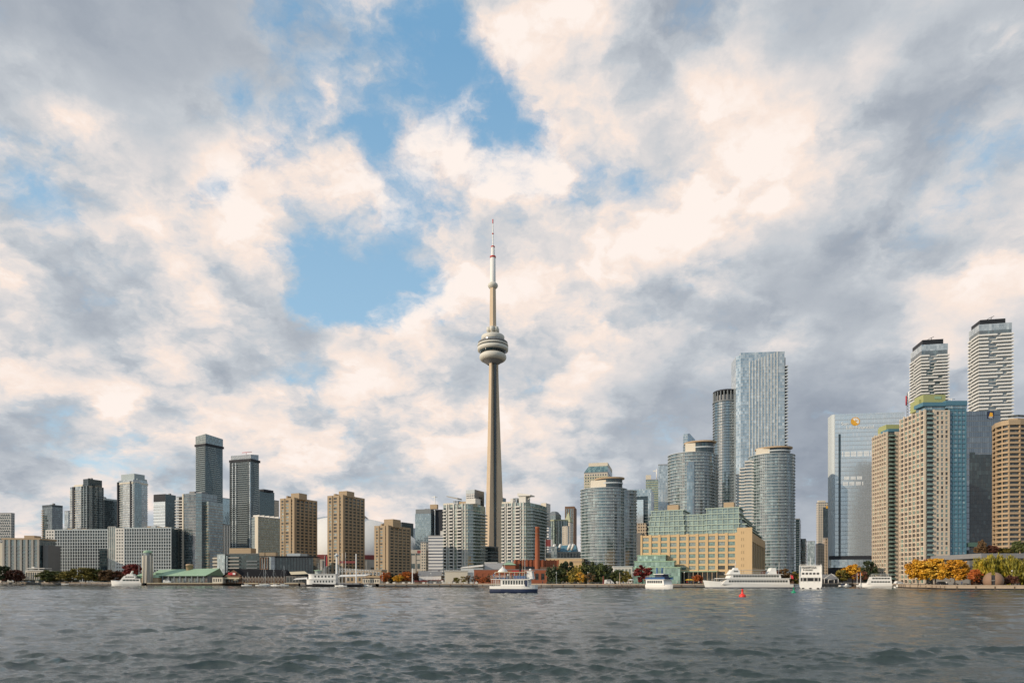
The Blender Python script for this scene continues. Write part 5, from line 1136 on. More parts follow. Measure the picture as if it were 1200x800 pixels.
# ------------------------------------------------------------------ tan warehouse terminal with green glass storeys
def warehouse():
    S = Site(879, 400, 25); root = S.root('warehouse_terminal', 'long tan concrete warehouse with green glass storeys added on its roof', 'building')
    Lf, Lr, H = -S.x(751), S.y(895.5), S.z(624.0)
    xp = S.x(864) ; f0, f1 = (-Lf, 0), (xp, 0); r0, r1 = (0, 0), (0, Lr)
    m = MB(); m.prism(rect(-Lf, 0, 0, Lr), 0, H - 0.4, True)
    w = punched(m, f0, f1, 0, H, 10, 8, 1.7, 1.35, 0.7, ends=(1.2, 1.2))
    for k in range(11): a = 1.2 + (xp + Lf - 2.4 + 1.7) / 10 * k - 1.7; m.fbox(f0, f1, max(0, a), min(a + 1.7, xp + Lf), 0, H + 0.35, 0.702, 1.05)
    pier = punched(m, (xp, 0), (0, 0), 0, H + 3.2, 2, 8, 0.9, 2.2, 1.3, wide_end=1.3, ends=(2.6, 3.4))
    m.box(xp + 0.1, -0.1, 0.1, 6, H - 0.39, H + 3.15)
    side = punched(m, r0, r1, H * 0.28, H * 0.88, 7, 1, 2.2, 1.2, 0.7, ends=(6, 4)); m.fbox(r0, r1, 0, Lr, 0, H * 0.28 - 0.01, 0, 0.7); m.fbox(r0, r1, 0, Lr, H * 0.88 + 0.01, H + 0.3, 0, 0.75)
    m.build('wall', M['warehouse_tan'], root)
    dark = [q for q in w if q[0] > (xp + Lf) * 0.78 and q[1] < H * 0.42]; pale = [q for q in w if q not in dark]
    windows(root, f0, f1, pale, [M['window_green'], M['window_green'], M['window_pale']], limit=99, back=0.08); windows(root, f0, f1, dark, M['window_dark'], back=0.02)
    windows(root, (xp, 0), (0, 0), pier, M['window_dark'], back=0.6); windows(root, r0, r1, side, M['window_dark'], back=0.1)
    # green glass storeys on the roof
    def block(ua, ub, v0, y0, y1, steps, nm='roof_storey'):
        x0, x1 = S.x(ua, y0), S.x(ub, y0); Hb = S.z(v0, (x0 + x1) / 2, y0); n = max(2, int(round((Hb - H) / 3.3))); fh = (Hb - H) / n
        for k in range(n):
            i = steps * max(0, k - 1); P = rect(x0 + i, x1 - i * 0.6, y0 + i * 0.4, y1); z0 = H + fh * k
            m = MB(); m.prism(P, z0, z0 + fh - 0.02, True); b_ = m.build(nm, M['glass_green'], root)
            m = MB(); m.prism(offset(P, 0.8), z0 + fh - 0.6, z0 + fh - 0.03, True, True); m.build('slab_edge', M['pale_green'], b_)
            nn = max(2, int((x1 - x0) / 3)); m = MB()
            for j in range(nn + 1): xx = P[0][0] + (P[1][0] - P[0][0] - 0.3) * j / nn; m.box(xx, xx + 0.3, P[0][1] - 0.75, P[0][1] - 0.55, z0, z0 + fh - 0.61)
            m.box(P[0][0], P[1][0], P[0][1] - 0.78, P[0][1] - 0.68, z0 + 0.9, z0 + 1.1); m.build('frame', M['pale_green'], b_)
    block(760.5, 802, 597.5, 7, 30, 0.55); block(800.5, 830, 602.5, 9, 30, 0.0); block(828, 866, 594.5, 6, 30, 0.0)
    x0, x1 = S.x(866, 6), -2.5
    for k in range(4):
        P = rect(S.x(864, 8) + 0.1, -1.5 - 2.0 * k, 8, Lr - 6 - 3 * k); z0 = H + 3.2 * k; m = MB(); m.prism(P, z0, z0 + 3.15, True); b_ = m.build('side_storey', M['glass_teal'], root); m = MB(); m.prism(offset(P, 0.9), z0 + 2.5, z0 + 3.14, True, True); m.build('slab_edge', M['pale_green'], b_)
    m = MB(); zz_ = S.z(597.5, S.x(781, 12), 12); m.box(S.x(782, 12), S.x(795, 12), 12, 18, zz_, zz_ + 3.2); m.build('penthouse', M['tan_precast'], root)
    zz_ = S.z(594.5, S.x(850, 10), 10); m = MB(); m.box(S.x(848, 10), S.x(860, 10), 10, 16, zz_, zz_ + 3.2); m.build('penthouse', M['tan_precast'], root)
    # green glass atrium stepping down at the western corner
    for (ua, ub, y0, y1, v) in ((747, 780, -5, 12, 651.2), (743.5, 790, -10, -5.03, 658.2), (742.5, 797, -14, -10.03, 665.3)):
        xa, xb = S.x(ua, y0), S.x(ub, y0); Hq = S.z(v, xa, y0); m = MB(); m.prism(rect(xa, xb, y0, y1), 0, Hq, True); a_ = m.build('atrium', M['glass_atrium'], root)
        m = MB(); m.prism(rect(xa - 0.3, xb + 0.3, y0 - 0.3, y1 - 0.05), Hq + 0.01, Hq + 0.5, True, True); m.build('atrium_roof', M['copper_green'], a_)
    xa, xb = S.x(796, -9), S.x(840, -9); m = MB(); z = S.z(669.8, xa, -9)      # arcade canopy along the quay front
    m.prism(rect(xa, xb, -9, -0.9), z, z + 0.5, True, True, top_poly=rect(xa, xb, -7, -0.9)); m.build('canopy', M['copper_green'], root)
    m = MB(); m.fbox((xa, -1.1), (xb, -1.1), 0, xb - xa, 0.2, z - 0.3, -0.02, 0.1); m.build('arcade_glass', M['window_dark'], root)
    for k in range(9): m = MB(); x = xa + (xb - xa) * k / 8; m.tube((x, -8.6, 0), (x, -8.6, z), 0.22, n=6); m.build('canopy_post', M['beige_stone'], root)
warehouse()

# ------------------------------------------------------------------ low buildings along the quays
def low(name, label, cat, u0, u1, D, v, mat, ang=0, depth=14, roof=None, rv=None, win=None, wm='window_dark', group=None):
    S = Site(u0, D, ang); root = S.root(name, label, cat, group); L = S.x(u1); H = S.z(v)
    m = MB(); m.prism(rect(0, L, 0, depth), 0, H, True)
    if win: w = punched(m, (0, 0), (L, 0), 0, H, win[0], win[1], win[2], win[3], 0.25); 
    m.build('wall', M[mat], root)
    if win: windows(root, (0, 0), (L, 0), w, M[wm], back=0.04, thick=0.06)
    if roof == 'gable':
        hr = S.z(rv) - H; m = MB(); e = 0.6
        A = [(-e, -e, H - 0.1), (-e, depth + e, H - 0.1), (-e, depth / 2, H + hr)]; B = [(L + e, y, z) for _, y, z in A]
        m.face([A[0], B[0], B[2], A[2]]); m.face([A[2], B[2], B[1], A[1]]); m.face([A[0], A[2], A[1]]); m.face([B[0], B[1], B[2]]); m.build('roof', M['grey_roof'], root)
    elif roof:
        m = MB(); m.prism(rect(-0.4, L + 0.4, -0.4, depth), H + 0.01, H + 0.6, True, True); m.build('roof', M[roof], root)
    return S, root, L, H
def silo():
    S = Site(168.5, 485, 8); root = S.root('ferry_terminal', 'long low shed with a pale green copper roof along the pier', 'building')
    x0, x1 = S.x(177), S.x(249); e = S.z(674.5); rdg = S.z(667); m = MB(); m.prism(rect(x0, x1 - 3, 1.5, 18), 0, e, True); m.build('wall', M['dark_concrete'], root)
    m = MB()
    m.face([(x0 - 1, -1, e), (x1 - 5, -1, e), (x1, 9, rdg + 1.0), (x0, 9, rdg)]); m.face([(x0, 9, rdg), (x1, 9, rdg + 1.0), (x1 - 3, 20, e), (x0 - 1, 20, e)]); m.face([(x1 - 5, -1, e), (x1 - 3, 20, e), (x1, 9, rdg + 1.0)]); m.face([(x0 - 1, -1, e), (x0, 9, rdg), (x0 - 1, 20, e)])
    m.build('roof', M['copper_green'], root)
    for k in range(9): m = MB(); x = x0 + 1 + (x1 - x0 - 7) / 9 * k; m.box(x, x + (x1 - x0) / 9 - 1.6, 1.3, 1.48, 0.8, e - 1.6); m.build('window', M['window_pale'], root)
    for k in range(10): m = MB(); x = x0 + (x1 - x0 - 7) / 9 * k; m.box(x, x + 0.7, -0.6, 0.1, 0, e - 0.05); m.build('post', M['dark_slab'], root)
    for (a, b, va, vb) in ((183, 192, 672.6, 671), (195, 203, 674, 672.8)):
        m = MB(); m.box(S.x(a, 3), S.x(b, 3), 1.5, 4, S.z(va, 0, 3), S.z(vb, 0, 3)); m.build('dormer', M['copper_green'], root)
    xc = S.x(213); m = MB(); m.lathe([(2.5, rdg - 2), (2.5, S.z(662.5)), (2.9, S.z(662.5)), (2.4, S.z(660.6)), (0, S.z(660))], 10, xc, 9); m.build('cupola', M['beige_stone'], root)
    # the pointed western wing and the entrance block
    xa, xb = S.x(158), S.x(169); m = MB(); m.face([(xa - 2, 2, e), (xb, 2, e), (xb, 8, S.z(667))]); m.face([(xa - 2, 14, e), (xb, 8, S.z(667)), (xb, 14, e)]); m.face([(xa - 2, 2, e), (xb, 8, S.z(667)), (xa - 2, 14, e)]); m.prism(rect(xa, xb, 3, 13), 0, e, False); m.build('west_wing', M['copper_green'], root)
    m = MB(); m.box(S.x(166, -3), S.x(185, -3), -3, 1.2, 0, S.z(676.5, 0, -3)); m.build('entrance_block', M['beige_stone'], root)
    m = MB(); m.prism(rect(S.x(166, -3) - 0.4, S.x(185, -3) + 0.4, -3.5, 1.3), S.z(676.5, 0, -3) + 0.01, S.z(674.5, 0, -3), True, top_poly=rect(S.x(167, -3), S.x(184, -3), -1, 0.6)); m.build('entrance_roof', M['copper_green'], root)
    S2 = Site(173.2, 480, 8); r2 = S2.root('stone_silo', 'tall pale stone tower with a green cap rising from the green-roofed terminal', 'tower')
    w = 5.2 * 480 / F; zt = S2.z(650.5); m = MB(); m.prism([(w * math.cos(R(a)), w * math.sin(R(a))) for a in range(22, 382, 45)], 0, zt, True); m.build('shaft', M['concrete'], r2)
    for k in range(8): a = R(22 + 45 * k); m = MB(); m.tube((w * math.cos(a), w * math.sin(a), 0), (w * math.cos(a), w * math.sin(a), zt), 0.4, n=6); m.build('pilaster', M['cream'], r2)
    m = MB(); m.lathe([(w * 0.78, zt), (w * 0.78, S2.z(647.5))], 8); m.build('lantern', M['glass_teal'], r2)
    m = MB(); m.lathe([(w * 1.0, S2.z(647.5)), (w * 0.95, S2.z(646.2)), (w * 0.6, S2.z(644.8)), (0, S2.z(644.2))], 12); m.build('cap', M['copper_green'], r2)
silo()
def pier_restaurant():
    S = Site(262, 462, 4); root = S.root('pier_warehouse', 'dark-roofed timber pier warehouse with brick gable and trellis front', 'building')
    L = S.x(334); e = S.z(674.8); rd = S.z(667.2); d = 16
    m = MB(); m.prism(rect(0, L, 0, d), 0, e, True); m.face([(0.5, -0.05, e), (S.x(284), -0.05, e), (S.x(273), -0.05, rd + 0.3)]); m.build('wall', M['brown_brick'], root)
    m = MB(); x1 = S.x(285)
    m.face([(x1 - 2, -1, e - 0.3), (L + 1, -1, e - 0.3), (L - 2, d / 2, rd), (S.x(274), d / 2, rd + 0.6)]); m.face([(S.x(274), d / 2, rd + 0.6), (L - 2, d / 2, rd), (L + 1, d + 1, e), (0, d + 1, e)]); m.face([(L + 1, -1, e - 0.3), (L + 1, d + 1, e), (L - 2, d / 2, rd)])
    m.face([(-1, -0.6, e - 0.2), (S.x(273), -0.6, rd + 0.6), (S.x(274), d / 2, rd + 0.6), (-1, d / 2, e - 0.2)]); m.face([(S.x(273), -0.6, rd + 0.6), (x1, -0.6, e - 0.3), (x1, d / 2, e), (S.x(274), d / 2, rd + 0.6)]); m.build('roof', M['slate_roof'], root)
    m = MB(); m.box(S.x(268), S.x(277), -0.9, -0.65, S.z(673.4), S.z(670.4)); m.build('sign_panel', M['sign_red'], root)
    m = MB(); m.box(S.x(273.5), S.x(276.4), -0.95, -0.66, S.z(673), S.z(670.8)); m.build('sign_panel', M['white_paint'], root)
    m = MB(); m.box(S.x(259, -3), S.x(280, -3), -3, -0.1, S.z(678, 0, -3), S.z(676.2, 0, -3)); m.build('canopy', M['canvas'], root)
    q = MB()
    for k in range(14):
        x = x1 + (L - x1) * k / 13; q.tube((x, -0.9, 0), (x, -0.9, e), 0.16, n=4)
        if k < 13: q.tube((x, -0.9, 0.4), (x + (L - x1) / 13, -0.9, e - 0.2), 0.12, n=4); q.tube((x, -0.9, e - 0.2), (x + (L - x1) / 13, -0.9, 0.4), 0.12, n=4)
    q.build('trellis', M['concrete'], root)
    for k in range(5): m = MB(); x = 1.5 + (x1 - 4) * k / 5; m.box(x, x + 1.2, -0.2, 0.05, 0.6, 2.6); m.build('window', M['window_dark'], root)
    S2 = Site(250.5, 462, 4); low_ = low('pier_pavilion', 'small cream pavilion with low slate roof beside the pier warehouse', 'building', 249, 261, 458, 676, 'cream', 4, 8, 'slate_roof', None, (4, 1, 0.8, 1.0))
    S3, r3, L3, H3 = low('pier_shed', 'low dark shed with angled pale awnings west of the moored ferry', 'building', 335, 358, 450, 674.5, 'dark_concrete', 3, 12, 'slate_roof', None, (6, 1, 0.6, 0.8))
    m = MB(); m.face([(S3.x(341, -2), -2, S3.z(673)), (S3.x(361, -2), -2, S3.z(672)), (S3.x(357, 5), 5, S3.z(668.8)), (S3.x(339, 5), 5, S3.z(669.5))]); m.build('awning', M['canvas'], r3)
    m = MB(); m.face([(S3.x(343, -5), -5, S3.z(679, 0, -5)), (S3.x(360, -5), -5, S3.z(678, 0, -5)), (S3.x(360, -1), -1, S3.z(676, 0, -1)), (S3.x(347, -1), -1, S3.z(677, 0, -1))]); m.build('awning', M['white_paint'], r3)
pier_restaurant()
def amphitheatre():
    S = Site(396, 440, 4); root = S.root('harbour_stage', 'white tent-roofed lakeside stage with arched truss', 'stage')
    x0, x1 = S.x(396), S.x(428); z = S.z(675.5); m = MB()
    m.face([(x0, -1, z), (x1, -1, z + 0.6), (x1 + 2, 6, z + 1.8), (x0, 6, z + 1.4)]); m.face([(x0, -1, z - 0.3), (x0, 6, z + 1.1), (x1 + 2, 6, z + 1.5), (x1, -1, z + 0.3)]); m.build('tent_roof', M['white_paint'], root)
    for k in range(4): m = MB(); x = x0 + (x1 - x0) * k / 3; m.tube((x, -0.5, 0), (x, -0.5, z), 0.2, n=6); m.build('post', M['white_paint'], root)
    xa, xb = S.x(397, 10), S.x(446, 10); m = MB(); zz_ = lambda t: S.z(666 + 4.5 * t * t, 0, 10)
    for k in range(16):
        t0, t1 = k / 16, (k + 1) / 16; A = (xa + (xb - xa) * t0, 10, zz_(t0)); B = (xa + (xb - xa) * t1, 10, zz_(t1)); C = (A[0], 10, A[2] - 2.0); D_ = (B[0], 10, B[2] - 2.0)
        m.tube(A, B, 0.18, n=4); m.tube(C, D_, 0.18, n=4); m.tube(A, D_, 0.12, n=4); m.tube(C, B, 0.12, n=4)
    m.build('truss', M['pale_grey'], root)
    m = MB(); m.box(S.x(397, 9), S.x(416, 9), 9, 9.4, S.z(659.6, 0, 9), S.z(657, 0, 9)); m.build('banner', M['maroon'], root)
    S2, r2, L2, H2 = low('harbour_centre', 'tan two-storey harbour centre behind the white stage', 'building', 405, 447, 470, 668, 'tan_precast', 3, 16, 'concrete', None, (9, 2, 1.2, 1.4))
    low('boat_kiosk', 'low timber kiosk among the quay trees, west of the orange tree', 'kiosk', 425, 445, 415, 677.5, 'cream', 3, 6, 'timber', None, (7, 1, 0.7, 0.8))
amphitheatre()
S, root, L, H = low('white_boathouse', 'white boathouse with a grey gable roof on the quay', 'building', 491, 517, 402, 674, 'white_paint', -6, 12, 'gable', 668.5, (7, 1, 1.6, 1.7))
m = MB(); m.box(S.x(494, -2.5), S.x(520, -2.5), -2.5, -0.3, 2.0, 2.3); m.build('porch_roof', M['maroon'], root)
low('low_red_kiosk', 'low red-roofed kiosk in front of the white boathouse', 'kiosk', 486, 500, 392, 681, 'brown_brick', 0, 4, 'maroon')
S, root, L, H = low('gallery_annex', 'plain cream block with a flat roof beside the white boathouse', 'building', 521, 548, 396, 669, 'cream', -4, 16, 'white_slab')
m = MB(); m.box(S.x(531, -0.06), S.x(532.5, -0.06), -0.06, 0.1, 0, 2.3); m.build('door', M['charcoal'], root)
m = MB(); m.box(L + 0.02, S.x(555, 2), 2, 12, 0, H - 0.6); m.build('side_wing', M['white_slab'], root)
def white_roof():
    S = Site(540, 470, 3); root = S.root('theatre_shed', 'low theatre with a long white curved roof and grey metal fly tower', 'building')
    x0, x1 = 0, S.x(566); m = MB(); m.prism(rect(x0, x1, 0, 14), 0, S.z(665.5), True); m.build('wall', M['pale_grey'], root)
    m = MB(); A = [(x0, -0.5, S.z(665.5)), (x0, 14, S.z(664)), (x0, 14, S.z(663.4)), (x0, -0.5, S.z(664.6))]; B = [(x1, -0.5, S.z(663.5)), (x1, 14, S.z(661)), (x1, 14, S.z(660.4)), (x1, -0.5, S.z(661.2))]; m.loft([A, B], smooth=False); m.build('roof', M['white_paint'], root)
    m = MB(); m.box(S.x(568, 4), S.x(590, 4), 4, 18, 0, S.z(659.5, 0, 4)); f_ = m.build('fly_tower', M['steel'], root)
    m = MB(); m.box(S.x(568, 4) - 0.2, S.x(583, 4), 3.7, 18, S.z(659.5, 0, 4) + 0.01, S.z(658.6, 0, 4)); m.build('roof_edge', M['white_paint'], f_)
white_roof()
def power_plant():
    S = Site(555.5, 425, -2); root = S.root('brick_power_plant', 'long red brick former power plant, low wings and a taller pilastered hall', 'building')
    L = S.x(641); H = S.z(667.5); m = MB(); m.prism(rect(0, L, 0, 20), 0, H, True)
    w = punched(m, (0, 0), (L, 0), 0, H, 12, 1, 1.6, 2.2, 0.3); m.build('wall', M['red_brick'], root); windows(root, (0, 0), (L, 0), w[5:], M['window_dark'], back=0.04); windows(root, (0, 0), (L, 0), w[:5], M['red_brick'], name='brick_panel', back=0.02)
    m = MB(); m.prism(rect(-0.3, L + 0.3, -0.35, 20), H + 0.01, H + 0.5, True, True); m.build('roof', M['grey_roof'], root)
    x0, x1 = S.x(603, 10), S.x(655, 10); Hh = S.z(656, 0, 10); m = MB(); m.prism(rect(x0, x1, 10, 28), 0, Hh, True); t_ = m.build('tall_hall', M['red_brick'], root)
    for k in range(12): m = MB(); x = x0 + (x1 - x0 - 0.9) * k / 11; m.box(x, x + 0.9, 9.5, 9.98, 0, Hh + 0.3); m.build('pilaster', M['red_brick'], t_)
    m = MB(); m.box(S.x(613, 9), S.x(626, 9), 9, 9.6, S.z(668, 0, 9), S.z(663.3, 0, 9)); m.build('dark_louvre', M['charcoal'], t_)
    m = MB(); m.box(S.x(633, 5), S.x(648, 5), 5, 9.4, 0, S.z(664, 0, 5)); b_ = m.build('side_block', M['brown_brick'], root)
    m = MB(); m.box(S.x(633, 5), S.x(648, 5), 4.8, 5.02, S.z(672, 0, 5), S.z(668.5, 0, 5)); m.build('dark_louvre', M['charcoal'], b_)
    x0, x1 = S.x(589.5, 3), S.x(604, 3); Hp = S.z(661.5, 0, 3); m = MB(); m.prism(rect(x0, x1, 3, 10), 0, Hp, True); p_ = m.build('corner_pavilion', M['red_brick'], root)
    m = MB(); cx = (x0 + x1) / 2; m.prism(rect(x0 - 0.6, x1 + 0.6, 2.4, 10.6), Hp + 0.01, S.z(658.5, 0, 5), True, top_poly=rect(cx - 1.4, cx + 1.4, 5, 8)); m.build('roof', M['copper_green'], p_)
    m = MB(); m.box(cx - 1.2, cx + 1.2, 5.4, 7.6, S.z(658.5, 0, 5) + 0.01, S.z(656, 0, 5)); m.build('roof_lantern', M['glass_teal'], p_)
    m = MB(); m.box(S.x(600), S.x(612), -0.7, -0.4, S.z(670), S.z(668)); m.build('sign_panel', M['sign_red'], root)
    xc = S.x(629.7, 6); m = MB(); m.lathe([(1.65, 0), (1.5, S.z(640, 0, 6)), (1.3, S.z(619, 0, 6)), (1.5, S.z(618.6, 0, 6)), (1.45, S.z(616.8, 0, 6)), (0.95, S.z(616.8, 0, 6)), (0.95, S.z(618, 0, 6))], 20, xc, 6)
    c = thing('brick_chimney', 'tall slender red brick chimney rising from the power plant', 'chimney', (*S.w(0, 0), GZ), -S.a); m.build('shaft', M['red_brick'], c)
    for z in (12, 22, 32): m = MB(); m.lathe([(1.6 - z * 0.0075, z), (1.66 - z * 0.0075, z + 0.1), (1.66 - z * 0.0075, z + 0.4), (1.59 - z * 0.0075, z + 0.5)], 20, xc, 6); m.build('iron_band', M['brown_brick'], c)
power_plant()
S, root, L, H = low('pale_pavilion', 'low pale glazed pavilion at the foot of the round condo by the trees', 'building', 719, 741, 440, 664, 'white_slab', 0, 12, 'pale_grey', None, (5, 1, 0.8, 1.4), 'window_pale')
S, root, L, H = low('park_pavilion', 'low cream pavilion with flat white decks behind the park trees', 'building', 30, 54, 620, 669, 'cream', 0, 10, 'white_slab', None, (9, 1, 0.5, 1.0))
m = MB(); m.box(S.x(32), S.x(53), -1, 9, S.z(668.4), S.z(667.6)); m.box(S.x(32), S.x(53), -1, 9, S.z(666), S.z(665.2)); m.box(S.x(36), S.x(39), 1, 6, H + 0.7, S.z(663.5)); m.build('upper_deck', M['white_slab'], root)
low('marina_shed', 'tiny cream marina shed by the maroon park tree', 'shed', 21, 29, 560, 676, 'cream', 0, 5, 'white_slab')
S, root, L, H = low('boat_club', 'small black gabled clubhouse with white trim at the canal slip', 'building', 966, 981, 420, 678, 'charcoal', 0, 10, 'gable', 672.5, (2, 1, 1.0, 1.2))
m = MB()
for a, b in (((-0.7, -0.8, H), (L / 2, -0.8, S.z(671.8))), ((L / 2, -0.8, S.z(671.8)), (L + 0.7, -0.8, H)), ((-0.3, -0.8, 0), (-0.3, -0.8, H)), ((L + 0.3, -0.8, 0), (L + 0.3, -0.8, H)), ((2.2, -0.8, 0), (2.2, -0.8, H - 0.4)), ((L - 2.2, -0.8, 0), (L - 2.2, -0.8, H - 0.4)), ((2.2, -0.8, H - 0.4), (L - 2.2, -0.8, H - 0.4))): m.tube(a, b, 0.18, n=4)
m.build('white_trim', M['white_paint'], root)
low('quay_house', 'low dark house behind the moored boats at the canal mouth', 'building', 895, 935, 405, 674, 'brown_brick', 0, 10, 'grey_roof', None, (8, 1, 1.2, 1.2))

# ------------------------------------------------------------------ quay walls
def seawalls():
    segs = [((-150, 0, 60, 130, 166), 'low dark quay wall below the western shore park', 'dark_concrete'), ((172, 282), 'long dark pier edge in front of the green-roofed terminal', 'timber'),
            ((286, 350), 'timber quay edge in front of the pier warehouse', 'timber'), ((352, 440), 'dark quay wall behind the moored ferry and masts', 'dark_concrete'),
            ((444, 560, 640, 720), 'long black-stained quay wall below the white boathouse and power plant', 'dark_concrete'), ((720, 790, 936), 'dark quay wall in front of the tan warehouse', 'dark_concrete'),
            ((937, 1000, 1012, 1042, 1050), 'dark wall round the canal slip', 'dark_concrete'), ((1050, 1062, 1090, 1110, 1200, 1330), 'sunlit beige stone quay wall below the yellow trees and willows', 'quay_stone')]
    dd = dict(SHORE)
    for us, lab, mt in segs:
        pts = [(px(u, dd[u]), dd[u]) for u in us]; c = pts[0]; root = thing('quay_wall', lab, 'wall', (c[0], c[1], 0))
        P = [(p[0] - c[0], p[1] - c[1]) for p in pts]; w = MB(); cp = MB(); fd = MB(); wet = MB()
        for a, b in zip(P, P[1:]):
            L = math.hypot(b[0] - a[0], b[1] - a[1])
            wet.fbox(a, b, 0, L, -0.8, 0.55, -0.3, 0.012); w.fbox(a, b, 0, L, 0.551, GZ - 0.25, -0.3, 0.0); cp.fbox(a, b, -0.02, L + 0.02, GZ - 0.249, GZ + 0.18, -1.1, 0.12)
            n = int(L / 6)
            for k in range(n): fd.fbox(a, b, (k + 0.5) * L / n, (k + 0.5) * L / n + 0.35, 0.1, GZ - 0.3, 0.01, 0.16)
        wet.build('waterline_band', M['black'], root); w.build('face', M[mt], root); cp.build('coping', M['quay_stone'] if mt != 'timber' else M['canvas'], root); fd.build('fender_frame', M['timber'], root)
seawalls()
def jetty():
    D = 312; u0, u1 = 721, 766; root = thing('timber_jetty', 'low dark timber jetty on piles beside the small tour boat', 'jetty', (px(u0, D), D, 0)); L = px(u1, D) - px(u0, D)
    m = MB(); m.box(0, L, 0, 6, 0.75, 1.05); m.build('deck', M['timber'], root)
    for k in range(14):
        m = MB(); x = 0.3 + (L - 0.6) * k / 13; m.tube((x, 0.1, -1), (x, 0.1, 1.5 + 0.2 * (k % 3)), 0.16, n=7); m.build('pile', M['timber'], root)
jetty()

# ------------------------------------------------------------------ trees
def leafmat(name, c1, c2, c3):
    m, n, b = base_mat(name); oc = n.new('ShaderNodeTexCoord').outputs['Object']
    rnd = n.new('ShaderNodeObjectInfo').outputs['Random']
    f = n.m('ADD', n.m('MULTIPLY', n.noise(oc, 1.1, 3, 0.6), 0.8), n.m('MULTIPLY', n.noise(oc, 9.0, 1, 0.5), 0.4))
    n.put(b.inputs['Base Color'], n.ramp(n.m('ADD', n.m('SUBTRACT', f, 0.12), n.m('MULTIPLY', n.m('SUBTRACT', rnd, 0.5), 0.18)), [(0.25, c1), (0.5, c2), (0.75, c3)]))
    b.inputs['Roughness'].default_value = 0.6
    b.inputs['Subsurface Weight'].default_value = 0.0
leafmat('leaf_yellow', (0.50, 0.22, 0.015), (0.64, 0.33, 0.02), (0.62, 0.40, 0.05))
leafmat('leaf_willow', (0.10, 0.11, 0.018), (0.28, 0.235, 0.02), (0.52, 0.35, 0.02))
leafmat('leaf_green', (0.045, 0.07, 0.02), (0.095, 0.115, 0.03), (0.20, 0.17, 0.035))
leafmat('leaf_dark', (0.018, 0.034, 0.014), (0.04, 0.058, 0.02), (0.085, 0.085, 0.025))
leafmat('leaf_olive', (0.10, 0.10, 0.022), (0.21, 0.17, 0.03), (0.40, 0.27, 0.035))
leafmat('leaf_orange', (0.33, 0.075, 0.015), (0.46, 0.12, 0.02), (0.52, 0.20, 0.03))
leafmat('leaf_red', (0.10, 0.012, 0.012), (0.19, 0.022, 0.018), (0.27, 0.045, 0.025))
leafmat('leaf_maroon', (0.075, 0.03, 0.018), (0.14, 0.05, 0.028), (0.21, 0.09, 0.035))
leafmat('leaf_brown', (0.10, 0.055, 0.025), (0.17, 0.10, 0.04), (0.27, 0.15, 0.045))
solid('bark', (0.07, 0.052, 0.04), 0.95, 0.3, 3.0)

def crown_mesh(seed, n_clump, per, leaf, shape='round', droop=0.0, dens=1.0):
    """unit crown: foot at z=0, height 1, half-width 1, as clumps of leaves along limbs"""
    q = np.random.default_rng(seed); V = []
    cl = []
    while len(cl) < n_clump:
        p = q.uniform(-1, 1, 3); r2 = p[0] ** 2 + p[1] ** 2
        if shape == 'round' and r2 + (p[2]) ** 2 > 1: continue
        if shape == 'column' and (abs(p[2]) > 1 or math.sqrt(r2) > (1 - max(0, p[2])) ** 0.6 * 0.95 + 0.1): continue
        if shape == 'spread' and (r2 > 1 or abs(p[2]) > math.sqrt(max(0.05, 1 - r2 * 0.75)) or (p[2] < -0.4 and r2 < 0.2)): continue
        if q.random() < 0.35 and (r2 + p[2] ** 2) < 0.3: continue
        cl.append(p)
    for c in cl:
        s = q.uniform(0.16, 0.34); k = int(per * q.uniform(0.6, 1.4))
        P = q.normal(0, 1, (k, 3)); P /= (np.linalg.norm(P, axis=1)[:, None] + 1e-9); P *= (q.random((k, 1)) ** 0.45) * s
        P[:, 2] *= 0.75
        if droop: P[:, 2] -= q.random(k) * droop * (1.0 + c[2]) * 0.6; P[:, :2] *= 0.7
        V.append(P + c * np.array([1, 1, 1]) * q.uniform(0.78, 1.2))
    # stray leaves
    P = q.normal(0, 0.55, (int(n_clump * per * 0.06), 3)); V.append(P[np.linalg.norm(P, axis=1) < 1.12])
    Cn = np.concatenate(V); n = len(Cn)
    a = q.normal(0, 1, (n, 3)); a /= np.linalg.norm(a, axis=1)[:, None]; b = np.cross(a, q.normal(0, 1, (n, 3))); b /= np.linalg.norm(b, axis=1)[:, None]
    if droop: a[:, 2] = -np.abs(a[:, 2]) - 1.2; a /= np.linalg.norm(a, axis=1)[:, None]
    sz = leaf * q.uniform(0.6, 1.35, (n, 1)); ln = 2.4 if droop else 1.0
    vv = np.stack([Cn - a * sz * ln - b * sz * 0.2, Cn + b * sz * 0.8, Cn + a * sz * ln, Cn - b * sz * 0.8], 1)
    vv[..., 2] = vv[..., 2] * 0.5 + 0.5
    return vv.reshape(-1, 3), n
CROWNS = {}
def crown(kind, mat, k):
    key = (kind, mat, k)
    if key not in CROWNS:
        prm = {'round': (34, 110, 0.11, 'round', 0), 'spread': (54, 120, 0.085, 'spread', 0), 'column': (46, 110, 0.12, 'column', 0), 'willow': (60, 130, 0.055, 'spread', 0.85), 'thin': (20, 44, 0.09, 'round', 0)}[kind]
        v, n = crown_mesh(hash((kind, k)) % 9999 if False else (len(kind) * 97 + k * 31 + ord(kind[0])), *prm)
        m = bpy.data.meshes.new('crown'); m.from_pydata(v.tolist(), [], np.arange(n * 4).reshape(-1, 4).tolist()); m.materials.append(M[mat]); m.update(); CROWNS[key] = m
    return CROWNS[key]
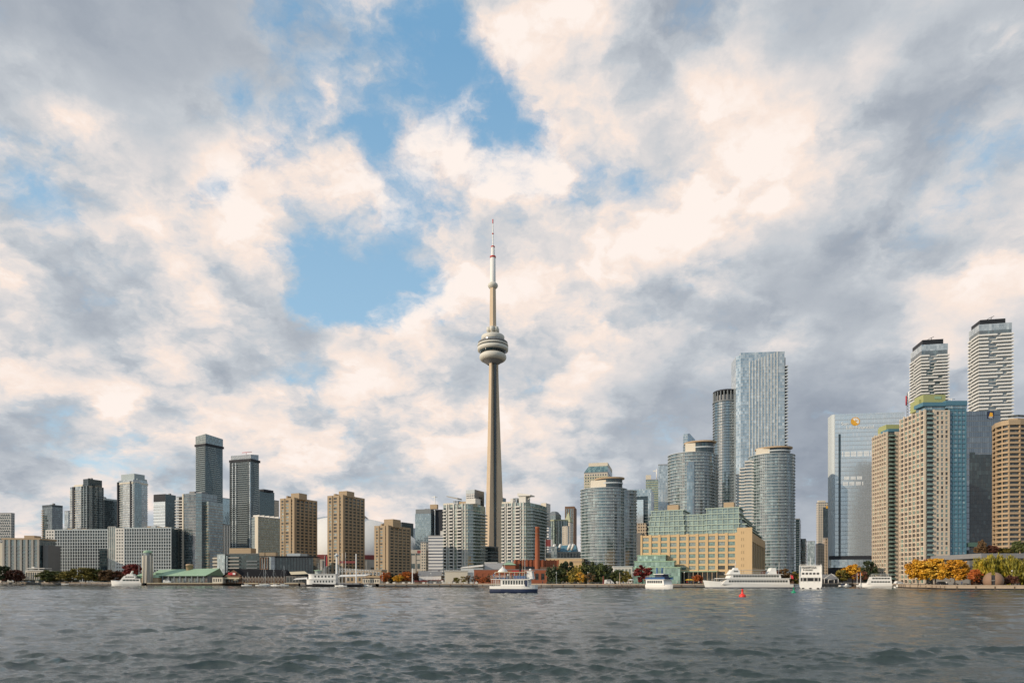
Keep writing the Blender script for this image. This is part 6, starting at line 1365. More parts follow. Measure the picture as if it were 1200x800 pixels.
def trunk_mesh(seed, crown_base):
    """unit trunk with limbs: height 1 reaches the crown's middle, spread 1 is its half-width"""
    q = random.Random(seed); m = MB(); r = 0.045
    m.tube((0, 0, -0.02), (0.02, 0.01, 0.45), r, r * 0.75, n=7, cap=False)
    for i in range(6):
        a = 2 * math.pi * i / 6 + q.uniform(-.4, .4); z0 = 0.38 + q.uniform(-0.06, 0.1); d = q.uniform(0.4, 0.75)
        p1 = (math.cos(a) * d * 0.5, math.sin(a) * d * 0.5, z0 + 0.18); p2 = (math.cos(a) * d, math.sin(a) * d, z0 + q.uniform(0.3, 0.5))
        m.tube((0.02, 0.01, z0), p1, r * 0.5, r * 0.32, n=5, cap=False); m.tube(p1, p2, r * 0.32, r * 0.1, n=4, cap=False)
        for j in range(3):
            b = a + q.uniform(-0.9, 0.9); e = d * q.uniform(0.7, 1.2); m.tube(p1, (math.cos(b) * e, math.sin(b) * e, z0 + q.uniform(0.3, 0.55)), r * 0.2, r * 0.06, n=4, cap=False)
    m.tube((0.02, 0.01, 0.45), (0.0, 0.05, 0.92), r * 0.7, r * 0.12, n=6, cap=False)
    return m.mesh('trunk', M['bark'])
TR = [trunk_mesh(i, 0.3) for i in range(3)]
tcount = [0]
def tree(name, label, u, D, vt, wpx, kind, mat, group=None, base=0.22, gz=GZ):
    i = tcount[0]; tcount[0] += 1
    Hh = pz(vt, D) - gz; w = wpx / 2 * 1.15 * D / F
    root = thing(name, label, 'tree', (px(u, D), D, gz), (i * 2.4) % 6.28, group)
    t = link('trunk', TR[i % 3], root); t.scale = (w, w, Hh)
    c = link('crown', crown(kind, mat, i % 4), root, (0, 0, Hh * base)); c.scale = (w * (0.9 + 0.2 * ((i * 7) % 5) / 4), w, Hh * (1 - base))
    return root
GW, GM, GE = 'trees of the western shore park', 'trees along the quays', 'dense trees before the first round condo'
for a in (
    ('broadleaf_tree', 'dark green tree at the extreme western end of the shore park', 2, 545, 663.5, 16, 'round', 'leaf_dark', GW, .12),
    ('broadleaf_tree', 'low maroon tree beside the dark green tree in the shore park', 17, 548, 667.5, 18, 'spread', 'leaf_maroon', GW, .1),
    ('broadleaf_tree', 'round olive-green tree standing before the pale lattice block corner', 57.5, 545, 668, 19, 'spread', 'leaf_green', GW, .12),
    ('broadleaf_tree', 'dull green-brown tree between the olive tree and the big yellow-green tree', 80, 540, 668.5, 18, 'round', 'leaf_olive', GW, .12),
    ('broadleaf_tree', 'big yellow-green tree, largest in the western shore park', 100, 535, 664.5, 25, 'spread', 'leaf_olive', GW, .12),
    ('broadleaf_tree', 'green tree touching the big yellow-green tree', 115, 540, 667, 14, 'round', 'leaf_green', GW, .12),
    ('broadleaf_tree', 'russet tree just west of the moored white yacht', 127, 530, 667.5, 17, 'spread', 'leaf_brown', GW, .12),
    ('broadleaf_tree', 'maroon-brown tree between the russet tree and the crimson tree', 140, 532, 668.5, 15, 'round', 'leaf_maroon', GW, .12),
    ('broadleaf_tree', 'deep crimson tree behind the white yacht', 155, 525, 661.5, 19, 'round', 'leaf_red', GW, .15),
    ('broadleaf_tree', 'bright orange tree on the quay below the shortest tan tower', 452, 396, 670.5, 11, 'round', 'leaf_orange', GM, .2),
    ('broadleaf_tree', 'small dark green tree beside the bright orange tree', 459, 400, 672.5, 9, 'round', 'leaf_dark', GM, .15),
    ('broadleaf_tree', 'small amber tree on the quay between two dark trees', 467, 394, 673.5, 10, 'round', 'leaf_yellow', GM, .2),
    ('broadleaf_tree', 'rust-orange tree just west of the white quay pole', 476, 396, 670, 12, 'round', 'leaf_orange', GM, .2),
    ('broadleaf_tree', 'maroon tree behind the white quay pole', 486.5, 404, 671, 11, 'spread', 'leaf_maroon', GM, .15),
    ('broadleaf_tree', 'thin brown tree behind the maroon tree and boathouse', 492, 412, 668, 12, 'thin', 'leaf_brown', GM, .15),
    ('broadleaf_tree', 'sparse brown tree between the boathouse and the tall white condo', 516, 420, 667.5, 10, 'thin', 'leaf_brown', GM, .15),
    ('broadleaf_tree', 'small yellow-green bush-like tree in front of the cream block', 535, 384, 676.5, 6, 'round', 'leaf_olive', GM, .1),
    ('broadleaf_tree', 'thin yellowing tree beside the small yellow-green tree', 543, 384, 674.5, 8, 'thin', 'leaf_olive', GM, .15),
    ('broadleaf_tree', 'bare grey-brown tree before the low brick wing', 549, 386, 673.5, 8, 'thin', 'leaf_brown', GM, .15),
    ('broadleaf_tree', 'half-bare brown tree before the brick power plant', 557, 384, 673.5, 11, 'thin', 'leaf_brown', GM, .12),
    ('broadleaf_tree', 'low amber and brown tree before the brick power plant', 566, 383, 674.5, 13, 'thin', 'leaf_orange', GM, .12),
    ('broadleaf_tree', 'bare tree behind the bow of the small ferry', 573, 386, 673, 9, 'thin', 'leaf_brown', GM, .12),
    ('evergreen_tree', 'westernmost dark tree of the dense clump before the round condo', 648, 370, 662.5, 13, 'column', 'leaf_dark', GE, .03),
    ('evergreen_tree', 'dark green tree second from the power plant in the dense clump', 656.5, 372, 661, 14, 'column', 'leaf_green', GE, .03),
    ('evergreen_tree', 'tall dark tree behind the yellowing tree in the dense clump', 665, 375, 658.5, 15, 'round', 'leaf_dark', GE, .03),
    ('evergreen_tree', 'yellowing tree in the middle of the dense clump', 676, 368, 662, 16, 'column', 'leaf_olive', GE, .03),
    ('evergreen_tree', 'dark tree behind the sparse golden tree in the dense clump', 686, 374, 661, 15, 'round', 'leaf_green', GE, .03),
    ('evergreen_tree', 'tall dark olive tree nearest the middle of the round condo', 695, 372, 659.5, 16, 'column', 'leaf_dark', GE, .03),
    ('evergreen_tree', 'highest pointed tree of the dense clump', 704, 371, 658.8, 15, 'column', 'leaf_green', GE, .03),
    ('evergreen_tree', 'dark grey-green tree at the eastern end of the dense clump', 714, 370, 662, 13, 'column', 'leaf_dark', GE, .03),
    ('broadleaf_tree', 'sparse golden tree in front of the dense dark clump', 681, 352, 669, 13, 'thin', 'leaf_yellow', GM, .12),
    ('broadleaf_tree', 'low bare tree in front of the dense dark clump', 691, 350, 671, 11, 'thin', 'leaf_brown', GM, .12),
    ('broadleaf_tree', 'small olive tree between the dense clump and the pale pavilion', 725, 366, 668, 12, 'round', 'leaf_green', GM, .15),
    ('broadleaf_tree', 'second small olive tree before the pale pavilion', 734, 364, 669, 12, 'round', 'leaf_olive', GM, .15),
    ('maple_tree', 'bright red maple standing before the green glass atrium', 752.5, 345, 663.8, 16, 'round', 'leaf_red', GM, .2),
    ('broadleaf_tree', 'small rust-brown tree under the arcade canopy', 818, 345, 673.5, 10, 'spread', 'leaf_orange', GM, .25),
    ('broadleaf_tree', 'dark red-brown tree behind the stern of the long white cruise ship', 904, 375, 667, 16, 'spread', 'leaf_maroon', GM, .12),
    ('broadleaf_tree', 'brown-green tree behind the ensign of the long white cruise ship', 918, 378, 666.5, 16, 'round', 'leaf_brown', GM, .12),
    ('broadleaf_tree', 'olive tree west of the white boat seen from astern', 931, 380, 670.5, 14, 'round', 'leaf_olive', GM, .12),
    ('broadleaf_tree', 'golden tree in the canal park below the mirrored tower', 999, 445, 661.5, 19, 'spread', 'leaf_yellow', GM, .18),
    ('broadleaf_tree', 'brownish gold tree beside the black clubhouse', 987, 440, 668, 13, 'round', 'leaf_olive', GM, .15),
    ('broadleaf_tree', 'dark green tree behind the small three-deck tour boat', 1019, 430, 657.5, 15, 'round', 'leaf_dark', GM, .12),
    ('broadleaf_tree', 'dark bare-branched tree between the golden tree and the tour boat', 1008, 425, 668, 14, 'thin', 'leaf_maroon', GM, .12),
    ('broadleaf_tree', 'golden yellow tree nearest the taller beige tower', 1076, 305, 656, 22, 'spread', 'leaf_yellow', GM, .2),
    ('broadleaf_tree', 'largest golden yellow tree, in the middle of the golden row', 1096, 296, 653.8, 30, 'spread', 'leaf_yellow', GM, .2),
    ('broadleaf_tree', 'golden yellow tree with orange tips at the eastern end of the golden row', 1119, 288, 656.5, 28, 'spread', 'leaf_yellow', GM, .2),
    ('broadleaf_tree', 'brownish half-bare tree behind the largest golden tree', 1093, 318, 653, 20, 'thin', 'leaf_orange', GM, .2),
    ('broadleaf_tree', 'small orange tree between the golden row and the willows', 1143, 280, 666.5, 10, 'round', 'leaf_orange', GM, .25),
    ('willow_tree', 'yellow-green weeping willow west of the split stone sphere', 1156, 292, 652, 24, 'willow', 'leaf_willow', GM, .05),
    ('willow_tree', 'tallest weeping willow, rising behind the split stone sphere', 1171, 296, 648.3, 30, 'willow', 'leaf_willow', GM, .05),
    ('willow_tree', 'green-gold weeping willow at the eastern end of the quay', 1196, 288, 653, 28, 'willow', 'leaf_willow', GM, .05),
    ('broadleaf_tree', 'dark red shrub-like tree under the willows beside the stone sphere', 1185, 278, 674, 12, 'spread', 'leaf_maroon', GM, .05),
    ('broadleaf_tree', 'dark shrub-like tree in the shade west of the stone sphere', 1147, 284, 676, 14, 'spread', 'leaf_maroon', GM, .05)):
    tree(*a)
gz2 = pz(648, 332)
for lab, u, vt, w, mt in (('rust-red shrub on the terrace roof near the dark mirrored tower', 1150, 639.5, 12, 'leaf_brown'), ('crimson shrub on the terrace roof', 1161, 639, 14, 'leaf_maroon'), ('brown-green tall shrub on the terrace roof', 1150.5, 632.5, 7, 'leaf_brown'),
                          ('low olive shrub on the terrace roof below the curved tower', 1175, 642, 18, 'leaf_olive'), ('green shrub at the eastern end of the terrace roof', 1194, 633.5, 12, 'leaf_green')):
    tree('terrace_shrub', lab, u, 338, vt, w, 'spread', mt, 'shrubs on the terrace roof', .05, gz2 - 0.05)

# ------------------------------------------------------------------ sculpture
def egg():
    D = 276; r = 10.3 * D / F; root = thing('split_stone_sphere', 'big brown stone sphere split by a dark slot, on the eastern quay', 'sculpture', (px(1164, D), D, GZ), R(-35.9))
    for s in (-1, 1):
        m = MB(); n1, n2 = 24, 16; cz = r * 0.52
        def P(i, j):
            th = math.pi * (i / n1) - math.pi / 2; ph = math.pi * j / n2 - math.pi / 2
            return (s * (0.62 + (r - 0.62) * math.cos(ph) * math.cos(th)), r * math.cos(ph) * math.sin(th), max(-0.1, cz + r * 0.96 * math.sin(ph)))
        for i in range(n1):
            for j in range(n2): m.face([P(i, j), P(i + 1, j), P(i + 1, j + 1), P(i, j + 1)][::s], None, 0, True)
        m.face([(s * 0.62, r * math.cos(R(a)), max(-0.1, cz + r * 0.96 * math.sin(R(a)))) for a in range(0, 360, 15)])
        m.build('half_shell', M['egg_stone'], root)
    m = MB(); m.box(-0.615, 0.615, -r * 0.78, r * 0.78, 0, r * 1.16); m.build('slot', M['black'], root)  # black block fills the gap, painting its inner shade as colour
    m = MB(); m.lathe([(r * 1.005, r * 0.5), (r * 1.012, r * 0.55), (r * 1.005, r * 0.6)], 40); m.build('joint_ring', M['dark_concrete'], root)
egg()

# ------------------------------------------------------------------ boats
def hull(L, B, draft, free_b, free_s, bow=0.2, stern=0.85, sheer=0.4, n=20, rake=0.1):
    """lofted hull, bow at +x; returns rings"""
    rings = []
    for i in range(n + 1):
        t = i / n; x = -L / 2 + L * t
        w = B / 2 * (min(1, stern + (1 - stern) * t * 4) if t < 0.25 else 1.0) * (1.0 if t < 1 - bow * 2 else max(0.02, max(0.0, math.cos((t - (1 - bow * 2)) / (bow * 2) * math.pi / 2)) ** 0.7))
        top = free_s + (free_b - free_s) * t ** 2.2; xr = x + rake * L * 0.5 * max(0, t - 0.75) * 4 * 0.5
        rings.append([(x, -w * 0.75, -draft), (x, -w * 0.95, 0.1), (xr, -w, top), (xr, w, top), (x, w * 0.95, 0.1), (x, w * 0.75, -draft)])
    return rings
def part_hull(root, nm, rings, z0, z1, mat, out=0.0):
    """the slice of a hull between two heights"""
    m = MB(); R2 = []
    for r in rings:
        def at(side, z):
            a, b, c = (r[0], r[1], r[2]) if side < 0 else (r[5], r[4], r[3])
            lo, hi = (a, b) if z < b[2] else (b, c); f = 0 if hi[2] == lo[2] else max(0, min(1, (z - lo[2]) / (hi[2] - lo[2])))
            return Vector(lo) * (1 - f) + Vector(hi) * f + Vector((0, side * out, 0))
        top = min(z1, r[2][2]) if z1 is not None else r[2][2]
        R2.append([at(-1, z0), at(-1, (z0 + top) / 2), at(-1, top), at(1, top), at(1, (z0 + top) / 2), at(1, z0)])
    m.loft(R2, smooth=False); return m.build(nm, M[mat], root)
def deckhouse(root, nm, x0, x1, hw, z0, z1, mat, win=None, front=0.0, back=0.0, winmat='window_dark', parent_win=True):
    m = MB(); A = rect(x0, x1, -hw, hw); T = rect(x0 + back, x1 - front, -hw * 0.97, hw * 0.97); m.prism(A, z0, z1, True, top_poly=T); h = m.build(nm, M[mat], root)
    if win:
        n, a, b, gap = win; w = (x1 - x0 - 1.2 - front - back) / n
        for s in (-1, 1):
            for k in range(n):
                m = MB(); xa = x0 + back + 0.6 + k * w + gap / 2; m.box(xa, xa + w - gap, s * hw * 0.985 - 0.03, s * hw * 0.985 + 0.03, z0 + (z1 - z0) * a, z0 + (z1 - z0) * b); m.build('window', M[winmat], h)
    return h
def rail(root, x0, x1, hw, z, h=1.0, step=1.5, mat='white_paint'):
    m = MB()
    for s in (-1, 1):
        m.tube((x0, s * hw, z + h), (x1, s * hw, z + h), 0.035, n=4); m.tube((x0, s * hw, z + h * 0.5), (x1, s * hw, z + h * 0.5), 0.025, n=4)
        k = 0
        while x0 + k * step <= x1: m.tube((x0 + k * step, s * hw, z), (x0 + k * step, s * hw, z + h), 0.03, n=4); k += 1
    m.tube((x0, -hw, z + h), (x0, hw, z + h), 0.035, n=4); m.tube((x1, -hw, z + h), (x1, hw, z + h), 0.035, n=4); m.build('rail', M[mat], root)
def at(u, D): return (px(u, D), D, 0)

# people: one continuous body each, a few poses shared
def person_mesh(name, arms, stride):
    J = [(0, 0, .95), (0, 0, 1.18), (0, 0, 1.42), (0, 0, 1.52), (0, -.02, 1.66), (.10, 0, .9), (.11, -stride * .5, .5), (.11, -stride * .3, .08), (.11, -stride * .3 - .16, .04), (-.10, 0, .9), (-.11, stride * .5, .5), (-.11, stride * .6, .08), (-.11, stride * .6 - .16, .04),
         (.19, 0, 1.40), (.25, .02, 1.14), (.24, -.10 * arms, .92), (-.19, 0, 1.40), (-.25, .02, 1.14), (-.24, -.16 * arms, .95)]
    E = [(0, 1), (1, 2), (2, 3), (3, 4), (0, 5), (5, 6), (6, 7), (7, 8), (0, 9), (9, 10), (10, 11), (11, 12), (2, 13), (13, 14), (14, 15), (2, 16), (16, 17), (17, 18)]
    rad = [.15, .15, .16, .065, .105, .10, .075, .055, .045, .10, .075, .055, .045, .07, .05, .04, .07, .05, .04]
    me = bpy.data.meshes.new(name); me.from_pydata(J, E, []); o = bpy.data.objects.new(name, me); COL.objects.link(o)
    sk = o.modifiers.new('skin', 'SKIN'); o.modifiers.new('sub', 'SUBSURF').levels = 1
    for i, v in enumerate(me.skin_vertices[0].data): v.radius = (rad[i], rad[i] * (.75 if i in (0, 1, 2) else 1)); v.use_root = (i == 0)
    dg = bpy.context.evaluated_depsgraph_get(); m2 = bpy.data.meshes.new_from_object(o.evaluated_get(dg)); bpy.data.objects.remove(o)
    return m2
PB = [person_mesh('body', 0.4, 0.0), person_mesh('body', 1.0, 0.35), person_mesh('body', 2.2, 0.12)]
pc = [0]
def person(label, loc, coat, rz=0.0):
    i = pc[0]; pc[0] += 1; key = (i % 3, coat)
    me = CROWNS.get(('p',) + key)
    if me is None:
        me = PB[i % 3].copy(); me.materials.clear(); me.materials.append(M[coat]); me.materials.append(M['trousers']); me.materials.append(M['skin'])
        for p in me.polygons: p.material_index = 2 if p.center.z > 1.5 else (1 if p.center.z < 0.92 and abs(p.center.x) < 0.2 else 0); p.use_smooth = True
        CROWNS[('p',) + key] = me
    o = link('person', me, None, loc); o.rotation_euler = (0, 0, rz); tag(o, label, 'person', 'people on the waterfront')
    hm = CROWNS.get('hair')
    if hm is None:
        m = MB(); m.lathe([(.115, 1.64), (.125, 1.70), (.10, 1.77), (0, 1.80)], 10); hm = CROWNS['hair'] = m.mesh('hair', M['hair'])
    link('hair', hm, o)

def small_ferry():
    D = 203; u = 602.5; root = thing('harbour_ferry', 'small white harbour ferry with navy hull and open canopied upper deck', 'ferry', at(u, D), R(-16))
    L, B = 14.6, 4.6; rg = hull(L, B, 0.5, 2.5, 2.1, bow=0.16, stern=0.8, rake=0.06)
    part_hull(root, 'hull', rg, -0.4, 1.25, 'navy'); part_hull(root, 'bulwark', rg, 1.251, None, 'white_paint', 0.02)
    m = MB(); m.prism([(r[2][0], r[2][1] * 0.97) for r in rg] + [(r[3][0], r[3][1] * 0.97) for r in reversed(rg)], 1.9, 1.98, True); m.build('main_deck', M['canvas'], root)
    h = deckhouse(root, 'saloon', -3.8, 4.9, 2.05, 1.99, 4.1, 'white_paint', (9, .30, .86, .28))
    m = MB(); m.box(3.9, 4.7, -2.12, -1.95, 2.0, 3.9); m.build('door', M['navy'], h)
    m = MB(); m.box(-6.8, 5.6, -2.25, 2.25, 4.11, 4.28); m.build('upper_deck', M['white_paint'], root)
    for k in range(6):
        for s in (-1, 1): m = MB(); x = -6.5 + k * 0.55; m.tube((x, s * 2.05, 2.0), (x, s * 2.05, 4.1), 0.05, n=6); m.build('deck_post', M['white_paint'], root)
    rail(root, -6.8, 5.4, 2.2, 4.28, 0.95, 0.9)
    m = MB(); m.prism(rect(-5.6, 4.0, -2.1, 2.1), 6.25, 6.4, True, True); m.build('canopy', M['canvas'], root)
    for k in range(7):
        for s in (-1, 1): m = MB(); x = -5.5 + k * 1.55; m.tube((x, s * 2.0, 4.28), (x, s * 2.0, 6.25), 0.045, n=6); m.build('canopy_post', M['white_paint'], root)
    for s in (-1, 1): m = MB(); m.box(0.6, 4.2, s * 2.13 - 0.02, s * 2.13 + 0.02, 4.4, 5.15); m.build('dodger', M['blue_paint'], root)
    w = deckhouse(root, 'wheelhouse', 4.3, 6.2, 1.3, 4.29, 6.6, 'white_paint', (2, .5, .85, .15), front=0.4)
    m = MB(); m.prism(rect(4.0, 6.2, -1.5, 1.5), 6.61, 6.75, True, True); m.build('roof', M['white_paint'], w)
    m = MB(); m.lathe([(1.5, 6.41), (1.55, 6.6), (0.9, 7.3), (0.25, 7.75), (0.3, 8.0), (0, 8.15)], 14, -3.6, 0); m.build('cupola', M['white_paint'], root)
    m = MB(); m.lathe([(0.33, 6.41), (0.33, 8.6), (0.4, 8.6), (0.4, 8.9), (0, 8.9)], 12, 1.9, 0); m.build('funnel', M['black'], root)
    for x, zt in ((-3.0, 9.4), (3.4, 10.6)): m = MB(); m.tube((x, 0, 4.3), (x, 0, zt), 0.07, 0.04, n=6); m.build('mast', M['white_paint'], root)
    m = MB(); m.lathe([(0.0, 6.8), (0.35, 6.9), (0.35, 7.3), (0, 7.4)], 12, 5.0, 0.4); m.build('radar', M['white_paint'], root)
    for k in range(4): m = MB(); x = -5.6 + k * 1.2; m.box(x, x + 0.5, -1.7, 1.7, 4.29, 4.75); m.build('bench', M['blue_paint'], root)
    q = random.Random(4); M4 = Matrix.Translation((root.location)) @ Matrix.Rotation(R(-16), 4, 'Z')
    for k, (x, y, c, lab) in enumerate(((-4.2, -1.5, 'coat_dark', 'person in a dark coat standing at the ferry rail by the cupola'), (-1.5, -1.6, 'coat_pale', 'person in a pale coat amidships on the ferry upper deck'), (0.3, -1.5, 'coat_red', 'person in a red coat on the ferry upper deck near the funnel'), (-6.2, -1.2, 'coat_blue', 'person in a blue coat at the ferry stern rail'))):
        person(lab, M4 @ Vector((x, y, 4.29)), c, q.uniform(-1, 1))
small_ferry()
def cruise_ship():
    D = 314; root = thing('cruise_boat', 'long sleek white cruise ship moored before the tan warehouse', 'cruise boat', at(876.5, D + 3), R(180))
    L, B = 40.5, 8.0; rg = hull(L, B, 0.6, 3.8, 1.9, bow=0.2, stern=0.9, rake=0.12)
    part_hull(root, 'boot_top', rg, -0.5, 0.5, 'navy', 0.02); part_hull(root, 'hull', rg, 0.501, None, 'white_paint')
    deckhouse(root, 'main_saloon', -18.5, 13.5, 3.7, 1.85, 4.6, 'white_paint', (22, .36, .72, .25), front=2.5, back=0.4)
    deckhouse(root, 'upper_saloon', -14.5, 10.0, 3.5, 4.61, 6.6, 'white_paint', (17, .30, .78, .2), front=1.2, back=0.4)
    m = MB(); m.prism([(-18.8, -3.85), (12.5, -3.85), (15.5, -1.5), (15.5, 1.5), (12.5, 3.85), (-18.8, 3.85)], 4.55, 4.78, True, True); m.build('deck_edge', M['white_paint'], root)
    m = MB(); m.box(-15.2, 10.2, -3.7, 3.7, 6.55, 6.72); m.build('sun_deck', M['white_paint'], root)
    w = deckhouse(root, 'wheelhouse', 4.5, 9.6, 2.4, 6.73, 8.7, 'white_paint', (4, .45, .85, .15), front=1.4, back=0.3)
    deckhouse(root, 'flying_bridge', 5.0, 7.4, 1.3, 8.71, 9.7, 'white_paint', None, 0.5, 0.2)
    m = MB(); m.tube((6.2, 0, 9.7), (5.8, 0, 13.2), 0.14, 0.05, n=6); m.tube((5.0, 0, 11.2), (7.2, 0, 11.2), 0.06, n=5); m.build('mast', M['white_paint'], root)
    deckhouse(root, 'funnel_house', -13.0, -9.0, 2.0, 6.73, 9.6, 'white_paint', None, 1.6, 0.5)
    m = MB(); m.tube((-14.5, 0, 5), (-14.9, 0, 12.2), 0.12, 0.06, n=6); m.build('aft_mast', M['white_paint'], root)
    m = MB(); m.tube((-19.6, 0, 2.4), (-20.4, 0, 6.5), 0.06, n=5); fm = m.build('ensign_staff', M['white_paint'], root)
    m = MB(); m.face([(-20.1, 0, 6.3), (-20.5, 0.3, 4.6), (-21.4, 0.8, 4.4), (-21.2, 0.6, 6.0)]); m.face([(-20.1, 0.02, 6.3), (-21.2, 0.62, 6.0), (-21.4, 0.82, 4.4), (-20.5, 0.32, 4.6)]); m.build('ensign', M['sign_red'], fm)
    rail(root, -8.5, 4.0, 3.5, 6.72, 1.0, 1.4); rail(root, 13.5, 17.0, 2.0, 3.4, 0.9, 1.0)
    m = MB(); m.box(-8, 3, -2.6, 2.6, 8.6, 8.72); a_ = m.build('awning', M['pale_grey'], root)
cruise_ship()
def yacht():
    D = 488; root = thing('motor_yacht', 'white three-deck motor yacht moored beside the stone silo', 'yacht', at(149.5, D), R(182))
    L, B = 22.5, 6; rg = hull(L, B, 0.5, 3.6, 2.2, bow=0.2, stern=0.95, rake=0.14); part_hull(root, 'hull', rg, -0.4, None, 'white_paint')
    deckhouse(root, 'saloon', -10.5, 5.5, 2.6, 2.1, 4.9, 'white_paint', (5, .35, .8, .3), 2.6, .3); deckhouse(root, 'bridge_deck', -7.0, 3.2, 2.3, 4.91, 7.0, 'white_paint', (4, .35, .75, .3), 2.0, .4)
    deckhouse(root, 'flying_bridge', -5.0, 0.5, 1.9, 7.01, 8.2, 'white_paint', None, 1.2, .3)
    m = MB(); m.box(-10.8, -6.5, -2.5, 2.5, 4.95, 5.2); m.build('aft_canopy', M['navy'], root)
    m = MB(); m.loft([[(-3.2, -1.2, 8.2), (-2.2, -1.2, 8.2), (-2.2, 1.2, 8.2), (-3.2, 1.2, 8.2)], [(-4.0, -.7, 10.6), (-3.4, -.7, 10.6), (-3.4, .7, 10.6), (-4.0, .7, 10.6)]], smooth=False); m.build('radar_arch', M['white_paint'], root)
    m = MB(); m.tube((-8.2, 0, 5), (-8.2, 0, 14.5), 0.1, n=5); m.build('mast', M['pale_grey'], root)
    rail(root, 5.5, 10.5, 1.6, 3.0, 0.8, 1.2)
yacht()
def tour_boat():
    D = 298; root = thing('tour_boat', 'white and blue two-deck tour boat with two blue funnels, moored by the jetty', 'tour boat', at(774, D), R(-58))
    L, B = 14.5, 5.2; rg = hull(L, B, 0.5, 2.0, 1.8, bow=0.15, stern=0.95); part_hull(root, 'hull', rg, -0.4, None, 'white_paint')
    deckhouse(root, 'saloon', -6.8, 4.8, 2.5, 1.7, 4.0, 'white_paint', (7, .35, .85, .3), .6, .2)
    m = MB(); m.box(-7, 5.2, -2.6, 2.6, 4.01, 4.2); m.build('upper_deck', M['white_paint'], root)
    for s in (-1, 1): m = MB(); m.box(-6.8, 5, s * 2.55 - 0.04, s * 2.55 + 0.04, 4.25, 5.1); m.build('blue_dodger', M['blue_paint'], root)
    m = MB(); m.box(-7.05, -6.95, -2.5, 2.5, 4.25, 5.1); m.build('blue_dodger', M['blue_paint'], root)
    deckhouse(root, 'upper_cabin', -1.5, 3.6, 1.9, 4.21, 6.4, 'navy', (3, .3, .85, .2), .5, .2); m = MB(); m.box(-2.2, 4.2, -2.3, 2.3, 6.41, 6.7); m.build('roof', M['white_paint'], root)
    for y in (-1.6, 1.6): m = MB(); m.lathe([(0.36, 6.71), (0.36, 9.4), (0, 9.4)], 12, -0.6, y); m.build('funnel', M['blue_paint'], root)
    m = MB(); m.tube((2.6, 0, 6.7), (2.6, 0, 9.8), 0.06, n=5); m.build('mast', M['white_paint'], root); rail(root, -6.8, -2.2, 2.5, 5.1, 0.5, 1.1)
tour_boat()
def stern_boat():
    D = 294; root = thing('cruise_boat', 'tall white cruise boat seen stern-on with dark lettering across its top deck', 'cruise boat', at(949.7, D + 8), R(66))
    L, B = 30, 9.0; rg = hull(L, B, 0.5, 3.2, 2.6, bow=0.2, stern=1.0); part_hull(root, 'hull', rg, -0.4, None, 'white_paint')
    h = deckhouse(root, 'main_deck', -14.8, 9, 4.4, 2.55, 5.4, 'white_paint', (10, .3, .8, .5), 1.5, 0.02); m = MB(); m.box(-14.86, -14.79, -3.9, 3.9, 3.4, 4.9); m.build('stern_opening', M['black'], h)
    for y in (-3.0, -1.4, 1.4, 3.0): m = MB(); m.box(-15.0, -14.87, y - 0.12, y + 0.12, 2.6, 5.38); m.build('stern_post', M['white_paint'], h)
    h = deckhouse(root, 'middle_deck', -14.6, 8, 4.3, 5.41, 7.6, 'white_paint', (10, .35, .75, .5), 1.5, 0.02)
    for k in range(5): m = MB(); y = -3.4 + k * 1.46; m.box(-14.66, -14.57, y, y + 0.95, 6.3, 7.1); m.build('stern_window', M['black'], h)
    h = deckhouse(root, 'top_deck', -14.4, 4, 4.3, 7.61, 10.0, 'white_paint', None, 1.5, 0.02)
    o = lettering(h, 'MARIPOSA', 'charcoal', (-14.52, 3.55, 8.85), 1.25, (R(90), 0, R(-90)))
    o2 = lettering(h, 'CRUISES', 'charcoal', (-14.52, 2.3, 7.95), 0.85, (R(90), 0, R(-90)))
    m = MB(); m.tube((-14.53, 2.75, 7.88), (-14.53, 2.75, 8.75), 0.09, n=4); m.tube((-14.53, 2.95, 8.3), (-14.53, 2.5, 8.3), 0.08, n=4); m.build('emblem', M['charcoal'], h)
    m = MB(); m.box(-14.6, 4.2, -4.5, 4.5, 10.01, 10.25); m.build('roof', M['white_paint'], root)
    for s in (-1, 1): m = MB(); m.box(-15.0, -14.42, s * 4.4 - 0.12, s * 4.4 + 0.12, 2.5, 10.0); m.build('corner_post', M['white_paint'], root)
    m = MB(); m.tube((-8, 0, 10.2), (-8, 0, 13.6), 0.08, n=5); m.tube((-8, -1, 12), (-8, 1, 12), 0.05, n=4); m.build('mast', M['white_paint'], root)
    for y in (-2.9, 0.1, 3.0): m = MB(); m.lathe([(0.0, 0.02), (0.5, 0.1), (0.5, 0.5), (0, 0.6)], 10, -15.1, y); m.build('fender', M['black'], root)
    rail(root, -14.3, 3, 4.2, 10.25, 0.6, 1.6)
stern_boat()
def three_deck():
    D = 372; root = thing('tour_boat', 'small three-deck white tour boat moored at the canal mouth below the beige towers', 'tour boat', at(1027.5, D), R(163))
    L, B = 14.5, 5; rg = hull(L, B, 0.5, 2.2, 1.8, bow=0.2, stern=0.95); part_hull(root, 'hull', rg, -0.4, None, 'white_paint')
    deckhouse(root, 'lower_deck', -7, 5, 2.4, 1.75, 3.7, 'white_paint', (7, .35, .8, .25), 1.0, .1); deckhouse(root, 'middle_deck', -6.8, 4.2, 2.3, 3.71, 5.6, 'white_paint', (6, .35, .8, .25), .8, .1)
    m = MB(); m.box(-6.6, 3.6, -2.3, 2.3, 5.61, 5.8); m.build('top_deck', M['white_paint'], root); rail(root, -6.5, 3.4, 2.2, 5.8, 0.9, 1.1)
    m = MB(); m.box(-5.5, 2.5, -2.0, 2.0, 7.2, 7.35); m.build('canopy', M['pale_grey'], root)
    for x in (-5.3, -1.5, 2.3):
        for s in (-1, 1): m = MB(); m.tube((x, s * 1.9, 5.8), (x, s * 1.9, 7.2), 0.05, n=5); m.build('canopy_post', M['white_paint'], root)
three_deck()
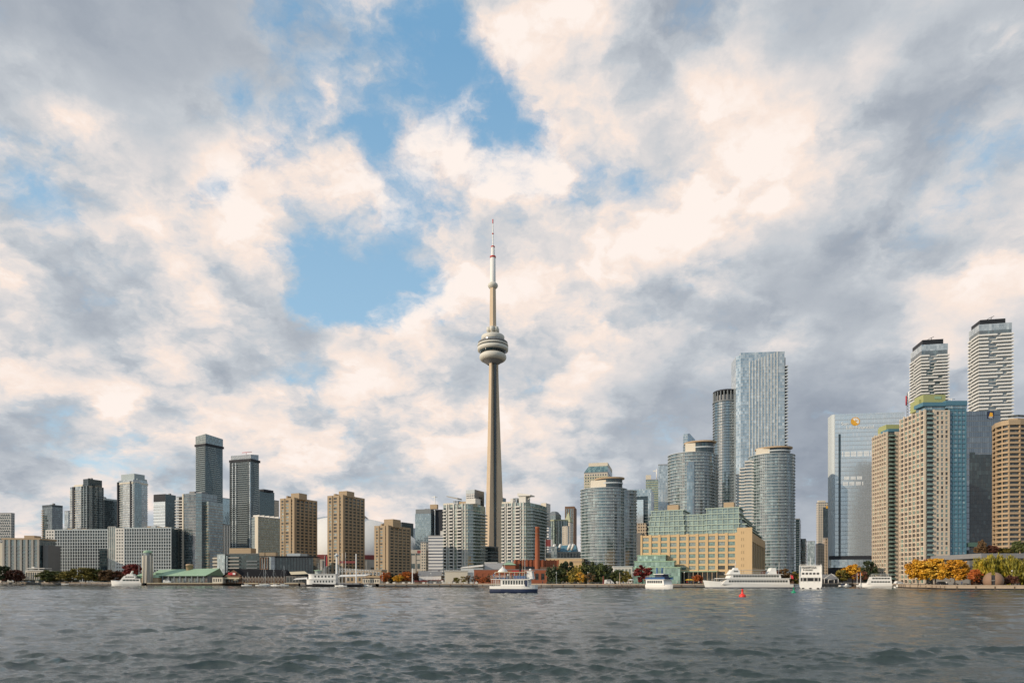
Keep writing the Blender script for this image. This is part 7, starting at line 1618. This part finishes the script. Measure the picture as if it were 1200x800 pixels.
def moored_ferry():
    D = 392; root = thing('moored_ferry', 'white round-fronted ferry superstructure on a long black hull, with flagpoles behind', 'ferry', at(392, D), R(181))
    L, B = 33, 8; rg = hull(L, B, 0.5, 2.0, 1.3, bow=0.12, stern=0.8); part_hull(root, 'hull', rg, -0.4, None, 'black')
    m = MB(); P = [(x, y) for x, y in [(-1.5, -3.4), (13.0, -3.4)]] + [(13.0 + 3.2 * math.sin(R(a)), -3.4 * math.cos(R(a))) for a in range(15, 180, 15)] + [(13.0, 3.4), (-1.5, 3.4)]
    m.prism(P, 1.3, 4.2, True); h = m.build('lower_deckhouse', M['white_paint'], root); m = MB(); m.prism(offset(P, 0.35), 4.21, 4.45, True, True); m.build('deck_edge', M['white_paint'], root)
    Q = [(x * 0.93, y * 0.9) for x, y in P]; m = MB(); m.prism(Q, 4.46, 7.2, True); h2 = m.build('upper_deckhouse', M['white_paint'], root); m = MB(); m.prism(offset(Q, 0.4), 7.21, 7.5, True, True); m.build('roof', M['white_paint'], root)
    m = MB(); m.prism([(9.5 + 2.0 * math.cos(R(a)), 2.2 * math.sin(R(a))) for a in range(0, 360, 20)], 7.51, 9.3, True); m.build('wheelhouse', M['window_pale'], root)
    m = MB(); m.lathe([(2.6, 9.31), (2.5, 9.6), (0, 9.8)], 16, 9.5, 0); m.build('wheelhouse_roof', M['copper_green'], root)
    for (n, z0, z1, pr) in ((7, 2.5, 3.6, h), (6, 5.4, 6.5, h2)):
        for k in range(n):
            m = MB(); x = 0.0 + k * 12.0 / n; s = 3.42 if pr is h else 3.08; m.box(x, x + 0.9, s - 0.03, s + 0.04, z0, z1); m.build('window', M['window_dark'], pr)
    m = MB(); m.tube((9.5, 0, 9.7), (9.5, 0, 14.0), 0.1, 0.05, n=5); m.build('mast', M['white_paint'], root)
    m = MB(); m.box(-15, -2, -3.0, 3.0, 1.35, 2.1); m.build('cargo_deck', M['mech_grey'], root)
moored_ferry()
def sailboat(label, u, D, L, mast_h, rz=0.0):
    root = thing('sailboat', label, 'sailboat', at(u, D), rz, 'sailing boats moored at the quays'); rg = hull(L, L * 0.28, 0.4, L * 0.13, L * 0.10, bow=0.35, stern=0.6, rake=0.1); part_hull(root, 'hull', rg, -0.3, None, 'white_paint')
    deckhouse(root, 'cabin', -L * 0.2, L * 0.2, L * 0.08, L * 0.10, L * 0.16, 'white_paint', (3, .3, .75, .3), .4, .1)
    if mast_h:
        m = MB(); m.tube((0.1 * L, 0, L * 0.1), (0.1 * L, 0, mast_h), 0.10, 0.06, n=6); m.build('mast', M['pale_grey'], root)
        m = MB(); m.tube((0.1 * L, 0, L * 0.22), (-0.32 * L, 0, L * 0.22), 0.16, n=6); m.build('boom', M['navy'], root)
        m = MB(); m.tube((0.48 * L, 0, L * 0.13), (0.1 * L, 0, mast_h * 0.97), 0.02, n=3); m.tube((-0.48 * L, 0, L * 0.1), (0.1 * L, 0, mast_h * 0.97), 0.02, n=3); m.build('rigging', M['pale_grey'], root)
sailboat('white sailing boat with a tall bare mast moored before the pier warehouse', 307.5, 430, 8.5, 14.5, R(8))
sailboat('smaller white sailing boat with a shorter mast behind the first, before the pier warehouse', 312.5, 438, 8.0, 10.5, R(170))
sailboat('sailing boat with a thin dark-based mast beside the dark shed', 331.5, 436, 7.5, 13.5, R(4))
sailboat('low white boat with a pale mast west of the row of flagpoles', 429, 396, 7.5, 5.0, R(175))
sailboat('white sailing boat tucked against the black-hulled ferry', 399.5, 386, 7.0, 11.5, R(178))
def runabout(label, u, D, L, rz, house='white_paint'):
    root = thing('motorboat', label, 'motorboat', at(u, D), rz, 'small motorboats at the quays'); rg = hull(L, L * 0.33, 0.3, L * 0.17, L * 0.13, bow=0.3, stern=0.95); part_hull(root, 'hull', rg, -0.2, None, 'white_paint')
    deckhouse(root, 'cabin', -L * 0.15, L * 0.22, L * 0.12, L * 0.13, L * 0.32, house, (2, .4, .8, .2), .5, .1); m = MB(); m.box(-L * 0.22, L * 0.12, -L * 0.13, L * 0.13, L * 0.321, L * 0.34); m.build('roof', M['white_paint'], root)
runabout('small white motorboat with a navy cabin at the black clubhouse', 988, 402, 5.5, R(20), 'navy'); runabout('second white motorboat beside the navy-cabined one in the canal slip', 992.5, 399, 5.0, R(200)); runabout('white cabin motorboat west of the three-deck tour boat', 1009, 395, 5.6, R(185))
runabout('white motorboat moored before the golden-leaved canal park steps below the beige tower', 1052.5, 345, 4.2, R(10)); runabout('grey-white motorboat behind the stern of the long cruise ship', 928, 318, 6.0, R(170), 'mech_grey'); runabout('white motorboat at the western end of the stern-on cruise boat', 934, 322, 5.2, R(20))
runabout('dark little workboat before the western shore park', 79, 538, 8, R(5), 'timber')
def buoy(label, u, D, mat, h):
    root = thing('buoy', label, 'buoy', at(u, D), 0, 'channel buoys'); s = h / 2.1
    m = MB(); m.lathe([(0, -.4), (.72 * s, -.3), (.78 * s, .1), (.74 * s, .42 * s), (.45 * s, .62 * s), (.30 * s, .7 * s)], 18); m.build('float', M[mat], root)
    m = MB(); m.lathe([(.30 * s, .69 * s), (.22 * s, 1.1 * s), (.16 * s, 1.5 * s), (.22 * s, 1.52 * s), (.22 * s, 1.75 * s), (.1 * s, 1.8 * s)], 14); m.build('tower', M[mat], root)
    m = MB(); m.lathe([(.07 * s, 1.79 * s), (.09 * s, 2.0 * s), (0, 2.1 * s)], 10); m.build('lantern', M['charcoal'], root)
buoy('bright red channel buoy floating before the long white cruise ship', 870, 157, 'buoy_red', 2.15); buoy('green channel buoy floating west of the stern-on cruise boat', 930, 200, 'buoy_green', 1.95)

# ------------------------------------------------------------------ poles, lamps, flags, quay clutter
def pole(name, label, u, D, v, r, mat, cat='pole', group=None, lamp=False):
    root = thing(name, label, cat, (px(u, D), D, GZ), 0, group); h = pz(v, D) - GZ
    m = MB(); m.lathe([(r * 2, 0), (r * 2, 0.4), (r, 0.45), (r * 0.7, h), (0, h)], 8); m.build('shaft', M[mat], root)
    if lamp: m = MB(); m.lathe([(0.05, h), (0.28, h + 0.05), (0.26, h + 0.4), (0.0, h + 0.55)], 8); m.build('lamp_head', M['white_paint'], root)
    return root, h
pole('quay_pole', 'thick white pole with a red top, tallest in the row behind the moored ferry', 417.3, 405, 648.5, 0.42, 'white_paint', group='white poles by the stage')
r_, h = pole('quay_pole', 'white lattice-like pylon carrying a lamp ring beside the moored ferry', 394.5, 405, 648, 0.7, 'white_paint', group='white poles by the stage')
m = MB(); m.lathe([(0.7, h - 2), (1.3, h - 1.7), (1.3, h - 1), (0.5, h - 0.6)], 12); m.build('lamp_ring', M['pale_grey'], r_)
for u, v, lab in ((397.3, 645.5, 'thin flagpole touching the lamp-ring pylon'), (401, 648, 'thin white flagpole under the maroon banner'), (405, 647, 'blue-topped slim flagpole in the middle of the stage'), (389.5, 643.5, 'thin brown flagpole before the middle tan tower'), (376.5, 663.5, 'short pale flagpole above the ferry superstructure'), (378.8, 665, 'shorter pale flagpole beside its twin above the ferry')):
    pole('flagpole', lab, u, 408, v, 0.13, 'white_paint' if 'brown' not in lab else 'timber', group='flagpoles by the stage')
pole('quay_pole', 'plain white pole on the quay between rust tree and boathouse', 483.3, 390, 665.5, 0.32, 'white_paint', group='single quay poles')
pole('quay_pole', 'slim pale pole before the round condo, east of the dense trees', 726.3, 345, 671, 0.2, 'beige_stone', group='single quay poles')
pole('quay_pole', 'short red and white post under the dense dark trees', 707, 348, 674.5, 0.35, 'maroon', group='single quay poles')
pole('quay_pole', 'slim white pole before the black gap west of the cream block', 500.5, 392, 674, 0.12, 'white_paint', group='single quay poles')
pole('quay_pole', 'tall beige signal post beside the brick chimney', 612.5, 395, 655.5, 0.16, 'beige_stone', group='single quay poles')
def flag(label, u, D, v0, v1, w, mats):
    root, h = pole('flagpole', label, u, D, v0 - 1, 0.12, 'white_paint', 'flagpole'); z1 = pz(v0, D) - GZ; z0 = pz(v1, D) - GZ; W = w * D / F; k = len(mats)
    f = MB()
    for i in range(12):
        x0, x1 = W * i / 12, W * (i + 1) / 12; y = lambda x: 0.25 * math.sin(x / W * 7)
        f.face([(x0, y(x0), z0), (x1, y(x1), z0), (x1, y(x1), z1), (x0, y(x0), z1)], None, min(k - 1, int(i * k / 12)))
    f.build('flag', [M[x] for x in mats], root)
flag('flagpole flying a big red and white flag before the distant downtown cluster', 639, 545, 632, 640, 8.5, ['maroon', 'maroon', 'maroon', 'white_paint'])
flag('flagpole with a dark drooping banner beside the middle tan tower', 380.5, 470, 651.5, 663, 3.4, ['charcoal', 'sign_red'])
flag('small orange flag on a pole by the golden canal tree', 1008.5, 392, 671.5, 674, 2.2, ['leaf_orange']); flag('tiny orange flag on a short pole near the canal', 1004.5, 396, 672, 674, 2.4, ['leaf_orange'])
lp = [(12, 556), (38, 552), (66, 548), (93, 541), (210, 470), (232, 470), (448, 384), (505, 382), (522, 381), (580, 372), (652, 352), (689, 346), (742, 340), (802, 338), (1064, 322), (1104, 290), (1137, 281), (1186, 276)]
for i, (u, D) in enumerate(lp):
    wh = ['before the dark green western tree', 'before the cream park pavilion', 'before the first lattice block', 'before the big yellow-green tree', 'on the green-roofed pier', 'at the end of the green-roofed pier', 'by the bright orange tree', 'before the white boathouse', 'before the cream block', 'behind the small ferry',
          'under the westernmost dark tree', 'before the sparse golden tree', 'between olive tree and red maple', 'under the arcade canopy', 'before the taller beige tower', 'under the largest golden tree', 'between golden row and orange tree', 'east of the stone sphere'][i]
    pole('lamp_post', 'slim lamp post with a pale head ' + wh, u, D + 4, HOR - (3.8 + 1.7) * F / (D + 4) * 0.62 - 0.3, 0.07, 'dark_slab' if i < 6 or i > 11 else 'pale_grey', 'lamp post', 'lamp posts along the quays', True)
spots = [(716, 342, 'coat_dark', 'in a dark coat east of the dense trees'), (737, 338, 'coat_red', 'in a red coat before the olive trees'), (741, 338.5, 'coat_pale', 'in a pale coat before the olive trees'), (746, 337, 'coat_blue', 'in a blue coat under the red maple'), (757, 336, 'coat_dark', 'in a dark coat beside the red maple'), (795, 336, 'coat_pale', 'in a pale coat west of the arcade'), (799, 335, 'coat_dark', 'in a dark coat west of the arcade'), (806, 336, 'coat_red', 'in a red coat under the arcade edge'),
         (811, 334, 'coat_blue', 'in a blue coat by the rust-brown tree'), (820, 334, 'coat_pale', 'in a pale coat by the rust-brown tree'), (827, 333, 'coat_dark', 'in a dark coat near the cruise ship bow'), (660, 350, 'coat_pale', 'in a pale coat under the westernmost dark trees'), (636, 357, 'coat_dark', 'in a dark coat at the brick chimney'), (513, 384, 'coat_red', 'in a red coat at the boathouse'), (530, 382, 'coat_dark', 'in a dark coat at the cream block'), (1070, 312, 'coat_dark', 'in a dark coat at the taller beige tower'), (1112, 280, 'coat_pale', 'in a pale coat under the golden trees'), (1130, 278, 'coat_blue', 'in a blue coat under the golden trees'), (226, 471, 'coat_pale', 'in a pale coat on the green-roofed pier'), (205, 472, 'coat_dark', 'in a dark coat on the green-roofed pier')]
for i, (u, D, c, lab) in enumerate(spots): person('person ' + lab + ', ' + ('walking' if i % 3 == 1 else 'standing'), (px(u, D), D + 1.5, GZ + 0.0), c, (i * 1.3) % 6.28)
# marina shelters, parasols, planters and vans on the quays
for i, (u, D, w) in enumerate(((5, 562, 9), (16, 560, 5), (32, 558, 17), (47, 556, 6), (60, 553, 16), (76, 551, 14), (88, 550, 9))):
    root = thing('dock_shelter', ['low green-roofed shelter under the dark western tree', 'small white-roofed shelter by the maroon tree', 'long beige-roofed shelter before the park pavilion', 'short green-roofed shelter before the olive tree', 'long pale-roofed shelter before the olive tree', 'pale-roofed shelter before the dull green tree', 'green-roofed shelter before the big yellow-green tree'][i], 'shelter', (px(u, D), D, GZ), 0, 'low shelters along the western quay'); W = w / 2 * D / F
    m = MB(); m.prism(rect(-W, W, -1.5, 1.5), 2.2, 2.6, True, True); m.build('roof', M[['copper_green', 'white_slab', 'canvas', 'copper_green', 'canvas', 'canvas', 'copper_green'][i]], root)
    m = MB(); m.box(-W + 0.2, W - 0.2, 0.8, 1.2, 0, 2.19); m.build('back_wall', M['dark_concrete'], root)
    for s in (-1, 1): m = MB(); m.box(s * (W - 0.3) - 0.1, s * (W - 0.3) + 0.1, -1.4, -1.2, 0, 2.19); m.build('post', M['dark_slab'], root)
def parasol(label, u, D, mat):
    root = thing('parasol', label, 'parasol', (px(u, D), D, GZ), 0, 'parasols on the quay'); m = MB(); m.tube((0, 0, 0), (0, 0, 2.6), 0.05, n=6); m.build('pole', M['pale_grey'], root); m = MB(); m.lathe([(1.7, 2.15), (0.9, 2.5), (0, 2.75)], 8, smooth=False); m.build('canopy', M[mat], root)
parasol('yellow parasol under the warehouse arcade', 806.5, 338, 'yellow_paint'); parasol('second yellow parasol under the warehouse arcade, nearer the small rust tree', 809.5, 340, 'yellow_paint'); parasol('white parasol on the quay beside the taller beige tower', 1076, 308, 'white_paint'); parasol('cream parasol before the pier warehouse gable', 276, 452, 'canvas'); parasol('white parasol west of the red maple', 739.5, 343, 'white_paint')
def vehicle(label, u, D, mat, L=4.6, h=1.55, van=False):
    root = thing('parked_van' if van else 'parked_car', label, 'van' if van else 'car', (px(u, D), D, GZ), R(4), 'vehicles parked on the quays')
    rg = [[(x, -0.85 * w, 0.3), (x, -0.88 * w, t * 0.6), (x, -0.75 * w, t), (x, 0.75 * w, t), (x, 0.88 * w, t * 0.6), (x, 0.85 * w, 0.3)] for x, w, t in ((-L / 2, .85, .8), (-L / 2 + .2, 1, h * .95 if van else .95), (-L * .3, 1, h), (L * .12, 1, h), (L * .27, 1, h * .7 if van else .95), (L / 2 - .15, .95, .85), (L / 2, .8, .65))]
    m = MB(); m.loft(rg, smooth=False); m.build('body', M[mat], root)
    for s in (-1, 1): m = MB(); m.box(-L * .28, L * .14, s * 0.83 - 0.05, s * 0.83 + 0.03, h * .66, h * .9); m.build('side_window', M['window_dark'], root)
    for x in (-L * .31, L * .31):
        for s in (-1, 1):
            m = MB(); m.tube((x, s * 0.68, .33), (x, s * 0.9, .33), .33, n=14); w = m.build('wheel', M['black'], root); m = MB(); m.tube((x, s * 0.89, .33), (x, s * 0.92, .33), .18, n=10); m.build('rim', M['steel'], w)
vehicle('white parked car by the marina shed in the western park', 24, 553, 'white_paint'); vehicle('pale parked car before the western quay shelters', 33, 556, 'pale_grey'); vehicle('white parked van under the maroon tree by the western shelters', 13, 555, 'white_paint', 5.2, 2.2, True); vehicle('white van parked on the pier below the green roof', 196, 474, 'white_paint', 5.2, 2.3, True); vehicle('white van at the eastern end of the dense trees', 714, 347, 'white_paint', 5.0, 2.4, True); vehicle('dark parked car under the golden trees', 1104, 294, 'charcoal'); vehicle('white parked car at the foot of the beige towers', 1053, 357, 'white_paint'); vehicle('red parked car on the timber quay by the pier warehouse', 264, 468, 'red_paint')
bl = [(453, 381), (461, 380.5), (472, 380), (479, 380), (496, 379), (509, 378.5), (519, 378), (526, 377.5), (532, 377), (545, 377), (552, 376.5), (558, 376.5)]
pl0 = thing('planter_box', 'pale concrete planter box in the row along the quay edge', 'planter', (px(bl[0][0], bl[0][1]), bl[0][1] + 2.2, GZ), 0, 'concrete planter boxes along the quay edge')
m = MB(); m.prism(rect(-0.75, 0.75, -0.5, 0.5), 0, 1.0, False); m.build('box', M['white_slab'], pl0); m = MB(); m.box(-0.7, 0.7, -0.45, 0.45, 0.5, 0.9); m.build('soil', M['timber'], pl0)
for u, D in bl[1:]: copy_tree(pl0, (px(u, D), D + 2.2, GZ))

# railing lengths, bollards and benches along the quay edges
def railing(label, us, step=2.4):
    dd = dict(SHORE); ks = sorted(dd)
    def dist(u):
        for a, b in zip(ks, ks[1:]):
            if a <= u <= b: return dd[a] + (dd[b] - dd[a]) * (u - a) / (b - a)
    pts = [Vector((px(u, dist(u)), dist(u) + 1.0, 0)) for u in us]; root = thing('quay_railing', label, 'railing', (pts[0].x, pts[0].y, GZ))
    m = MB()
    for a, b in zip(pts, pts[1:]):
        a = a - pts[0] if False else a; A = a - pts[0]; B = b - pts[0]
        for z in (0.55, 1.05): m.tube(A + Vector((0, 0, z)), B + Vector((0, 0, z)), 0.035, n=4)
        L = (B - A).length; n = max(1, int(L / step))
        for k in range(n + 1): p_ = A.lerp(B, k / n); m.tube(p_, p_ + Vector((0, 0, 1.08)), 0.045, n=4)
    m.build('rail', M['dark_slab'], root)
railing('thin dark railing on the western park quay', (20, 40, 60, 90, 120)); railing('thin dark railing on the quay before the boathouse and cream block', (486, 510, 535, 556))
railing('thin dark railing before the dense green trees', (642, 660, 690, 718)); railing('thin railing on the pier before the green-roofed terminal', (200, 230, 275))
bo = thing('bollard', 'short black mooring bollard on the quay edge', 'bollard', (px(1100, 296), 292, GZ), 0, 'mooring bollards on the quay edges')
m = MB(); m.lathe([(.26, 0), (.22, .1), (.2, .5), (.3, .55), (.3, .68), (0, .72)], 12); m.build('post', M['black'], bo)
for u, D in ((1086, 301.5), (1112, 274.5), (1124, 272), (1136, 270.5), (1150, 269), (1180, 266), (1194, 264.5), (800, 331), (812, 330.5), (826, 330), (650, 350), (672, 346.5), (700, 342.5)): copy_tree(bo, (px(u, D), D + 0.8, GZ))
be = thing('park_bench', 'dark slatted park bench facing the lake', 'bench', (px(1090, 305), 305, GZ), 0, 'benches under the quay trees')
m = MB()
for k in range(3): m.box(-.9, .9, -.25 + k * .18, -.12 + k * .18, .42, .46)
m.build('seat', M['timber'], be); m = MB()
for k in range(3): m.box(-.9, .9, .3, .34, .5 + k * .15, .6 + k * .15)
m.build('backrest', M['timber'], be)
for x in (-.75, .7): m = MB(); m.box(x, x + .06, -.25, .33, 0, .41); m.build('leg', M['black'], be)
for u, D in ((1104, 296), (1118, 288), (1130, 282), (1142, 280), (664, 358), (682, 356), (698, 354), (1188, 276)): copy_tree(be, (px(u, D), D - 1, GZ))
for lab, u, D, L, mh, rz in (('sloop with a bare mast moored behind the lamp-ring pylon', 384, 410, 7, 12, R(10)), ('sloop with a bare mast moored under the tent-roofed stage', 411, 402, 7, 11, R(170)), ('little sloop moored between the stage and the kiosk', 424, 405, 6.5, 9.5, R(8)), ('sloop moored beside the timber pier warehouse trellis', 322, 437, 7, 11, R(175)), ('sloop moored before the small cream pavilion', 289, 445, 6.5, 9, R(5))):
    sailboat(lab, u, D - 6, L, mh, rz)
for i, (u, D, c, lab) in enumerate(((728, 341, 'coat_dark', 'in a dark coat under the first small olive tree'), (731, 340, 'coat_blue', 'in a blue coat between the two olive trees'), (788, 335, 'coat_dark', 'in a dark coat beside the tour boat'), (815, 333, 'coat_dark', 'in a dark coat before the rust-brown tree'), (823, 334, 'coat_red', 'in a red coat near the cruise ship bow'), (558, 378, 'coat_pale', 'in a pale coat before the brick wing'), (540, 380, 'coat_blue', 'in a blue coat before the thin yellowing tree'), (674, 349, 'coat_dark', 'in a dark coat before the sparse golden tree'), (1092, 302, 'coat_pale', 'in a pale coat under the largest golden tree'), (1122, 277, 'coat_dark', 'in a dark coat between two golden trees'), (216, 472, 'coat_blue', 'in a blue coat in the middle of the green-roofed pier'), (240, 470, 'coat_red', 'in a red coat at the end of the green-roofed pier'))):
    person('person ' + lab + ', ' + ('walking' if i % 3 == 1 else 'standing'), (px(u, D), D + 1.8, GZ), c, (i * 1.7 + 1) % 6.28)
